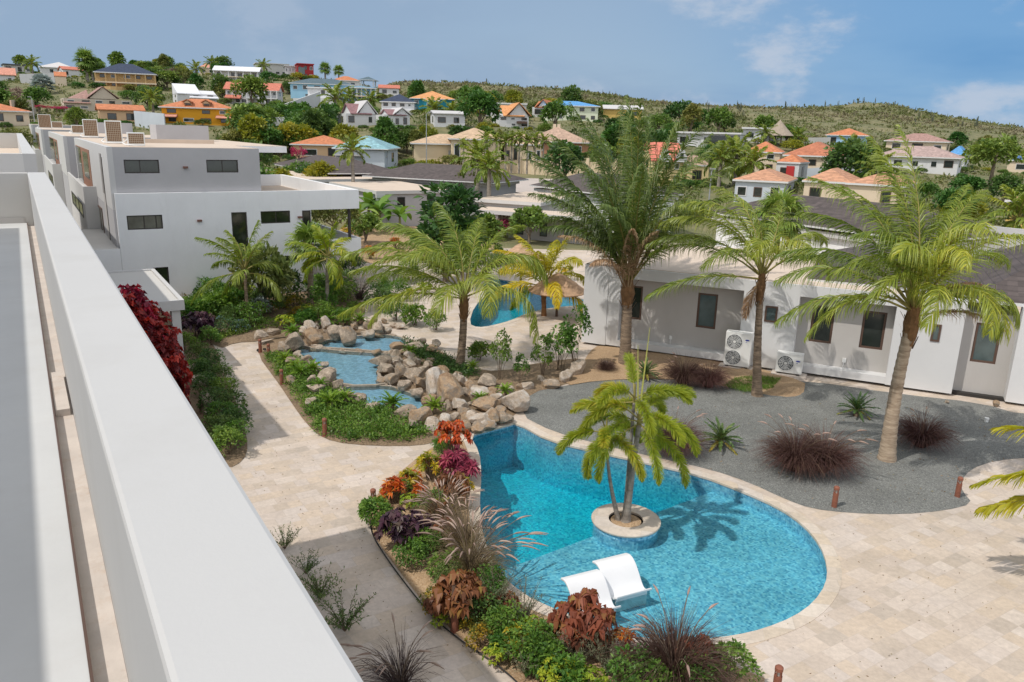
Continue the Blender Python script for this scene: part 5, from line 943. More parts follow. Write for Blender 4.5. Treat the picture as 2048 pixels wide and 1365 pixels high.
# foxtail palm in the island: three stems
fx = thing('foxtail_palm', 'three stemmed foxtail palm growing from the round pool planter', 'palm tree', (ISL[0], ISL[1], .03))
def fox_stem(dx, dy, top, r, n_, seed, el=(80, -22), L=1.55):
    tp = np.array(top)-np.array([ISL[0], ISL[1], .03]); link('trunk', trunk_mesh(curve((dx, dy, -.1), tp, (dx*.4, dy*.3, 0)), r, r*.6, 'trunk', BARKG, 1.6), fx); q = Q(); rg = random.Random(seed)
    for k in range(n_):
        s_ = k/(n_-1); a = R(k*137.5+seed*40+rg.uniform(-12, 12)); frond(q, tp+np.array([0, 0, .15*(1-s_)]), a, R(el[0]+(el[1]-el[0])*s_), L*rg.uniform(.85, 1.1), R(80+rg.uniform(-15, 25)), 330, .23, .15, .015, rg.uniform(.4, .8), radial=True, fwd=.35, start=.2, rr=.022, prof=lambda x: np.minimum(1, (1.02-x)*5)*np.minimum(1, x*4))
    q.tube([tuple(tp), tuple(tp+np.array([0, 0, .45]))], [r*.62, r*.3], 6, 1); link('crown', q.mesh('crown', [L_FOX, PETI]), fx)
dI = ISL[1]
fox_stem(-.02, -.05, at(1278, 850, dI), .095, 11, 1, (50, -20), 1.9); fox_stem(.0, .12, at(1268, 805, dI+.1), .06, 7, 2, (52, 2), 1.5); fox_stem(-.16, .0, at(1212, 872, dI), .055, 7, 3, (42, -18), 1.45)
for px0, px1 in (((1282, 800), (1300, 655)), ((1276, 800), (1276, 690))):
    a_, b2 = np.array(at(*px0, dI))-np.array([ISL[0], ISL[1], .03]), np.array(at(*px1, dI))-np.array([ISL[0], ISL[1], .03]); q = Q(); q.tube([tuple(a_), tuple((a_+b2)/2), tuple(b2)], [.022, .018, .006], 5); link('spear_leaf', q.mesh('spear_leaf', plain('spear_green', (.42, .42, .10), .5, .1)), fx)
# --- fan palms
def fan_crown(seed, n_, pl, fr_, hi=80, lo=-35, dead=0):
    q = Q(); rg = np.random.RandomState(seed)
    for k in range(n_):
        s_ = k/max(1, n_-1); a = k*2.4+rg.rand()*.4; e = R(hi+(lo-hi)*s_+rg.uniform(-8, 8)); h = np.array([math.cos(a), math.sin(a), 0]); d = h*math.cos(e)+np.array([0, 0, math.sin(e)]); c = d*pl*rg.uniform(.85, 1.1)
        q.tube([(0, 0, 0), tuple(c*.5+np.array([0, 0, .03])), tuple(c)], .016, 4, 1); lat = np.cross(d, [0, 0, 1.0]); lat /= np.linalg.norm(lat)+1e-9; nr = np.cross(lat, d); m_ = 26; th = np.linspace(-1.75, 1.75, m_)
        D = d*np.cos(th)[:, None]+lat*np.sin(th)[:, None]+nr*(.25*np.abs(np.sin(th)))[:, None]+rg.randn(m_, 3)*.03; D2 = D+np.array([0, 0, -.75])*(.5+rg.rand(m_))[:, None]; W = np.cross(nr, D); W = unit(W)*fr_*.12
        q.blades(np.repeat(c[None], m_, 0), D, D2, fr_*(.8+.3*np.cos(th*.6)), W, np.clip((.85 if s_ > .85 and dead else .15+.5*rg.rand())+rg.randn(m_)*.06, 0, 1))
    return q.mesh('crown', [L_FAN, PETI])
def fan_palm(name, label, base, top, seed, n_, pl, fr_, r=.14, bark=BARKG, group=None, hi=80, lo=-35, dead=0):
    t = thing(name, label, 'palm tree', tuple(base), 0, group); tp = np.array(top)-np.array(base); link('trunk', trunk_mesh(curve((0, 0, -.2), tp, (0, 0, 0)), r, r*.75, 'trunk', bark, 1.3), t); c = link('crown', fan_crown(seed, n_, pl, fr_, hi, lo, dead), t); c.location = tuple(tp); return t
P = at(1556, 500, 45.5); fan_palm('fan_palm', 'bushy fan palm with brown skirt between the villa roofs', (P[0], P[1], 0), at(1558, 440, P[1]), 3, 40, 1.0, 1.05, .2, BARK, None, 82, -50, 1)
# left garden palms
b_, t_ = tops(620, 612, 622, 498); fan_palm('fan_palm', 'fan palm on a pale thick trunk against the terraced house, left of its neighbour', b_, t_, 5, 26, .75, .85, .17, BARKP)
b_, t_ = tops(653, 628, 655, 520); palm('queen_palm', 'bright green feather palm on a slim trunk beside the fan palm', b_, t_, auto_fr(14, 8, 75, -20, 85, (.3, .62)), .11, .08, L_FOX, BARKG, (0, 0, 0), 1.9, 46, .55, .6, .05, False)
b_, t_ = tops(501, 655, 490, 548); palm('coconut_palm', 'slender leaning palm in front of the orange garden door', b_, t_, auto_fr(15, 9, 82, -5, 70, (.35, .7), 12, (.8, 1.15)), .10, .07, L_COCO, BARK, (-.05, 0, 0), 2.4, 44, .65, .9, .045, False)
b_, t_ = tops(371, 590, 362, 522); palm('coconut_palm', 'little ragged palm by the wall behind the carport roof', b_, t_, auto_fr(11, 10, 70, 10, 70, (.4, .7)), .10, .08, L_COCO, BARKG, (0, 0, 0), 1.3, 26, .5, .9, .05, False)
# --- leafy crowns and shrubs
def cloud(q, c, rad, n_, ln, wd, clumps, tint=(.2, .8), cr=.38, flat=1.0, droop=.25, hollow=.55, m=0, low=-.35):
    """leaf clumps spread through an ellipsoid, with gaps between the clumps"""
    c, rad = np.array(c), np.array(rad); D = unit(pr.randn(clumps*3, 3)); D = D[D[:, 2] > low][:clumps]; rr = hollow+(1-hollow)*pr.rand(len(D))**.6; C_ = c+D*rad*rr[:, None]*.82
    cs = cr*(.6+.8*pr.rand(len(D))); k = pr.randint(0, len(D), n_); d = unit(pr.randn(n_, 3)+D[k]*.55+np.array([0, 0, .35])); d2 = d*np.array([1, 1, flat]); b_ = C_[k]+d2*(rad.mean()*cs[k]*(.55+.45*pr.rand(n_)))[:, None]
    tb = tint[0]+(tint[1]-tint[0])*pr.rand(len(D)); q.leaves(b_, d+pr.randn(n_, 3)*.45, ln*(.7+.6*pr.rand(n_)), wd*(.7+.6*pr.rand(n_)), np.clip(tb[k]+pr.randn(n_)*.12, 0, 1), m, droop); return C_
def rosettes(q, c, rad, n_, k_, ln, wd, tint=(.2, .8), up=.5, droop=.5, low=-.1):
    c, rad = np.array(c), np.array(rad); D = unit(pr.randn(n_*3, 3)); D = D[D[:, 2] > low][:n_]; C_ = c+D*rad*(.55+.45*pr.rand(len(D), 1)); i = np.repeat(np.arange(len(D)), k_); a = pr.rand(len(i))*2*math.pi
    ax = unit(D+np.array([0, 0, .6])); u = unit(np.cross(ax, [.3, .2, 1.])); v = np.cross(ax, u); d = unit((u[i]*np.cos(a)[:, None]+v[i]*np.sin(a)[:, None])+ax[i]*(up*(.3+pr.rand(len(i))))[:, None]); tb = tint[0]+(tint[1]-tint[0])*pr.rand(len(D))
    q.leaves(C_[i]-d*ln*.05, d, ln*(.7+.6*pr.rand(len(i))), wd*(.7+.5*pr.rand(len(i))), np.clip(tb[i]+pr.randn(len(i))*.1, 0, 1), 0, droop); return C_
STEM = plain('woody_stem', (.17, .12, .08), .9, .25, 6)
def stems(C_, n_=7, r=.012, base=.05, z0=-.1):
    q = Q(); ii = pr.choice(len(C_), min(n_, len(C_)), False)
    for i in ii: e = C_[i]; q.tube([(pr.randn()*base, pr.randn()*base, z0), tuple(e*np.array([.45, .45, .55])), tuple(e)], [r, r*.75, r*.35], 5)
    return q.mesh('stems', STEM)
G = {}
G['green'] = leafmat('green_shrub_leaf', [(0.0435, 0.102, 0.0217), (0.087, 0.181, 0.0319), (0.16, 0.275, 0.0435), (0.275, 0.392, 0.0725)], .3, .45, .10, tint=True)
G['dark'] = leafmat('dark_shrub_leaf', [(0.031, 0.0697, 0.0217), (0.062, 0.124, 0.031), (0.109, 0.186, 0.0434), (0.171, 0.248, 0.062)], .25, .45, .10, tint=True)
G['lime'] = leafmat('lime_shrub_leaf', [(0.115, 0.218, 0.023), (0.253, 0.368, 0.0345), (0.46, 0.506, 0.046), (0.667, 0.632, 0.0805)], .35, .5, .06, tint=True)
G['red'] = leafmat('red_shrub_leaf', [(0.101, 0.0211, 0.03), (0.24, 0.0316, 0.0433), (0.479, 0.0439, 0.0584), (0.848, 0.0878, 0.0834)], .3, .4, .06, tint=True)
G['bronze'] = leafmat('bronze_shrub_leaf', [(0.072, 0.036, 0.0168), (0.18, 0.066, 0.0312), (0.3, 0.108, 0.048), (0.288, 0.228, 0.042)], .3, .45, .06, tint=True)
G['magenta'] = leafmat('magenta_shrub_leaf', [(0.084, 0.0144, 0.03), (0.204, 0.03, 0.06), (0.384, 0.06, 0.108), (0.54, 0.144, 0.168)], .3, .45, .05, tint=True)
G['orange'] = leafmat('orange_croton_leaf', [(0.099, 0.143, 0.022), (0.44, 0.077, 0.022), (0.605, 0.154, 0.0275), (0.66, 0.418, 0.033)], .3, .4, .05, tint=True)
G['yellowc'] = leafmat('yellow_croton_leaf', [(0.069, 0.127, 0.023), (0.253, 0.276, 0.0287), (0.575, 0.46, 0.0345), (0.552, 0.184, 0.0345)], .3, .4, .05, tint=True)
G['purple'] = leafmat('dark_purple_leaf', [(0.0182, 0.0117, 0.0182), (0.0455, 0.0234, 0.039), (0.091, 0.0364, 0.0585), (0.117, 0.0975, 0.052)], .2, .4, .05, tint=True)
G['grey'] = leafmat('grey_green_leaf', [(0.091, 0.111, 0.065), (0.156, 0.182, 0.104), (0.221, 0.234, 0.137), (0.273, 0.247, 0.169)], .25, .6, .08, tint=True)
G['silver'] = leafmat('silver_leaf', [(0.16, 0.2, 0.18), (0.26, 0.31, 0.29), (0.36, 0.41, 0.4)], .2, .5, .05, tint=True)
G['blue'] = leafmat('blue_flower_leaf', [(0.04, 0.09, 0.02), (0.08, 0.15, 0.04), (0.1, 0.17, 0.07), (0.17, 0.22, 0.5)], .25, .5, .05, tint=True)
G['yflower'] = leafmat('yellow_flower_leaf', [(0.05, 0.09, 0.02), (0.1, 0.15, 0.03), (0.35, 0.25, 0.03), (0.62, 0.36, 0.02)], .3, .5, .05, tint=True)
G['pink'] = leafmat('bougainvillea_leaf', [(0.1, 0.08, 0.03), (0.38, 0.03, 0.09), (0.55, 0.05, 0.14), (0.62, 0.1, 0.2)], .3, .5, .05, tint=True)
G['olive'] = leafmat('olive_tree_leaf', [(0.075, 0.0975, 0.027), (0.135, 0.165, 0.042), (0.21, 0.225, 0.06), (0.3, 0.285, 0.0975)], .25, .55, .14, tint=True)
G['treeg'] = leafmat('tree_leaf', [(0.0429, 0.099, 0.0231), (0.0825, 0.165, 0.033), (0.14, 0.239, 0.0462), (0.231, 0.33, 0.0742)], .25, .5, .16, tint=True)
G['yellowg'] = leafmat('yellow_tree_leaf', [(0.144, 0.168, 0.024), (0.264, 0.276, 0.036), (0.432, 0.372, 0.042)], .3, .5, .08, tint=True)
G['dry'] = leafmat('dry_tree_leaf', [(0.156, 0.102, 0.084), (0.24, 0.168, 0.132), (0.312, 0.228, 0.18)], .2, .7, .08, tint=True)
MESH = {}
def shrub_mesh(kind, var, fn):
    k = (kind, var)
    if k not in MESH: MESH[k] = fn()
    return MESH[k]
def mk_bush(mat, rad=(.5, .5, .42), n_=1100, ln=.085, wd=.045, clumps=26, cr=.36, droop=.25, zc=.38):
    def f(): q = Q(); C_ = cloud(q, (0, 0, zc), rad, n_, ln, wd, clumps, cr=cr, droop=droop); return [('foliage', q.mesh('foliage', G[mat])), ('stems', stems(C_, 8))]
    return f
def mk_ros(mat, rad=(.42, .42, .5), n_=38, k_=15, ln=.17, wd=.055, zc=.42, up=.5, droop=.5, tint=(.15, .85), low=-.1):
    def f(): q = Q(); C_ = rosettes(q, (0, 0, zc), rad, n_, k_, ln, wd, tint, up, droop, low); return [('foliage', q.mesh('foliage', G[mat])), ('stems', stems(C_, 14))]
    return f
def mk_airy(mat, h=.8, n_=46, ln=.05, wd=.012):
    def f():
        q = Q(); s_ = Q()
        for k in range(n_):
            a = pr.rand()*6.28; r_ = .18+.42*pr.rand(); e = np.array([math.cos(a)*r_, math.sin(a)*r_, h*(.55+.5*pr.rand())]); P_ = np.array([e*t_*np.array([t_**.4, t_**.4, 1]) for t_ in np.linspace(.05, 1, 6)]); s_.tube([tuple(p) for p in P_], [.006, .005, .005, .004, .003, .002], 4)
            i = pr.randint(2, 6, 26); b_ = P_[i]+(P_[i-1]-P_[i])*pr.rand(26, 1); q.leaves(b_, pr.randn(26, 3)+np.array([0, 0, .6])+e*.8, ln*(.7+.8*pr.rand(26)), wd, np.clip(.2+.6*pr.rand(26), 0, 1))
        return [('foliage', q.mesh('foliage', G[mat])), ('stems', s_.mesh('stems', STEM))]
    return f
GRASSB = leafmat('purple_grass_blade', [(0.0454, 0.0242, 0.0262), (0.0907, 0.0454, 0.0423), (0.151, 0.0857, 0.0655), (0.171, 0.141, 0.0756)], .25, .5, .06, tint=True)
GRASST = leafmat('tan_grass_blade', [(0.104, 0.0845, 0.0455), (0.195, 0.15, 0.078), (0.286, 0.221, 0.117), (0.247, 0.247, 0.0975)], .25, .5, .06, tint=True)
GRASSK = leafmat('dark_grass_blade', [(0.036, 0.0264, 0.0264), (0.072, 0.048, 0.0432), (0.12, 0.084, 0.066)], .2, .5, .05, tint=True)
PLUME = leafmat('grass_plume', [(.34, .24, .19), (.50, .37, .30), (.62, .49, .40)], .35, .8, .05)
def mk_grass(mat, h=.85, n_=420, spread=.55, plumes=16, pl=.2, wd=.011, lean=(0, 0)):
    def f():
        q = Q(); a = pr.rand(n_)*6.28; t_ = pr.rand(n_)**.7; r0 = .10*np.sqrt(pr.rand(n_)); base = np.stack([np.cos(a)*r0, np.sin(a)*r0, np.zeros(n_)], 1); ln = h*(.65+.6*pr.rand(n_))
        o = np.stack([np.cos(a)+pr.randn(n_)*.35, np.sin(a)+pr.randn(n_)*.35, np.zeros(n_)], 1); d1 = unit(o*(.15+.75*t_)[:, None]*spread*1.5+np.array([lean[0], lean[1], 1.0])); d2 = unit(d1+o*(.4+.8*t_)[:, None]*spread+np.array([lean[0], lean[1], -.25-.9*0])-np.array([0, 0, 1.0])*(t_*.9)[:, None])
        sd = unit(np.cross(d1, [0.01, .02, 1.0])+pr.randn(n_, 3)*.3)*wd; q.blades(base, d1, d2, ln, sd, np.clip(.25+.5*pr.rand(n_), 0, 1))
        p = Q(); s_ = Q()
        for k in range(plumes):
            a = pr.rand()*6.28; o = np.array([math.cos(a), math.sin(a), 0])*(.25+.55*pr.rand())+np.array([lean[0], lean[1], 0])*.9; P_ = [o*h*1.15*t_**1.6+np.array([0, 0, h*1.25*(t_-.26*t_**3.2)]) for t_ in np.linspace(0, .93, 6)]; s_.tube([tuple(x) for x in P_], [.005]*6, 4)
            d = unit(P_[-1]-P_[-2]); E_ = [P_[-1]+d*pl*u+np.array([0, 0, -.35*pl*u*u])+o*.10*u*u for u in np.linspace(0, 1, 6)]; p.tube([tuple(x) for x in E_], [.006, .014, .016, .014, .009, .003], 6)
        out = [('blades', q.mesh('blades', mat))]
        if plumes: out += [('plumes', p.mesh('plumes', PLUME)), ('stalks', s_.mesh('stalks', STEM))]
        return out
    return f
L_CYC = leafmat('cycad_leaf', [(0.035, 0.084, 0.028), (0.07, 0.14, 0.042), (0.126, 0.21, 0.056), (0.588, 0.42, 0.056)], .2, .35, .05, tint=True); L_FERN = leafmat('fern_leaf', [(0.072, 0.156, 0.018), (0.144, 0.264, 0.03), (0.252, 0.384, 0.048), (0.384, 0.48, 0.072)], .35, .5, .08, tint=True)
def mk_frondy(leaf, n_=26, L=.62, ll=.10, el=(75, 0), bend=45, nl=34, wd=.016, z=.15, tint=(.2, .6), oldy=False, droop=.15):
    def f():
        q = Q()
        for k in range(n_):
            s_ = k/(n_-1); frond(q, np.array([0, 0, z]), k*2.4+pr.rand()*.3, R(el[0]+(el[1]-el[0])*s_+pr.randn()*4), L*(.85+.3*pr.rand()), R(bend*(.6+.7*pr.rand())), nl, ll, droop, wd, .95 if oldy and s_ > .88 else tint[0]+(tint[1]-tint[0])*pr.rand(), fwd=.7, rr=.008, start=.08)
        t_ = Q(); t_.tube([(0, 0, -.1), (0, 0, z*.7), (0, 0, z+.04)], [.09, .085, .04], 8); return [('fronds', q.mesh('fronds', [leaf, PETI])), ('stem', t_.mesh('stem', BARK))]
    return f
def mk_banana(n_=9, L=1.7):
    def f():
        q = Q()
        for k in range(n_):
            a = k*2.4; e = R(75-60*k/n_); h = np.array([math.cos(a), math.sin(a), 0]); up = np.array([0, 0, 1.]); P_ = [np.array([0, 0, 1.0])]; ee = e
            for j in range(6): P_.append(P_[-1]+(h*math.cos(ee)+up*math.sin(ee))*L/6); ee -= .28
            lat = np.cross(h, up); W_ = [.03, .16, .24, .26, .22, .14, .02]; V = []; 
            for p, w in zip(P_, W_): V += [p-lat*w+up*.05*(w/.26), p, p+lat*w+up*.05*(w/.26)]
            F = []
            for j in range(6): F += [(j*3, j*3+1, j*3+4, j*3+3), (j*3+1, j*3+2, j*3+5, j*3+4)]
            q.add(V, F, .3+.5*pr.rand())
        t_ = Q(); t_.tube([(0, 0, -.1), (0, 0, .6), (0, 0, 1.1)], [.11, .09, .06], 8); return [('leaves', q.mesh('leaves', G['green'])), ('stem', t_.mesh('stem', plain('banana_stem', (.22, .24, .09), .6, .2)))]
    return f
KINDS = {'green': mk_bush('green'), 'dark': mk_bush('dark'), 'lime': mk_ros('lime', (.36, .36, .28), 46, 12, .085, .04, .26), 'red': mk_ros('red', (.85, .85, 1.75), 300, 13, .19, .13, 1.85, .4, .5, (.0, .85), -.96), 'bronze': mk_ros('bronze', (.46, .46, .50), 60, 11, .18, .085, .48, .5, .9),
         'magenta': mk_ros('magenta', (.36, .36, .36), 24, 16, .26, .05, .36, .7, .35), 'orange': mk_ros('orange', (.28, .28, .30), 26, 14, .16, .04, .30, .7, .3), 'yellowc': mk_ros('yellowc', (.34, .34, .42), 32, 14, .16, .045, .4, .7, .3), 'purple': mk_ros('purple', (.42, .42, .36), 40, 15, .15, .075, .34, .4, .6),
         'reddish': mk_ros('orange', (.36, .36, .40), 40, 15, .13, .06, .55, .4, .6, (.05, .6)), 'grey': mk_airy('grey'), 'twig': mk_airy('dark', .7, 26, .07, .02), 'blue': mk_bush('blue', (.45, .45, .28), 900, .05, .035, 26, .3, .2, .26), 'yflower': mk_bush('yflower', (.45, .45, .25), 700, .06, .04, 22, .3, .2, .24),
         'pink': mk_bush('pink', (.8, .8, .5), 900, .12, .09, 30, .32, .2, .5), 'grass': mk_grass(GRASSB, .92, 1900, .60, 8, .14, .0085), 'grasstan': mk_grass(GRASST, .95, 620, .38, 46, .22, .008, (.18, .06)), 'grassdark': mk_grass(GRASSK, .8, 300, .5, 14, .2, .009, (.15, 0)), 'grassfew': mk_grass(GRASSB, .78, 1500, .60, 3, .12, .0085),
         'cycad': mk_frondy(L_CYC, 30, .62, .10, (80, -8), 42, 40, .015, .18, (.2, .6), True), 'fern': mk_frondy(L_FERN, 22, .42, .085, (80, 12), 60, 24, .022, .04, (.2, .8)), 'banana': mk_banana(), 'silver': mk_ros('silver', (.3, .3, .3), 20, 14, .3, .04, .5, .7, .2), 'lush': mk_bush('green', (.5, .5, .42), 900, .13, .075, 26, .36, .3, .4), 'loose': mk_bush('green', (.55, .55, .75), 620, .12, .07, 24, .20, .3, .95)}
PART = {}
def plant(kind, x, y, sc, label, cat='shrub', group=None, z=None, name=None, px=True, rz=None, szv=(1, 1, 1)):
    zb = 0.03 if z is None else z; P = gp(x, y, zb) if px else (x, y, zb); v = prr.randint(0, 2 if kind not in ('red',) else 1)
    t = thing(name or {'cycad': 'cycad', 'fern': 'fern', 'grass': 'fountain_grass', 'grasstan': 'fountain_grass', 'grassdark': 'fountain_grass', 'grassfew': 'fountain_grass', 'banana': 'banana_plant'}.get(kind, 'garden_shrub'), label, cat, (P[0], P[1], zb), prr.uniform(0, 6.28) if rz is None else rz, group)
    t.scale = (sc*szv[0], sc*szv[1], sc*szv[2])
    for nm, me in shrub_mesh(kind, v, KINDS[kind]): link(nm, me, t)
    return t
# ================================================================ HILL VEGETATION
def bush_field(name, pts, sizes, tints, mat, nl, lf):
    """undergrowth nobody could count: one object of leafy clumps"""
    n_ = len(pts); pts = np.array(pts); sz = np.array(sizes); k = np.repeat(np.arange(n_), nl); m_ = len(k); d = unit(pr.randn(m_, 3)); d[:, 2] = np.abs(d[:, 2])*.9; r_ = (.45+.55*pr.rand(m_))
    b_ = pts[k]+d*(sz[k]*r_)[:, None]*np.array([1, 1, .62]); q = Q(); q.leaves(b_, d+pr.randn(m_, 3)*.6, sz[k]*lf*(.6+.8*pr.rand(m_)), sz[k]*lf*.62*(.6+.8*pr.rand(m_)), np.clip(np.array(tints)[k]+pr.randn(m_)*.1, 0, 1), 0, .1)
    o = link(name, q.mesh(name, mat)); o['kind'] = 'stuff'; return o
HB = [(v[0], v[1], max(v[3], v[4])*.62, v[3], v[4]) for v in HPOS.values()]
def clear_of_houses(x, y, pad=0.0): return all((x-a)**2+(y-b)**2 > (r_+pad)**2 for a, b, r_, _, _ in HB)
SCRUB = leafmat('scrub_leaf', [(.15, .13, .075), (.12, .15, .045), (.19, .20, .07), (.18, .155, .10), (.27, .225, .125)], .15, .8, .0, tint=True)
rg = random.Random(77); pts = []; sz = []; ti = []
while len(pts) < 10500:
    u = rg.uniform(560, 2250); Y = 215+300*rg.random()**.8; P = at(u, 260, Y); x, y = P[0], P[1]
    dn = math.sin(x*.045+1)*math.sin(y*.038+x*.011)+.6*math.sin(x*.11+y*.07)*math.sin(y*.13-x*.05)
    if not clear_of_houses(x, y, 4) or (u < 900 and Y < 270) or dn < rg.uniform(-1.1, .5): continue
    pts.append((x, y, terr1(x, y)-.25)); sz.append(rg.choice((.8, 1.0, 1.3, 1.7, 2.3))*rg.uniform(.8, 1.2)*(Y/360)); ti.append(min(1, max(0, .5+.3*math.sin(x*.03+y*.05)+rg.uniform(-.35, .35))))
bush_field('scrub', pts, sz, ti, SCRUB, 20, .46)
UNDER = leafmat('undergrowth_leaf', [(.06, .09, .022), (.10, .14, .035), (.16, .18, .055), (.24, .21, .10)], .2, .7, .0, tint=True)
pts = []; sz = []; ti = []
while len(pts) < 4200:
    u = rg.uniform(-150, 2200); Y = 84+250*rg.random()**1.3; P = at(u, 260, Y); x, y = P[0], P[1]
    if not clear_of_houses(x, y, .5) or (u > 900 and Y > 235) or (985 < u < 1260 and 90 < Y < 121) or (555 < u < 645 and 150 < Y < 178): continue
    pts.append((x, y, terr1(x, y)-.1)); sz.append(rg.uniform(.6, 1.5)*(.6+Y/330)); ti.append(rg.random())
bush_field('undergrowth', pts, sz, ti, UNDER, 26, .40)
# --- trees: a few crown shapes, shared by the far ones
def tree_parts(seed, mat, rad, zc, n_=1500, ln=.17, wd=.10, clumps=34, cr=.36, limbs=6, low=-.45):
    q = Q(); C_ = cloud(q, (0, 0, zc), rad, n_, ln, wd, clumps, (.1, .9), cr, .8, .2, .5, low=low); s_ = Q(); s_.tube([(0, 0, -.6), (.02, 0, zc*.35), (0, .02, zc*.7)], [.075, .06, .04], 7)
    for i in pr.choice(len(C_), min(limbs, len(C_)), False): s_.tube([(0, 0, zc*.4), tuple(C_[i]*np.array([.5, .5, .8])), tuple(C_[i])], [.035, .024, .01], 5)
    return [('crown', q.mesh('crown', G[mat])), ('trunk', s_.mesh('trunk', BARKT))]
SHAPES = [('round', (.8, .8, .7), .95), ('spreading', (1.05, 1.05, .5), .9), ('tall', (.6, .6, .95), 1.15), ('low', (1.0, 1.0, .55), .62)]
TREES = {}
for mat, cn in (('treeg', 'green'), ('dark', 'dark green'), ('olive', 'olive green'), ('yellowg', 'yellow green')):
    for i, (sn, rd, zc) in enumerate(SHAPES): TREES[(mat, sn)] = (tree_parts(i, mat, rd, zc), cn)
def set_tree(mat, shape, loc, sc, label, group=None, cat='tree', szv=(1, 1, 1)):
    t = thing('leafy_tree', label, cat, loc, prr.uniform(0, 6.28), group); t.scale = (sc*szv[0], sc*szv[1], sc*szv[2])
    for nm, me in TREES[(mat, shape)][0]: link(nm, me, t)
    return t
HBOX = [(h[2], h[3], h[4], h[6]-.42*(h[6]-h[5]), h[7], h[15]) for h in HOUSES]
used = {}
def tree_label(u, Y, sz, cn, sn):
    best = min(HOUSES, key=lambda h: abs((h[2]+h[3])/2-u)*Y/1536+abs(h[7]-Y)*.7); c_ = (best[2]+best[3])/2; hw = (best[3]-best[2])/2
    rel = 'left of' if u < c_-hw*.8 else 'right of' if u > c_+hw*.8 else 'in front of' if Y < best[7] else 'behind'
    s_ = 'small' if sz < 2.2 else 'tall' if sz > 3.6 else ''
    for pre in (f'{s_} {cn}', f'{s_} {sn} {cn}', f'{s_} {sn} {cn} bushy', f'{s_} {cn} open crowned', f'{s_} {sn} {cn} ragged'):
        lb = ' '.join(f'{pre} tree {rel} the {best[15]}'.split())
        if lb not in used: used[lb] = 1; return lb
    return lb
def add_hill_trees(n_, ur, Yr, szr, mats, pw=1.0, extra=None):
    c_ = 0; k = 0
    while c_ < n_ and k < n_*60:
        k += 1; u = rg.uniform(*ur); Y = Yr[0]+(Yr[1]-Yr[0])*rg.random()**pw; P = at(u, 260, Y); x, y = P[0], P[1]; s_ = rg.uniform(*szr)
        if not clear_of_houses(x, y, s_*.45) or (985 < u < 1260 and 90 < Y < 125): continue
        z = terr1(x, y); mp_ = mpp((x, y, z)); d = np.array([x, y, z])-cC; w = d @ cF; py = CY-FOC*(d @ cU)/w; tpy = py-s_*1.75/mp_; hw = s_*.8/mp_
        if any(Y < hb[4]+2 and u+hw > hb[0] and u-hw < hb[1] and tpy < hb[3] and py > hb[2] for hb in HBOX): continue
        mat = rg.choice(mats); sn = rg.choice(('round', 'round', 'spreading', 'tall', 'low')); set_tree(mat, sn, (x, y, z-.2), s_, tree_label(u, Y, s_, TREES[(mat, sn)][1], sn), 'trees on the hillside', 'tree', (rg.uniform(.85, 1.25), rg.uniform(.85, 1.25), rg.uniform(.8, 1.15))); c_ += 1
MIX = ('treeg', 'treeg', 'dark', 'olive', 'dark', 'treeg', 'yellowg')
add_hill_trees(82, (-60, 700), (118, 320), (1.9, 4.2), MIX, .9)
add_hill_trees(74, (440, 1060), (126, 180), (2.2, 4.0), MIX)
add_hill_trees(36, (700, 1260), (140, 250), (2.0, 4.2), MIX)
add_hill_trees(46, (1200, 2120), (78, 205), (1.6, 3.6), MIX)
add_hill_trees(26, (430, 1150), (84, 114), (1.4, 2.8), MIX)
hb_ = 0
for h in HOUSES:
    if h[7] < 90: continue
    X_, Y_, Z_, w_, d_, ph_ = HPOS[h[0]]; a_ = -math.atan2(X_, Y_)
    for fx, wd_ in ((-.85, 'well left of'), (.88, 'well right of'), (-.48, 'by the left of'), (.06, 'in front of'), (.5, 'by the right of')):
        if rg.random() < .18: continue
        lx, ly = w_*fx*rg.uniform(.85, 1.1), -rg.uniform(1.6, 3.2); x, y = X_+lx*math.cos(a_)-ly*math.sin(a_), Y_+lx*math.sin(a_)+ly*math.cos(a_); z = terr1(x, y); sc_b = min(2.1, (h[6]-h[5])*mpp((X_, Y_, Z_))*.34)*rg.uniform(.75, 1.15); mt = rg.choice(('treeg', 'dark', 'olive', 'treeg', 'yellowg'))
        t = set_tree(mt, rg.choice(('low', 'low', 'spreading')), (x, y, z-.3), max(.9, sc_b), f'{TREES[(mt, "low")][1]} bush {wd_} the {ph_}', 'bushes round the hillside houses', 'bush', (rg.uniform(1.1, 1.6), 1.2, rg.uniform(.8, 1.0))); t.name = 'garden_bush'
def ptree(mat, shape, px, py_base, Y, sc, label, szv=(1, 1, 1), z=None, group=None):
    P = at(px, py_base, Y); return set_tree(mat, shape, (P[0], P[1], P[2] if z is None else z), sc, label, group, 'tree', szv)
ptree('dark', 'round', 1690, 392, 97, 3.9, 'big dense rounded dark green tree by the street lamp')
ptree('treeg', 'round', 960, 270, 150, 4.6, 'broad dark green tree behind the beige mansion roof')
ptree('treeg', 'round', 1110, 268, 172, 4.0, 'dense green tree between the balcony gable and the tall upright palm')
ptree('dark', 'round', 1130, 370, 96, 3.0, 'dark leafy tree at the right end of the small palm row')
ptree('dark', 'spreading', 1365, 262, 200, 4.6, 'dark clump of tree standing alone at the foot of the scrub hill')
ptree('treeg', 'round', 505, 228, 166, 4.4, 'large bright tree right of the yellow house')
ptree('treeg', 'low', 1985, 340, 128, 4.2, 'wide green tree at the right edge below the scrub hill')
ptree('dry', 'round', 346, 165, 255, 3.2, 'bare greyish pink tree on the hilltop right of the navy roof') if ('dry', 'round') in TREES else None
for mt, cn in (('dry', 'greyish brown'), ('silver', 'silver'), ('pink', 'pink')):
    TREES[(mt, 'round')] = (tree_parts(9, mt, (.85, .85, .7), .9, 900, .15, .07, 30), cn)
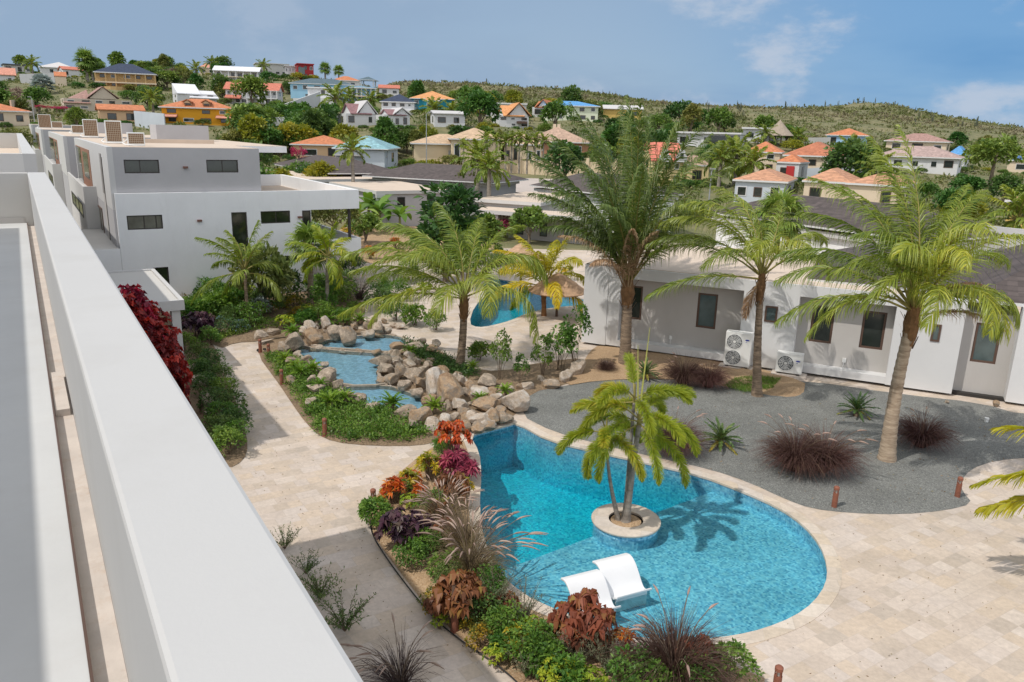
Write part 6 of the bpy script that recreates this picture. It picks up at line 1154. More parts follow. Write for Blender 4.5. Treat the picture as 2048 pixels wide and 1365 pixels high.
ptree('dry', 'round', 346, 168, 252, 3.0, 'bare greyish tree on the hilltop right of the navy roof')
ptree('dry', 'round', 36, 214, 176, 2.6, 'reddish brown tree at the far left above the orange roof')
ptree('pink', 'round', 598, 324, 110, 1.3, 'bright pink bougainvillea beside the vivid orange hipped roof')
for i, (x, y) in enumerate(((80, 219), (96, 221), (113, 222), (128, 222))): ptree('pink', 'round', x, y, 160, 1.05, 'pink bougainvillea hedge clump in a row below the beige gabled house', (1.3, 1, .55), None, 'pink bougainvillea clumps')
# --- palms on the hills and around the mansion
q = Q()
for az, el, bd, lf, ti_ in auto_fr(17, 33, 78, -15, 75, (.25, .6)): frond(q, np.array([0, 0, 0]), R(az), R(el), 2.1*lf, R(bd), 22, .55, .8, .10, ti_, rr=.04)
FARP = q.mesh('crown', [L_COCO, PETI]); FARF = fan_crown(51, 24, .55, .8); FARTR = trunk_mesh(curve((0, 0, -1.0), (0, 0, 1), (0, 0, 0)), .09, .06, 'trunk', BARKG, 1.2)
def far_palm(px, pyb, pyt, Y, label, kind='feather', sc=1.0, group=None):
    B = at(px, pyb, Y); k = mpp(B); h_ = max((pyb-pyt)*k, 1.2); t = thing('feather_palm' if kind == 'feather' else 'fan_palm', label, 'palm tree', tuple(B), prr.uniform(0, 6), group); tr = link('trunk', FARTR, t); tr.scale = (2.2*sc, 2.2*sc, h_); c = link('crown', FARP if kind == 'feather' else FARF, t); c.location = (0, 0, h_); c.scale = (sc,)*3
for x, lb in zip((971, 992, 1011, 1023, 1038, 1054, 1069, 1086), ('first from the left in the row', 'second from the left in the row', 'third from the left in the row', 'fourth from the left in the row', 'fourth from the right in the row', 'third from the right in the row', 'second from the right in the row', 'rightmost in the row')):
    far_palm(x, 326, 283+prr.uniform(-5, 5), 119, f'small palm, {lb} before the beige mansion', 'feather', .85, 'row of small palms before the beige mansion')
for x, yb, yt, Y, lb, kd, sc in [(927, 312, 290, 122, 'tiny palm before the beige mansion door, apart from the row', 'feather', .7), (706, 350, 303, 84, 'wind bent feather palm in front of the teal hipped roof', 'feather', 1.15), (955, 372, 322, 80, 'dark full feather palm before the beige garage wing', 'feather', 1.5), (978, 380, 340, 76, 'low dark feather palm right of the slate roof end', 'feather', 1.3),
    (1436, 388, 322, 100, 'left palm of the coconut cluster before the orange pyramid roof', 'feather', 1.7), (1466, 388, 312, 103, 'middle palm of the coconut cluster before the orange pyramid roof', 'feather', 1.8), (1500, 390, 330, 98, 'right palm of the coconut cluster before the orange pyramid roof', 'feather', 1.6), (1693, 350, 305, 112, 'feather palm rising behind the rounded dark tree', 'feather', 1.6), (1752, 372, 340, 92, 'yellowish low palm right of the rounded dark tree', 'feather', 1.5),
    (176, 168, 124, 246, 'tall double fan palm on the hilltop left of the navy roof', 'fan', 3.0), (187, 168, 136, 247, 'shorter fan palm beside the tall one left of the navy roof', 'fan', 2.2), (651, 168, 140, 322, 'left of two lone fan palms against the sky', 'fan', 2.3), (678, 168, 144, 326, 'right of two lone fan palms against the sky', 'fan', 2.1), (66, 150, 130, 285, 'palm before the dark flat hilltop house', 'feather', 2.0), (672, 236, 200, 186, 'feather palm above the larger purple tiled house', 'feather', 2.4), (700, 212, 195, 232, 'feather palm under the light blue glazed wing', 'feather', 1.8), (742, 222, 203, 212, 'grey feather palm left of the navy pyramid roof', 'feather', 1.9),
    (393, 160, 140, 290, 'yellowish palm left of the columned hilltop veranda', 'feather', 2.0), (424, 150, 128, 300, 'palm beside the little pink hilltop roof', 'feather', 1.7), (527, 150, 134, 305, 'palm before the grey modern hilltop house', 'feather', 1.8), (306, 218, 200, 170, 'feather palm left of the yellow house', 'feather', 1.6), (868, 245, 222, 182, 'dark palm below the light orange pyramid roof', 'feather', 2.0), (905, 243, 225, 186, 'palm right of the light orange pyramid roof', 'feather', 1.7), (2020, 520, 440, 52, 'dark palm against the yellow terracotta house', 'feather', 1.6), (1595, 292, 276, 160, 'small palm right of the grey thatched shelter', 'feather', 1.4), (1530, 288, 270, 156, 'palm left of the grey thatched shelter', 'feather', 1.4)]: far_palm(x, yb, yt, Y, lb, kd, sc)
P = at(88, 196, 210); t = thing('silver_palm', 'silvery blue fan palm on the left hillside', 'palm tree', tuple(P), 0); q = Q()
for k in range(26):
    a = k*2.4; e = R(80-100*k/26); d = np.array([math.cos(a)*math.cos(e), math.sin(a)*math.cos(e), math.sin(e)]); th = np.linspace(-1.4, 1.4, 13); lat = unit(np.cross(d, [0, 0, 1.0])); D = d*np.cos(th)[:, None]+lat*np.sin(th)[:, None]; q.leaves(np.repeat((d*1.6)[None], 13, 0), D, 1.8, .5, .3+.6*pr.rand(), 0, .2)
c = link('crown', q.mesh('crown', G['silver']), t); c.location = (0, 0, 3); link('trunk', FARTR, t).scale = (4, 4, 3)
# --- columnar cacti on the scrub ridge
CACT = leafmat('cactus_skin', [(.07, .085, .05), (.11, .12, .075), (.15, .15, .10)], 0, .8, .1)
def cactus_mesh():
    q = Q(); 
    for k in range(7): a = pr.rand()*6.28; r_ = .9*pr.rand(); h_ = 2.2+3.2*pr.rand(); q.tube([(0, 0, -.3), (math.cos(a)*r_, math.sin(a)*r_, .8), (math.cos(a)*r_*1.2, math.sin(a)*r_*1.2, h_)], [.16, .17, .10], 6)
    return q.mesh('stems', CACT)
CM = [cactus_mesh() for _ in range(4)]
for u0, u1, Y0, Y1, n_, lb in [(1130, 1290, 470, 500, 7, 'columnar cactus clump on the ridge right above the blue roofed house'), (1640, 1800, 395, 415, 9, 'columnar cactus clump along the top of the right hill'), (1820, 2040, 300, 400, 12, 'columnar cactus clump on the falling right shoulder of the hill'), (1320, 1620, 300, 440, 12, 'columnar cactus clump on the middle slope above the modern white house'), (800, 1120, 400, 500, 8, 'columnar cactus clump on the left part of the scrub ridge')]:
    for k in range(n_):
        u = rg.uniform(u0, u1); Y = rg.uniform(Y0, Y1); P = at(u, 250, Y); t = link('cactus', rg.choice(CM)); t.location = (P[0], P[1], terr1(P[0], P[1])-.1); s_ = rg.uniform(.4, .85); t.scale = (s_, s_, s_); t.rotation_euler = (0, 0, rg.uniform(0, 6)); tag(t, lb, 'cactus', lb.replace('columnar cactus clump', 'cacti'))
# ================================================================ GARDEN PLANTS
BT = 'shrubs beside the round pool'
for a in [('reddish', 905, 925, 1.0, 'orange red leafed bush at the top end of the pool bed', 1.35), ('magenta', 908, 958, 1.0, 'magenta strap leafed plant below the orange red bush', 1.15), ('yellowc', 858, 962, 1.0, 'tall yellow and green croton left of the magenta plant', 1.0), ('yellowc', 818, 985, .8, 'shorter green croton behind the orange croton', .8),
          ('orange', 790, 1008, .9, 'fiery orange croton at the path edge', 1.15), ('lime', 822, 1020, .6, 'round bright yellow shrub between the orange croton and the grass', .85), ('lush', 750, 1046, .6, 'small green bush at the shaded path corner', .72), ('yellowc', 765, 1022, .6, 'little yellow green croton behind the corner bush', .5), ('purple', 802, 1092, .8, 'near black purple leafed bush on the pool bed', 1.25),
          ('silver', 820, 1132, .6, 'pale variegated green bush on bare soil', .01), ('green', 820, 1130, .6, 'pale bright green bush on bare soil', .72), ('green', 862, 1108, .5, 'small green bush behind the pale one', .6), ('bronze', 922, 1242, .8, 'brown and green mottled bush above the bollard', 1.1), ('yflower', 866, 1218, .7, 'yellow flowered low bush beside the bollard', .75), ('dark', 965, 1245, .6, 'dark green filler shrub behind the bollard', .8),
          ('grey', 990, 1225, 1.0, 'wispy grey green shrub at the pool coping', 1.1), ('grey', 1045, 1255, 1.0, 'second wispy grey green shrub nearer the loungers', 1.05), ('bronze', 1160, 1305, 1.0, 'big bronze large leafed copper bush before the loungers', 1.22), ('lime', 1062, 1290, .9, 'lime yellow shrub left of the bronze bush', 1.0), ('lime', 1130, 1295, .9, 'upright lime yellow shrub touching the bronze bush', .9), ('yflower', 966, 1290, .7, 'low yellow green bush right of the bollard', .8),
          ('green', 1060, 1325, .8, 'bright green shrub below the lime yellow one', .9), ('lime', 1115, 1372, .9, 'bright yellow leafed shrub at the bottom edge of the picture', 1.0), ('grey', 1150, 1335, 1.0, 'feathery grey green shrub under the bronze bush', 1.0), ('grey', 1215, 1352, 1.0, 'feathery grey green shrub left of the large purple grass', 1.05), ('orange', 1240, 1318, .8, 'red and yellow croton beside the large purple grass', .95), ('grey', 1050, 1352, .9, 'twiggy grey shrub near the black hose', .7), ('green', 1458, 1368, .8, 'bright green shrub right of the large purple grass', .85), ('bronze', 1088, 1300, .6, 'small bronze bush among the lime shrubs', .6), ('lush', 1010, 1310, .6, 'small light green sprout by the black hose', .55)]:
    if a[5] < .05: continue
    plant(a[0], a[1], a[2], a[5], a[4], 'shrub', BT)
BF = smooth_poly(BED2, 1); k_ = 0; BFI = offset(BF, -.35)
WB = ('along the coping side of the pool bed', 'along the path side of the pool bed', 'in the middle of the pool bed', 'at the lower end of the pool bed')
while k_ < 34:
    x_, y_ = sample_in(BFI, rg); pj = np.array([x_, y_, 0])-cC; py_ = CY-FOC*(pj @ cU)/(pj @ cF)
    if 1060 < py_ < 1180 and rg.random() < .6: continue
    kd = rg.choice(('lime', 'yellowc', 'green', 'orange', 'bronze', 'lush', 'magenta', 'yflower')); plant(kd, x_, y_, rg.uniform(.45, .8), {'lime': 'lime', 'yellowc': 'yellow and green croton', 'green': 'small leafed green', 'orange': 'orange croton', 'bronze': 'bronze', 'lush': 'large leafed green', 'magenta': 'magenta', 'yflower': 'yellow flowered'}[kd] + ' low filler plant ' + WB[k_ % 4], 'shrub', 'low filler plants of the pool bed', .03, px=False); k_ += 1
k_ = 0
for kd, x, y, s_, lb in [('lime', 990, 1330, .7, 'yellow green shrub low by the hose'), ('green', 1015, 1280, .8, 'fresh green shrub between bollard and wispy shrubs'), ('yellowc', 1030, 1310, .7, 'yellow flecked croton by the lower hose'), ('lush', 1090, 1345, .75, 'leafy green shrub between the bright yellow shrubs'), ('bronze', 1010, 1240, .6, 'small bronze bush behind the wispy shrubs'), ('lime', 1180, 1385, .9, 'yellow shrub at the very bottom of the bed'), ('green', 1260, 1390, .9, 'green shrub under the large purple grass'),
    ('orange', 838, 1000, .7, 'small orange croton beside the round yellow shrub'), ('green', 860, 1030, .8, 'green shrub under the upper brown grass'), ('bronze', 905, 1010, .9, 'bronze leafed bush below the magenta plant'), ('yellowc', 930, 1000, .7, 'yellow croton against the pool coping'), ('purple', 850, 1070, .7, 'small purple bush between the grasses'), ('green', 782, 1062, .7, 'green shrub left of the near black bush'), ('magenta', 930, 965, .9, 'second magenta plant at the coping'),
    ('dark', 900, 1180, .7, 'dark filler shrub under the large tan grass'), ('green', 975, 1200, .8, 'green shrub at the coping under the plumes'), ('yflower', 945, 1265, .6, 'yellow flowered sprig behind the bollard'), ('bronze', 880, 1240, .6, 'bronze sprig left of the bollard'), ('lime', 880, 1255, .5, 'lime sprig in front of the bollard')]: plant(kd, x, y, s_, lb, 'shrub', BT)
GS = 'fountain grasses'
plant('grasstan', 885, 1062, 1.05, 'upper brown fountain grass in the pool bed', 'grass', GS); plant('grasstan', 940, 1165, 1.3, 'large tan fountain grass with pale plumes leaning over the pool', 'grass', GS); plant('grasstan', 930, 1110, 1.05, 'middle tan fountain grass behind the large one', 'grass', GS)
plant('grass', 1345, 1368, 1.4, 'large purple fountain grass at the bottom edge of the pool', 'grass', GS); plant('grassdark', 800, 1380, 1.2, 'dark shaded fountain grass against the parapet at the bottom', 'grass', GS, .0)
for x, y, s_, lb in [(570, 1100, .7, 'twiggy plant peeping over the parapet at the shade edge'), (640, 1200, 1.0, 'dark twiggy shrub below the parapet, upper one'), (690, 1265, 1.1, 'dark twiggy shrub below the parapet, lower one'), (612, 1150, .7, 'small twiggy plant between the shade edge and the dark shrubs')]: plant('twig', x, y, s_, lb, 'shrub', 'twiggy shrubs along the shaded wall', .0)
for k, x, y, s_, lb in [('grassfew', 1365, 768, 1.45, 'left purple grass of the pair by the air conditioner'), ('grassfew', 1416, 774, 1.3, 'right purple grass of the pair by the air conditioner'), ('grass', 1345, 905, 1.3, 'purple grass behind the foxtail palm at the pool edge'), ('grass', 1588, 940, 1.45, 'left half of the wide purple grass clump on the gravel'), ('grass', 1642, 942, 1.45, 'right half of the wide purple grass clump on the gravel'), ('grassfew', 1840, 893, 1.5, 'purple grass behind the leaning palm trunk'), ('grassfew', 1212, 742, .7, 'small purple grass left of the tall palm trunk')]: plant(k, x, y, s_, lb, 'grass', GS, .06)
for x, y, s_, lb in [(1440, 893, 1.15, 'dark green cycad in the middle of the gravel'), (1712, 832, 1.1, 'cycad with yellowed lower fronds near the villa'), (1290, 757, 1.0, 'cycad behind the foxtail palm beside the tall trunk')]: plant('cycad', x, y, s_, lb, 'cycad', 'cycads on the gravel', .06)
q = Q(); n_ = 5200; GP_ = polyg([(1445,778),(1470,762),(1510,757),(1560,762),(1545,782),(1490,790)]); bs = np.array([(*sample_in(GP_, rg), .09) for _ in range(n_)]); d = unit(pr.randn(n_, 3)*.5+np.array([0, 0, 1.0])); q.leaves(bs, d, .10*(.6+.8*pr.rand(n_)), .014, np.clip(.4+.4*pr.rand(n_), 0, 1), 0, .5); o = link('grass', q.mesh('grass', leafmat('lawn_blade', [(.06, .12, .02), (.12, .22, .03), (.2, .27, .05)], .3, .5, 0, tint=True))); o['kind'] = 'stuff'
for x, y, s_, sz_, lb in [(1120, 742, 1.2, (1, 1, 1.1), 'tall loose green shrub near the villa corner'), (1150, 735, 1.3, (.9, .9, 1.25), 'tallest loose green shrub leaning towards the villa'), (1085, 752, 1.0, (.9, .9, 1.0), 'loose green shrub by the gravel tip'), (1000, 762, .95, (.8, .8, 1.4), 'narrow upright green shrub left of the gravel tip'), (1040, 772, .8, (.8, .8, 1.0), 'small loose green shrub above the boulders')]: plant('loose', x, y, s_*.95, lb, 'shrub', 'loose shrubs between rocks and villa', szv=sz_)
# red leafed hedge and the left beds
for i, (x, y, s_, hz) in enumerate([(2.35, 22.3, .95, 1.12), (2.55, 24.2, .95, 1.1), (2.05, 21.3, .7, .95), (2.3, 25.8, .95, 1.2), (1.7, 22.4, 1.0, 1.25), (1.9, 23.8, 1.0, 1.25)]):
    plant('red', *NF.W(x, y)[:2], s_, ('red leafed shrub of the tall hedge by the carport, ' + ('second from top', 'middle of the hedge', 'lowest', 'topmost', 'nearest the block of flats', 'third from top')[i]), 'shrub', 'red leafed hedge', -.1, px=False, szv=(1, 1, hz))
LB = 'shrubs of the left garden'
for k, x, y, s_, lb in [('lime', 412, 622, 1.9, 'big bright green mound right of the carport'), ('green', 440, 640, 1.4, 'green shrub below the bright mound'), ('purple', 398, 680, 1.8, 'dark purple round bush beside the carport pillar'), ('blue', 452, 672, 1.5, 'blue flowered bush at the path bend'), ('blue', 480, 668, 1.2, 'pale blue flowered bush nearer the trunk'), ('silver', 520, 640, 1.3, 'silvery strap leafed plant by the leaning palm'), ('dark', 570, 612, 2.3, 'large dark green rounded shrub by the terraced house'), ('dark', 535, 632, 1.6, 'dark shrub between the two trunks'), ('green', 470, 622, 1.5, 'soft green shrub left of the leaning palm'), ('yflower', 600, 640, 1.3, 'low yellow flowered shrub at the foot of the pale fan palm trunk'), ('yflower', 640, 640, 1.2, 'yellow flowered shrub below the slim trunk'), ('green', 690, 610, 1.5, 'green shrub under the coconut fronds'), ('lush', 610, 655, 1.0, 'leafy green plant on the rocks'), ('dark', 700, 560, 2.0, 'dark shrub below the balcony'), ('green', 420, 690, .9, 'low green bush by the path bend'), ('green', 755, 590, 1.4, 'green shrub left of the coconut crown'), ('grassdark', 720, 600, 1.6, 'dark grass clump left of the coconut crown'), ('green', 690, 650, 1.0, 'leafy plant above the upper pond'), ('orange', 740, 520, 1.6, 'orange flowering shrub behind the balcony'), ('orange', 790, 500, 1.6, 'second orange shrub farther behind the balcony'), ('yellowc', 700, 480, 1.8, 'yellow croton seen through the balcony opening'), ('magenta', 985, 478, 2.2, 'magenta cordyline mass before the low villa'), ('magenta', 1010, 474, 2.0, 'magenta cordyline right of the mass'), ('blue', 960, 478, 1.6, 'violet flowered bush before the low villa'), ('green', 900, 480, 2.0, 'green shrub between the villas'), ('green', 1050, 540, 1.6, 'green shrub under the thatch parasol')]: plant(k, x, y, s_, lb, 'shrub', LB)
for x, y, s_, lb in [(715, 470, 1.3, 'banana plant right of the balcony pillars'), (760, 462, 1.4, 'banana plant against the slate roofed villa'), (738, 455, 1.5, 'tall banana plant between balcony and villa'), (800, 468, 1.2, 'blue green banana plant by the villa window')]: plant('banana', x, y, s_*1.2, lb, 'banana plant', 'banana plants')
k_ = 0; B4 = smooth_poly(BED4, 1)
WH = ('among the palms by the terraced house', 'at the back of the left garden', 'near the upper pond boulders', 'in the middle of the left garden', 'along the terraced house wall', 'by the pale trunks')
for k_ in range(30):
    x_, y_ = sample_in(B4, rg); kd = rg.choice(('green', 'lush', 'dark', 'lime', 'green', 'yflower')); plant(kd, x_, y_, rg.uniform(1.1, 1.8), {'green': 'green', 'lush': 'large leafed green', 'dark': 'dark green', 'lime': 'lime yellow', 'yflower': 'yellow flowered'}[kd] + ' filler shrub ' + WH[k_ % 6], 'shrub', 'dense shrubs of the left garden', .1, px=False)
for kd, x, y, s_, lb in [('green', 790, 640, 1.3, 'green shrub on the deck side of the pond boulders'), ('lush', 830, 650, 1.2, 'large leafed shrub under the left coconut fronds'), ('dark', 760, 620, 1.5, 'dark shrub left of the coconut shade'), ('green', 870, 660, 1.1, 'green shrub left of the coconut trunk'), ('lush', 960, 720, .9, 'leafy shrub right of the coconut trunk'), ('green', 800, 600, 1.4, 'green shrub between pond and far pool'), ('lime', 850, 585, 1.3, 'lime shrub on the near side of the far pool'), ('green', 820, 560, 1.5, 'green shrub behind the far pool end'), ('lush', 880, 545, 1.5, 'large leafed shrub behind the far pool'), ('orange', 930, 540, 1.4, 'orange flowered shrub behind the far pool'), ('green', 990, 530, 1.6, 'green shrub right behind the far pool'), ('yellowc', 1130, 560, 1.4, 'yellow croton at the far corner of the far pool')]: plant(kd, x, y, s_, lb, 'shrub', LB)
i = 0
for x, y in [(372, 705), (400, 725), (425, 740), (395, 755), (440, 770), (415, 790), (450, 800), (430, 825), (465, 830), (445, 850), (470, 862), (460, 890), (478, 885), (440, 880), (410, 760), (455, 910)]:
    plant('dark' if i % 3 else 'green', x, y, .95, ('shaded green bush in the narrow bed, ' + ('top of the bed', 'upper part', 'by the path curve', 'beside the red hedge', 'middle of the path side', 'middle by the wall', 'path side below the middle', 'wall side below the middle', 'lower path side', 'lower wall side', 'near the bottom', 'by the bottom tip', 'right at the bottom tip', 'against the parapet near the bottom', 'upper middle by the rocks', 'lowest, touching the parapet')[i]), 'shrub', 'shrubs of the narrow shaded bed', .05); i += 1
ptree('olive', 'spreading', 668, 400, 58, 1.75, 'olive leafed tree with open crown before the slate roofs', (1, 1, 1.0), 1.2)
ptree('dark', 'tall', 893, 470, 47, 2.75, 'airy dark tree behind the spreading coconut palm', (1.15, 1.15, 1.05), 0.0)
ptree('treeg', 'tall', 925, 500, 45, 1.7, 'light green tree right behind the spreading coconut crown', (1, 1, 1), 0.0)
for mt_, sh_, x_, yb_, Y_, s2_, lb_ in [('olive', 'low', 1010, 400, 74, 2.2, 'olive bush mass at the end of the slate roof'), ('treeg', 'round', 1060, 430, 66, 2.0, 'green tree between the slate roof and the two canopies'), ('yellowg', 'low', 1035, 372, 84, 1.8, 'yellow green hedge bush below the beige garden wall'), ('dark', 'round', 840, 318, 98, 2.2, 'dark tree right of the teal hipped roof'), ('treeg', 'tall', 968, 470, 54, 1.9, 'leafy tree before the right end of the slate roof'), ('treeg', 'low', 600, 330, 104, 2.2, 'green bush left of the teal hipped roof'), ('treeg', 'round', 730, 430, 62, 1.7, 'green tree behind the banana plants'),
    ('dark', 'low', 1950, 470, 58, 2.0, 'dark shrub mass left of the coarse terracotta roof'), ('treeg', 'round', 2030, 500, 50, 2.0, 'green tree before the yellow wall at the right edge')]: ptree(mt_, sh_, x_, yb_, Y_, s2_, lb_, (1, 1, 1), terr1(*at(x_, yb_, Y_)[:2])-.2)
P = gp(530, 632); t = set_tree('olive', 'spreading', (P[0], P[1], 0), 2.0, 'small dark branched garden tree with yellow brown crown', None, 'tree', (.8, .8, 1.1))
# ground cover round the ponds
NOGO = [smooth_poly(polyg(px, z), 1) for _, px, z in POND_TIERS]
def cover(name, px, n_, mat, hgt, ln):
    poly = polyg(px); pts = []
    while len(pts) < n_:
        p = sample_in(poly, rg)
        if any(inside(g_, *p) for g_ in NOGO): continue
        pts.append((p[0], p[1], .05))
    n2 = len(pts)*30; k = np.repeat(np.arange(len(pts)), 30); pts = np.array(pts); d = unit(pr.randn(n2, 3)); d[:, 2] = np.abs(d[:, 2]); h_ = hgt*(.5+.8*pr.rand(len(pts)))
    b_ = pts[k]+d*np.stack([h_[k]*.75]*2+[h_[k]], 1)*(.35+.65*pr.rand(n2))[:, None]; q = Q(); q.leaves(b_, d+pr.randn(n2, 3)*.5+np.array([0, 0, .3]), ln*(.6+.8*pr.rand(n2)), ln*.5, np.clip(pr.rand(len(pts))[k]*.7+.15+pr.randn(n2)*.1, 0, 1), 0, .3)
    o = link(name, q.mesh(name, G[mat])); o['kind'] = 'stuff'
cover('ground_cover', [(615,830),(640,868),(700,884),(800,888),(858,880),(850,850),(800,828),(740,812),(690,795),(650,790)], 420, 'green', .34, .09)
cover('ground_cover', [(532,715),(548,742),(575,772),(600,808),(625,838),(680,800),(670,772),(640,755),(610,735),(575,712)], 330, 'green', .28, .085)
cover('ground_cover', [(780,690),(820,690),(880,715),(925,740),(960,758),(910,758),(860,735),(810,712)], 200, 'dark', .34, .09)
cover('ground_cover', [(430,690),(470,676),(540,665),(610,650),(680,640),(720,610),(640,620),(560,640),(480,655),(420,670)], 260, 'green', .30, .10)
i = 0
for x, y, s_ in [(570, 722, .9), (600, 748, 1.0), (625, 742, 1.0), (590, 735, .8), (640, 775, .8), (660, 808, 1.1), (690, 800, .9), (785, 812, 1.1), (868, 818, .9), (1010, 785, .8), (820, 705, .8), (585, 668, 1.1), (655, 645, 1.2), (690, 640, 1.2), (720, 642, 1.0), (945, 735, .7), (960, 800, .7)]:
    plant('fern', x, y, s_*1.15, 'bright green fern ' + ('at the left tip of the pond bed', 'in the middle of the left pond bank', 'beside the middle pond basin', 'on the left pond bank, smaller', 'under the left bank boulders', 'left of the lower pond basin', 'between boulders at the lower basin', 'in front of the lower basin', 'under the cascade boulders', 'on top of the cascade boulders', 'right of the upper basin', 'at the end of the path among boulders', 'behind the upper basin boulders', 'on the rocks behind the upper basin', 'rightmost behind the upper basin', 'among the boulders under the coconut trunk', 'in the cascade wall')[i], 'fern', 'ferns round the pond', .25); i += 1
# fallen leaves and crumbs of gravel
def litter(name, px, n_, mat, ln, zb, keep=()):
    poly = polyg(px); pts = []
    while len(pts) < n_:
        p = sample_in(poly, rg)
        if inside(POOL, *p) or any(inside(h_, *p) for h_ in keep): continue
        pts.append((p[0], p[1], zb))
    d = unit(np.stack([pr.randn(n_), pr.randn(n_), np.abs(pr.randn(n_))*.25], 1)); q = Q(); q.leaves(np.array(pts), d, ln*(.5+pr.rand(n_)), ln*.4, pr.rand(n_), 0, .05); o = link(name, q.mesh(name, mat)); o['kind'] = 'stuff'
LIT = leafmat('fallen_leaf', [(.10, .06, .03), (.22, .14, .07), (.30, .22, .12), (.16, .15, .06)], .1, .8, 0)
litter('fallen_leaves', [(1080,790),(1330,775),(1600,800),(1960,830),(2048,930),(1900,1015),(1620,1005),(1300,905)], 420, LIT, .07, .075)
litter('fallen_leaves', [(470,700),(540,760),(640,885),(860,900),(740,1020),(760,1100),(1000,1350),(800,1365),(600,1090),(490,930)], 260, LIT, .05, .008, [BF])
litter('fallen_leaves', [(1640,1060),(1950,1010),(2048,1100),(2048,1365),(1560,1365),(1480,1300),(1650,1200)], 110, LIT, .045, .008)
# ================================================================ BOULDERS
def boulder_mesh(seed):
    rs_ = np.random.RandomState(seed); bm_ = MB(); import bmesh
    bm = bmesh.new(); bmesh.ops.create_icosphere(bm, subdivisions=4, radius=1.0); V = np.array([v.co[:] for v in bm.verts]); nrm = unit(rs_.randn(15, 3)); dd = .52+.40*rs_.rand(15); dots = V @ nrm.T; r_ = np.min(np.where(dots > .05, dd/np.maximum(dots, .05), 9), 1); r_ = np.minimum(r_, 1.12)
    for f_, a_ in ((2.1, .05), (4.7, .028), (9, .015)): ph = rs_.rand(3)*6; r_ = r_+a_*np.sin(V[:, 0]*f_+ph[0]+V[:, 1]*f_*.7)*np.sin(V[:, 1]*f_+ph[1]-V[:, 2]*f_*.6)*np.sin(V[:, 2]*f_+ph[2]+V[:, 0])
    for v, k in zip(bm.verts, r_): v.co = v.co*float(k)
    me = bpy.data.meshes.new('boulder'); bm.to_mesh(me); bm.free(); me.materials.append(ROCK); me.update(); return me
ROCK, t_, b = newmat('weathered_boulder'); b.inputs['Roughness'].default_value = .9
g_ = nd(t_, 'ShaderNodeTexCoord'); oi = nd(t_, 'ShaderNodeObjectInfo'); va = nd(t_, 'ShaderNodeVectorMath', operation='ADD'); sc_ = nd(t_, 'ShaderNodeVectorMath', operation='SCALE'); sc_.inputs[0].default_value = (13, 7, 3); t_.links.new(oi.outputs['Random'], sc_.inputs['Scale']); t_.links.new(g_.outputs['Object'], va.inputs[0]); t_.links.new(sc_.outputs[0], va.inputs[1])
n1 = nd(t_, 'ShaderNodeTexNoise', i_Scale=1.3, i_Detail=9.0, i_Roughness=.72); n2 = nd(t_, 'ShaderNodeTexNoise', i_Scale=6.0, i_Detail=8.0, i_Roughness=.75, i_Distortion=.8); t_.links.new(va.outputs[0], n1.inputs['Vector']); t_.links.new(va.outputs[0], n2.inputs['Vector'])
ad = nd(t_, 'ShaderNodeMath', operation='MULTIPLY_ADD'); ad.inputs[1].default_value = .28; t_.links.new(oi.outputs['Random'], ad.inputs[0]); m2_ = nd(t_, 'ShaderNodeMath', operation='MULTIPLY'); m2_.inputs[1].default_value = .85; t_.links.new(n1.outputs[0], m2_.inputs[0]); t_.links.new(m2_.outputs[0], ad.inputs[2])
rp = nd(t_, 'ShaderNodeValToRGB'); e = rp.color_ramp.elements; e[0].position = .34; e[0].color = (.24, .15, .085, 1); e[1].position = .78; e[1].color = (.58, .53, .47, 1)
for p_, c_ in ((.44, (.42, .29, .18)), (.52, (.27, .22, .17)), (.63, (.48, .38, .285))): q_ = e.new(p_); q_.color = c4(c_)
t_.links.new(ad.outputs[0], rp.inputs[0]); r2 = nd(t_, 'ShaderNodeMapRange'); r2.inputs[1].default_value = .3; r2.inputs[2].default_value = .7; r2.inputs[3].default_value = .68; r2.inputs[4].default_value = 1.25; t_.links.new(n2.outputs[0], r2.inputs[0]); s3 = nd(t_, 'ShaderNodeVectorMath', operation='SCALE'); t_.links.new(rp.outputs[0], s3.inputs[0]); t_.links.new(r2.outputs[0], s3.inputs['Scale']); t_.links.new(s3.outputs[0], b.inputs['Base Color'])
bp = nd(t_, 'ShaderNodeBump', i_Strength=.7, i_Distance=.08); t_.links.new(n2.outputs[0], bp.inputs['Height']); t_.links.new(bp.outputs[0], b.inputs['Normal'])
BM_ = [boulder_mesh(k) for k in range(9)]
def boulder(px, py, wpx, hpx, where, zo=0.0):
    k0 = mpp(gp(px, py)); w = wpx*k0; h_ = hpx*k0*1.02; P = gp(px, py, h_*.38+zo); o = link('boulder', prr.choice(BM_)); o.location = (P[0], P[1], P[2]-.02); o.scale = (w*.52, w*prr.uniform(.40, .55), h_*.56); o.rotation_euler = (prr.uniform(-.15, .15), prr.uniform(-.15, .15), prr.uniform(-.5, .5)); s_ = 'large' if w > .95 else 'small' if w < .55 else 'middle sized'; tag(o, f'{s_} tan and grey boulder {where}', 'boulder', 'boulders ' + where)
Z5 = lambda a: (500+a[0]/2.926, 550+a[1]/2.926, a[2]/2.926, a[3]/2.926)
for a in [(250,390,120,90),(375,358,120,85),(350,302,85,60),(445,275,64,58),(490,345,88,82),(575,357,118,88),(610,305,60,50),(680,342,84,54),(745,318,84,64),(715,272,74,54),(60,350,90,50),(140,332,70,40),(800,320,70,50),(190,420,80,50),(310,330,60,50)]: boulder(*Z5(a), 'behind the upper pond basin', .25)
for a in [(855,418,120,50),(960,415,95,54),(1000,385,54,40),(1060,432,84,44),(930,450,70,40),(1090,400,60,40)]: boulder(*Z5(a), 'between the middle basin and the coconut trunk', .15)
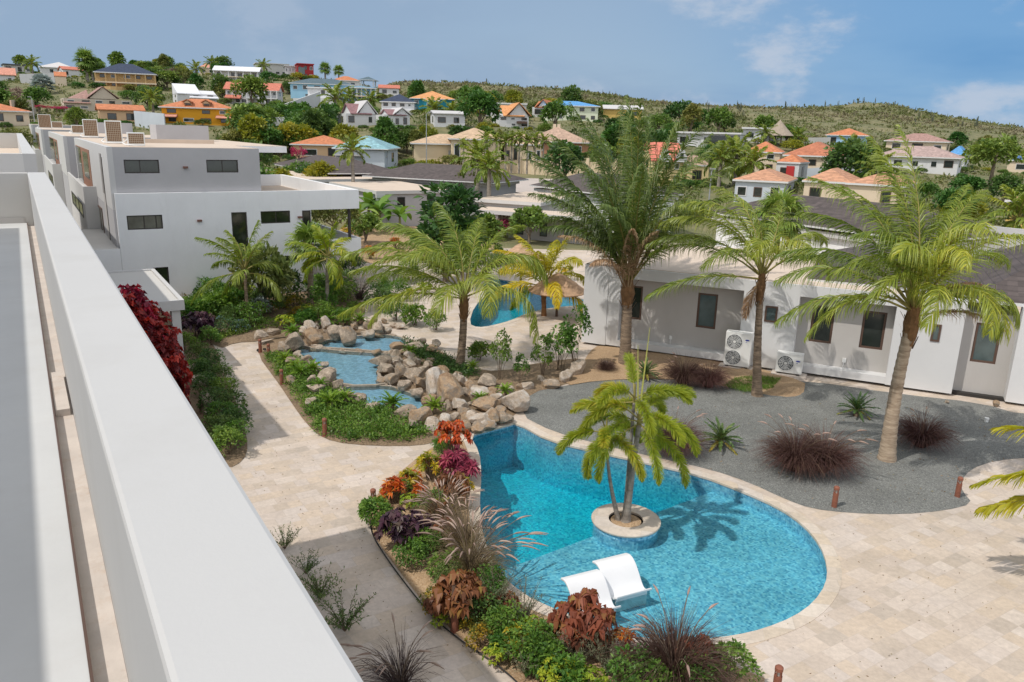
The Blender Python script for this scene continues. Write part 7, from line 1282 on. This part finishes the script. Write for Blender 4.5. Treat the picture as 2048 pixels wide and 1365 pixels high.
for a in [(760,500,120,74),(800,548,130,74),(845,500,74,54),(820,608,110,54),(880,560,84,84),(935,515,84,44),(960,590,124,74),(905,645,74,64),(1000,632,94,84),(1090,635,140,150),(1160,672,170,150),(1050,732,90,64),(965,685,84,64),(1235,612,74,74),(1130,562,84,54),(1300,652,94,64),(1385,617,124,64)]: boulder(*Z5(a), 'in the rock wall right of the middle basin', .18)
for a in [(1230,757,134,84),(1340,692,140,84),(1380,762,164,84),(1545,738,156,140),(1440,722,74,64),(1290,832,104,74),(1345,852,124,84),(1420,832,94,84),(1482,837,84,64),(1250,887,94,64),(1330,892,124,54),(1520,832,74,44),(1190,835,80,60),(1400,885,80,50),(1465,800,80,60),(1270,800,70,50)]: boulder(*Z5(a), 'in the cascade above the round pool', .08)
for a in [(255,505,110,60),(330,492,84,44),(430,520,54,44),(450,600,114,94),(505,640,64,74),(390,662,124,64),(360,612,74,54),(240,612,64,44),(360,742,64,54),(580,717,104,54),(640,722,104,64),(720,767,84,44),(480,560,70,50),(530,690,70,50)]: boulder(*Z5(a), 'on the left bank of the pond', .12)
for a in [(900,802,134,74),(1000,832,124,114),(1060,872,104,64),(955,872,84,64),(1140,850,90,70),(820,770,70,44)]: boulder(*Z5(a), 'between the lower basin and the green cover', .08)
for a in [(1850,592,94,74),(1920,545,104,94),(1760,642,124,54),(1622,652,74,54),(1700,610,60,40)]: boulder(*Z5(a), 'at the left tip of the gravel')
for x, y, w, h_ in [(397, 760, 46, 30), (412, 806, 34, 40), (381, 745, 24, 34), (418, 830, 24, 22), (300, 570, 30, 16)]: boulder(x, y, w, h_, 'in the narrow shaded bed', .1)
for x, y, w, h_ in [(1895, 803, 10, 8), (1992, 807, 14, 12), (1210, 726, 16, 8)]: boulder(x, y, w, h_, 'at the foot of the villa wall', .05)
def filler(px, n_, w0, w1, where):
    poly = polyg(px); done = 0
    while done < n_:
        x, y = sample_in(poly, rg)
        if any(inside(g_, x, y) for g_ in NOGO) or inside(POOL, x, y): continue
        o = link('boulder', prr.choice(BM_)); s_ = prr.uniform(w0, w1); o.location = (x, y, s_*.28+.02); o.scale = (s_*.62, s_*.5, s_*.5); o.rotation_euler = (prr.uniform(-.3, .3), prr.uniform(-.3, .3), prr.uniform(0, 6)); tag(o, 'small filler stone wedged ' + where, 'boulder', 'filler stones ' + where); done += 1
filler([(745,715),(800,750),(860,790),(900,850),(960,868),(1010,848),(1050,800),(1040,775),(960,775),(900,745),(840,712),(790,715)], 70, .25, .5, 'in the rock wall and cascade')
filler([(560,670),(600,682),(640,672),(700,660),(780,660),(815,668),(800,650),(700,640),(600,650)], 26, .22, .42, 'behind the upper pond basin')
filler([(575,705),(620,745),(670,795),(715,815),(690,795),(640,742),(595,706)], 8, .18, .32, 'on the left pond bank')
def rim_stones(px, z, skip, where):
    P_ = offset(smooth_poly(polyg(px, z), 1), .10); n_ = len(P_); acc = 0
    for i_ in range(n_):
        a_, c_ = np.array(P_[i_]), np.array(P_[(i_+1) % n_]); L_ = np.linalg.norm(c_-a_); acc += L_
        if acc < .26: continue
        acc = 0; p = a_
        if any(inside(g_, *p) for g_ in NOGO): continue
        o = link('boulder', prr.choice(BM_)); s_ = prr.uniform(.12, .24); o.location = (p[0], p[1], z-.06); o.scale = (s_*1.25, s_, s_*prr.uniform(.6, .95)); o.rotation_euler = (prr.uniform(-.2, .2), prr.uniform(-.2, .2), prr.uniform(0, 6)); tag(o, 'small stone ' + where, 'boulder', 'stones ' + where)
rim_stones(POND_TIERS[0][1], .24, 0, 'edging the upper pond basin'); rim_stones(POND_TIERS[1][1], .19, 0, 'edging the middle pond basin'); rim_stones(POND_TIERS[2][1], .14, 0, 'edging the lower pond basin')
# ================================================================ OUTDOOR FURNITURE
def make_bollard(x, y, label, rz=0):
    P = gp(x, y); t = thing('bollard_light', label, 'bollard light', (P[0], P[1], 0), rz, 'rusty bollard lights')
    MB().lathe([(.068, 0), (.068, .40), (.0, .402)], seg=16).build('post', RUST, t); MB().lathe([(.09, .0), (.09, .012), (.07, .014)], seg=16).build('base_plate', RUST, t)
    b_ = MB()
    for k in range(5): a = k*1.2566; b_.tube([(.055*math.cos(a), .055*math.sin(a), .402), (.055*math.cos(a), .055*math.sin(a), .50)], .011, 5)
    b_.build('cage', RUST, t); MB().lathe([(.03, .402), (.03, .50)], seg=10).build('lamp', plain('frosted_lens', (.5, .48, .43), .4), t); MB().lathe([(.069, .50), (.070, .56), (.045, .585), (.001, .59)], seg=16).build('cap', RUST, t)
for x, y, lb in [(910, 1262, 'rusty bollard light in the pool bed by the shaded path'), (650, 873, 'rusty bollard light at the green cover by the path bend'), (747, 1022, 'rusty bollard light behind the orange croton'), (1668, 1015, 'rusty bollard light on the gravel edge right of the pool'), (1914, 995, 'rusty bollard light on the gravel near the right edge'), (1551, 1392, 'rusty bollard light at the bottom edge of the paving'), (564, 770, 'rusty bollard light on the left pond bank'), (521, 706, 'rusty bollard light at the top of the path beside the sandals'), (538, 716, 'rusty bollard light at the pond bed tip')]: make_bollard(x, y, lb)
bb = MB(); 
cab = thing('garden_hose', 'black irrigation hose lying along the edge of the pool bed', 'hose', tuple(gp(925, 1282)))
o0 = gp(925, 1282); pts = smooth_poly([tuple(gp(x, y, .045)-o0) for x, y in [(742, 1040), (741, 1065), (775, 1120), (820, 1180), (870, 1240), (925, 1284), (965, 1310), (1010, 1342), (1050, 1380), (1100, 1420)]], 2, False); bb.tube(pts, .014, 6).build('hose', plain('black_rubber', (.012, .012, .013), .5), cab)
BLK = plain('black_leather', (.015, .014, .014), .6)
P = gp(517, 703); sd_ = thing('sandals', 'pair of black sandals left on the path end', 'sandals', (P[0], P[1], .005), .6)
for k in (0, 1):
    s_ = MB().prism([(k*.26-.05, -.13), (k*.26+.05, -.12), (k*.26+.055, .06), (k*.26+.03, .15), (k*.26-.03, .15), (k*.26-.05, .05)], 0, .03).build('sole', BLK, sd_); MB().tube([(k*.26-.055, .03, .02), (k*.26-.03, .04, .075), (k*.26+.03, .04, .075), (k*.26+.055, .03, .02)], .022, 6).build('strap', BLK, s_)
# pool loungers
LW = plain('white_moulded_resin', (.78, .78, .78), .38, .02, 2); LWB = plain('white_lounger_base', (.74, .75, .76), .45, .03, 2)
def lounger(hd, ft, width, label):
    A, B = gp(*hd, .36), gp(*ft, .10); d = B-A; L = math.hypot(d[0], d[1]); rz = math.atan2(d[1], d[0]); t = thing('pool_lounger', label, 'lounger', (A[0], A[1], -.36), rz, 'pair of white pool loungers')
    K = [(0, .70), (.08, .745), (.18, .755), (.30, .715), (.44, .60), (.56, .45), (.66, .325), (.74, .275), (.80, .285), (.88, .355), (.95, .425), (1.0, .46)]; us = np.linspace(0, 1, 40); zs = np.interp(us, [k[0] for k in K], [k[1] for k in K]); zs = np.convolve(np.pad(zs, 3, 'edge'), np.ones(7)/7, 'valid'); prof = [(u*L, z) for u, z in zip(us, zs)]
    def shell(p_, th, w, nm, mt):
        n_ = len(p_); v = []; f = []
        for x, z in p_: v += [(x, -w/2, z), (x, w/2, z), (x, w/2, z-th), (x, -w/2, z-th)]
        for i_ in range(n_-1): a_, c_ = i_*4, i_*4+4; f += [(a_, c_, c_+1, a_+1), (a_+1, c_+1, c_+2, a_+2), (a_+2, c_+2, c_+3, a_+3), (a_+3, c_+3, c_, a_)]
        f += [(0, 1, 2, 3), (n_*4-1, n_*4-2, n_*4-3, n_*4-4)]; return bevel(MB().add(v, f).build(nm, mt, t), .015, 2)
    shell(prof, .055, width, 'seat_shell', LW)
    b_ = MB(); lo = [(u*L, min(z-.06, .5)) for u, z in zip(us, zs) if .5 < u < .92]; v = []
    for x, z in lo: v += [(x, -width*.44, z), (x, width*.44, z), (x, width*.44, .01), (x, -width*.44, .01)]
    f = []; n_ = len(lo)
    for i_ in range(n_-1): a_, c_ = i_*4, i_*4+4; f += [(a_, c_, c_+1, a_+1), (a_+1, c_+1, c_+2, a_+2), (a_+2, c_+2, c_+3, a_+3), (a_+3, c_+3, c_, a_)]
    f += [(0, 1, 2, 3), (n_*4-1, n_*4-2, n_*4-3, n_*4-4)]; b_.add(v, f).build('base', LWB, t)
lounger((1219, 1113), (1270, 1184), .86, 'right white moulded lounger standing clear in the shallow water'); lounger((1158, 1146), (1206, 1220), .86, 'left white moulded lounger half hidden by the bronze bush')
# air conditioners at the villa
FANM = plain('grey_fan_guard', (.30, .31, .32), .5, .1, 4); BLUEL = plain('blue_badge', (.02, .04, .32), .4); COIL = plain('brown_coil', (.20, .105, .05), .7, .25, 14); GRIDM = plain('pale_wire_guard', (.52, .44, .33), .6)
def villa_ac(x0, x1, z0, z1, fans, label):
    o_ = VF.W(x0, -.62, z0); w, h_ = x1-x0, z1-z0; t = thing('air_conditioner', label, 'air conditioner', o_, VF.a, 'outdoor air conditioners'); bevel(MB().box(0, w, 0, .36, .05, h_).build('casing', ACW, t), .015); MB().box(.08, .2, .02, .34, -.06, .05).build('foot', DARKF, t); MB().box(w-.2, w-.08, .02, .34, -.06, .05).build('foot', DARKF, t)
    for zc in fans:
        b_ = MB(); n_ = 36; r_ = .30
        b_.add([(.36+r_*math.cos(k*6.2832/n_), -.004, zc+r_*math.sin(k*6.2832/n_)) for k in range(n_)], [tuple(range(n_))]); g = b_.build('fan_opening', plain('dark_fan_well', (.09, .10, .11), .6), t)
        b_ = MB()
        for rr_ in (.30, .24, .18, .12): b_.tube([(.36+rr_*math.cos(k*6.2832/24), -.018, zc+rr_*math.sin(k*6.2832/24)) for k in range(25)], .007, 4)
        for k in range(12): a = k*math.pi/6; b_.tube([(.36+.05*math.cos(a), -.02, zc+.05*math.sin(a)), (.36+.3*math.cos(a), -.02, zc+.3*math.sin(a))], .006, 4)
        b_.build('fan_guard', ACW, g); b_ = MB()
        for k in range(3):
            a = k*2.094+.4; b_.add([(.36+.04*math.cos(a), -.008, zc+.04*math.sin(a)), (.36+.27*math.cos(a-.45), -.012, zc+.27*math.sin(a-.45)), (.36+.27*math.cos(a+.45), -.008, zc+.27*math.sin(a+.45))], [(0, 1, 2)])
        b_.build('fan_blade', FANM, g); MB().add([(.36+.055*math.cos(k*.5236), -.026, zc+.055*math.sin(k*.5236)) for k in range(12)], [tuple(range(12))]).build('hub', ACW, g)
    b_ = MB(); b_.add([(w-.17+.085*math.cos(k*.3142), -.004, h_-.28+.032*math.sin(k*.3142)) for k in range(20)], [tuple(range(20))]); b_.build('badge', BLUEL, t); MB().box(w-.23, w-.17, -.005, .001, h_-.37, h_-.355).build('badge_line', BLUEL, t)
villa_ac(.22, 1.24, .10, 1.55, (1.06, .40), 'tall twin fan air conditioner on the soil by the villa pier'); villa_ac(2.24, 3.22, .12, .97, (.44,), 'low single fan air conditioner right of the slim palm')
MB().box(.1, 3.4, -.9, .3, 0, .11); pd = thing('concrete_pad', 'pale concrete pad under the villa air conditioners', 'pad', VF.W(.05, -.72, 0), VF.a); MB().box(0, 1.3, 0, .6, -.05, .095).build('slab', GUT, pd); MB().box(2.05, 3.35, 0, .6, -.05, .108).build('slab', GUT, pd)
def roof_ac(fx, fy, z, w, h_, label):
    t = thing('air_conditioner', label, 'air conditioner', NF.W(fx, fy, z), NF.a+R(-4), 'rooftop air conditioners'); bevel(MB().box(0, w, 0, .42, .06, h_).build('casing', ACW, t), .015); MB().box(.05, .15, .02, .4, 0, .06).build('foot', DARKF, t); MB().box(w-.15, w-.05, .02, .4, 0, .06).build('foot', DARKF, t)
    c = MB().box(.06, w-.06, -.006, .001, .12, h_-.06).build('coil', COIL, t); b_ = MB()
    for k in range(9): x_ = .06+(w-.12)*k/8; b_.box(x_-.008, x_+.008, -.02, -.0065, .12, h_-.06)
    nz = max(5, int(h_/.13))
    for k in range(nz+1): z_ = .12+(h_-.18)*k/nz; b_.box(.06, w-.06, -.024, -.0205, z_-.008, z_+.008)
    b_.build('wire_guard', GRIDM, c); MB().tube([(-.02, .2, .3), (-.22, .15, .12), (-.1, -.15, .05), (w*.4, -.3, .03), (w*.95, -.2, .04)], .035, 6).build('pipe', ACW, t)
def rac(pl, pr_, pt, pb, z, zt, label):
    A, B = gp(pl, pb, z), gp(pr_, pb, z); a = NF.L(A); w = math.hypot(*(B-A)[:2])*.86; k = mpp(A); w = (pr_-pl)*k*.86; roof_ac(a[0], a[1], z, w, (pb-pt)*k*1.0, label)
rac(256, 293, 266, 292, 7.9, 0, 'small rooftop air conditioner nearest the viewpoint'); rac(213, 248, 243, 287, 7.9, 0, 'tall rooftop air conditioner on the nearest terraced house')
rac(168, 199, 240, 275, 7.93, 0, 'tall rooftop air conditioner on the second terraced house'); rac(144, 170, 251, 268, 7.93, 0, 'small rooftop air conditioner on the second terraced house')
rac(78, 104, 230, 257, 8.03, 0, 'tall rooftop air conditioner on the third terraced house'); rac(104, 126, 244, 257, 8.03, 0, 'small rooftop air conditioner on the third terraced house'); rac(63, 78, 238, 249, 8.1, 0, 'distant small rooftop air conditioner at the end of the row')
# thatch parasols
THR = plain('woven_palm_thatch', (.42, .27, .17), .95, .25, 5, .6, 14, dirt=(.52, .38, .27), dirtamt=.6)
def parasol(P, r_, ze, za, label):
    t = thing('thatch_parasol', label, 'parasol', (P[0], P[1], 0), 0, 'thatch parasols'); b_ = MB(); b_.lathe([(r_*.98, ze-.05), (r_, ze), (r_*.68, ze+(za-ze)*.36), (r_*.66, ze+(za-ze)*.42), (r_*.34, ze+(za-ze)*.72), (r_*.32, ze+(za-ze)*.78), (.05, za), (.001, za+.02)], seg=28); b_.build('thatch_roof', THR, t); MB().tube([(0, 0, -.1), (0, 0, za-.05)], .07, 8).build('pole', BROWN, t)
parasol(gp(1113, 633), 1.5, 1.35, 2.25, 'thatch parasol beside the far pool'); parasol(at(1042, 540, 44), 1.35, 2.0, 2.95, 'thatch parasol farther back before the low villa')
# lamp posts
LMP = plain('galvanised_pole', (.36, .37, .38), .5, .1, 2, metal=.3)
for px, yb, yt, Y, dx, lb in [(853, 318, 232, 124, 8, 'slim grey street lamp before the beige garage wing'), (1345, 372, 312, 104, 30, 'street lamp with long arm before the rounded dark tree'), (70, 250, 200, 142, -4, 'street lamp at the far left behind the terraced row'), (1418, 400, 345, 82, 2, 'thin pole among the coconut cluster')]:
    px = 1722 if 'rounded' in lb else px; B = at(px, yb, Y); k = mpp(B); h_ = (yb-yt)*k; t = thing('street_lamp', lb, 'street lamp', tuple(B)); MB().tube([(0, 0, -2), (0, 0, h_)], [.09, .055], 8).build('pole', LMP, t); a_ = MB().tube([(0, 0, h_-.05), (dx*k*.5, 0, h_+.25), (dx*k, 0, h_+.3)], .04, 6).build('arm', LMP, t); MB().box(dx*k-.3, dx*k+.3, -.1, .1, h_+.24, h_+.33).build('lamp_head', LMP, t)
P = gp(1972, 846); t = thing('drain_cap', 'small pale drain pipe stub on the gravel', 'pipe', (P[0], P[1], 0)); MB().lathe([(.06, 0), (.06, .14)], seg=12).build('pipe', ACW, t); MB().lathe([(.075, .14), (.075, .18), (.001, .182)], seg=12).build('cap', ACW, t)
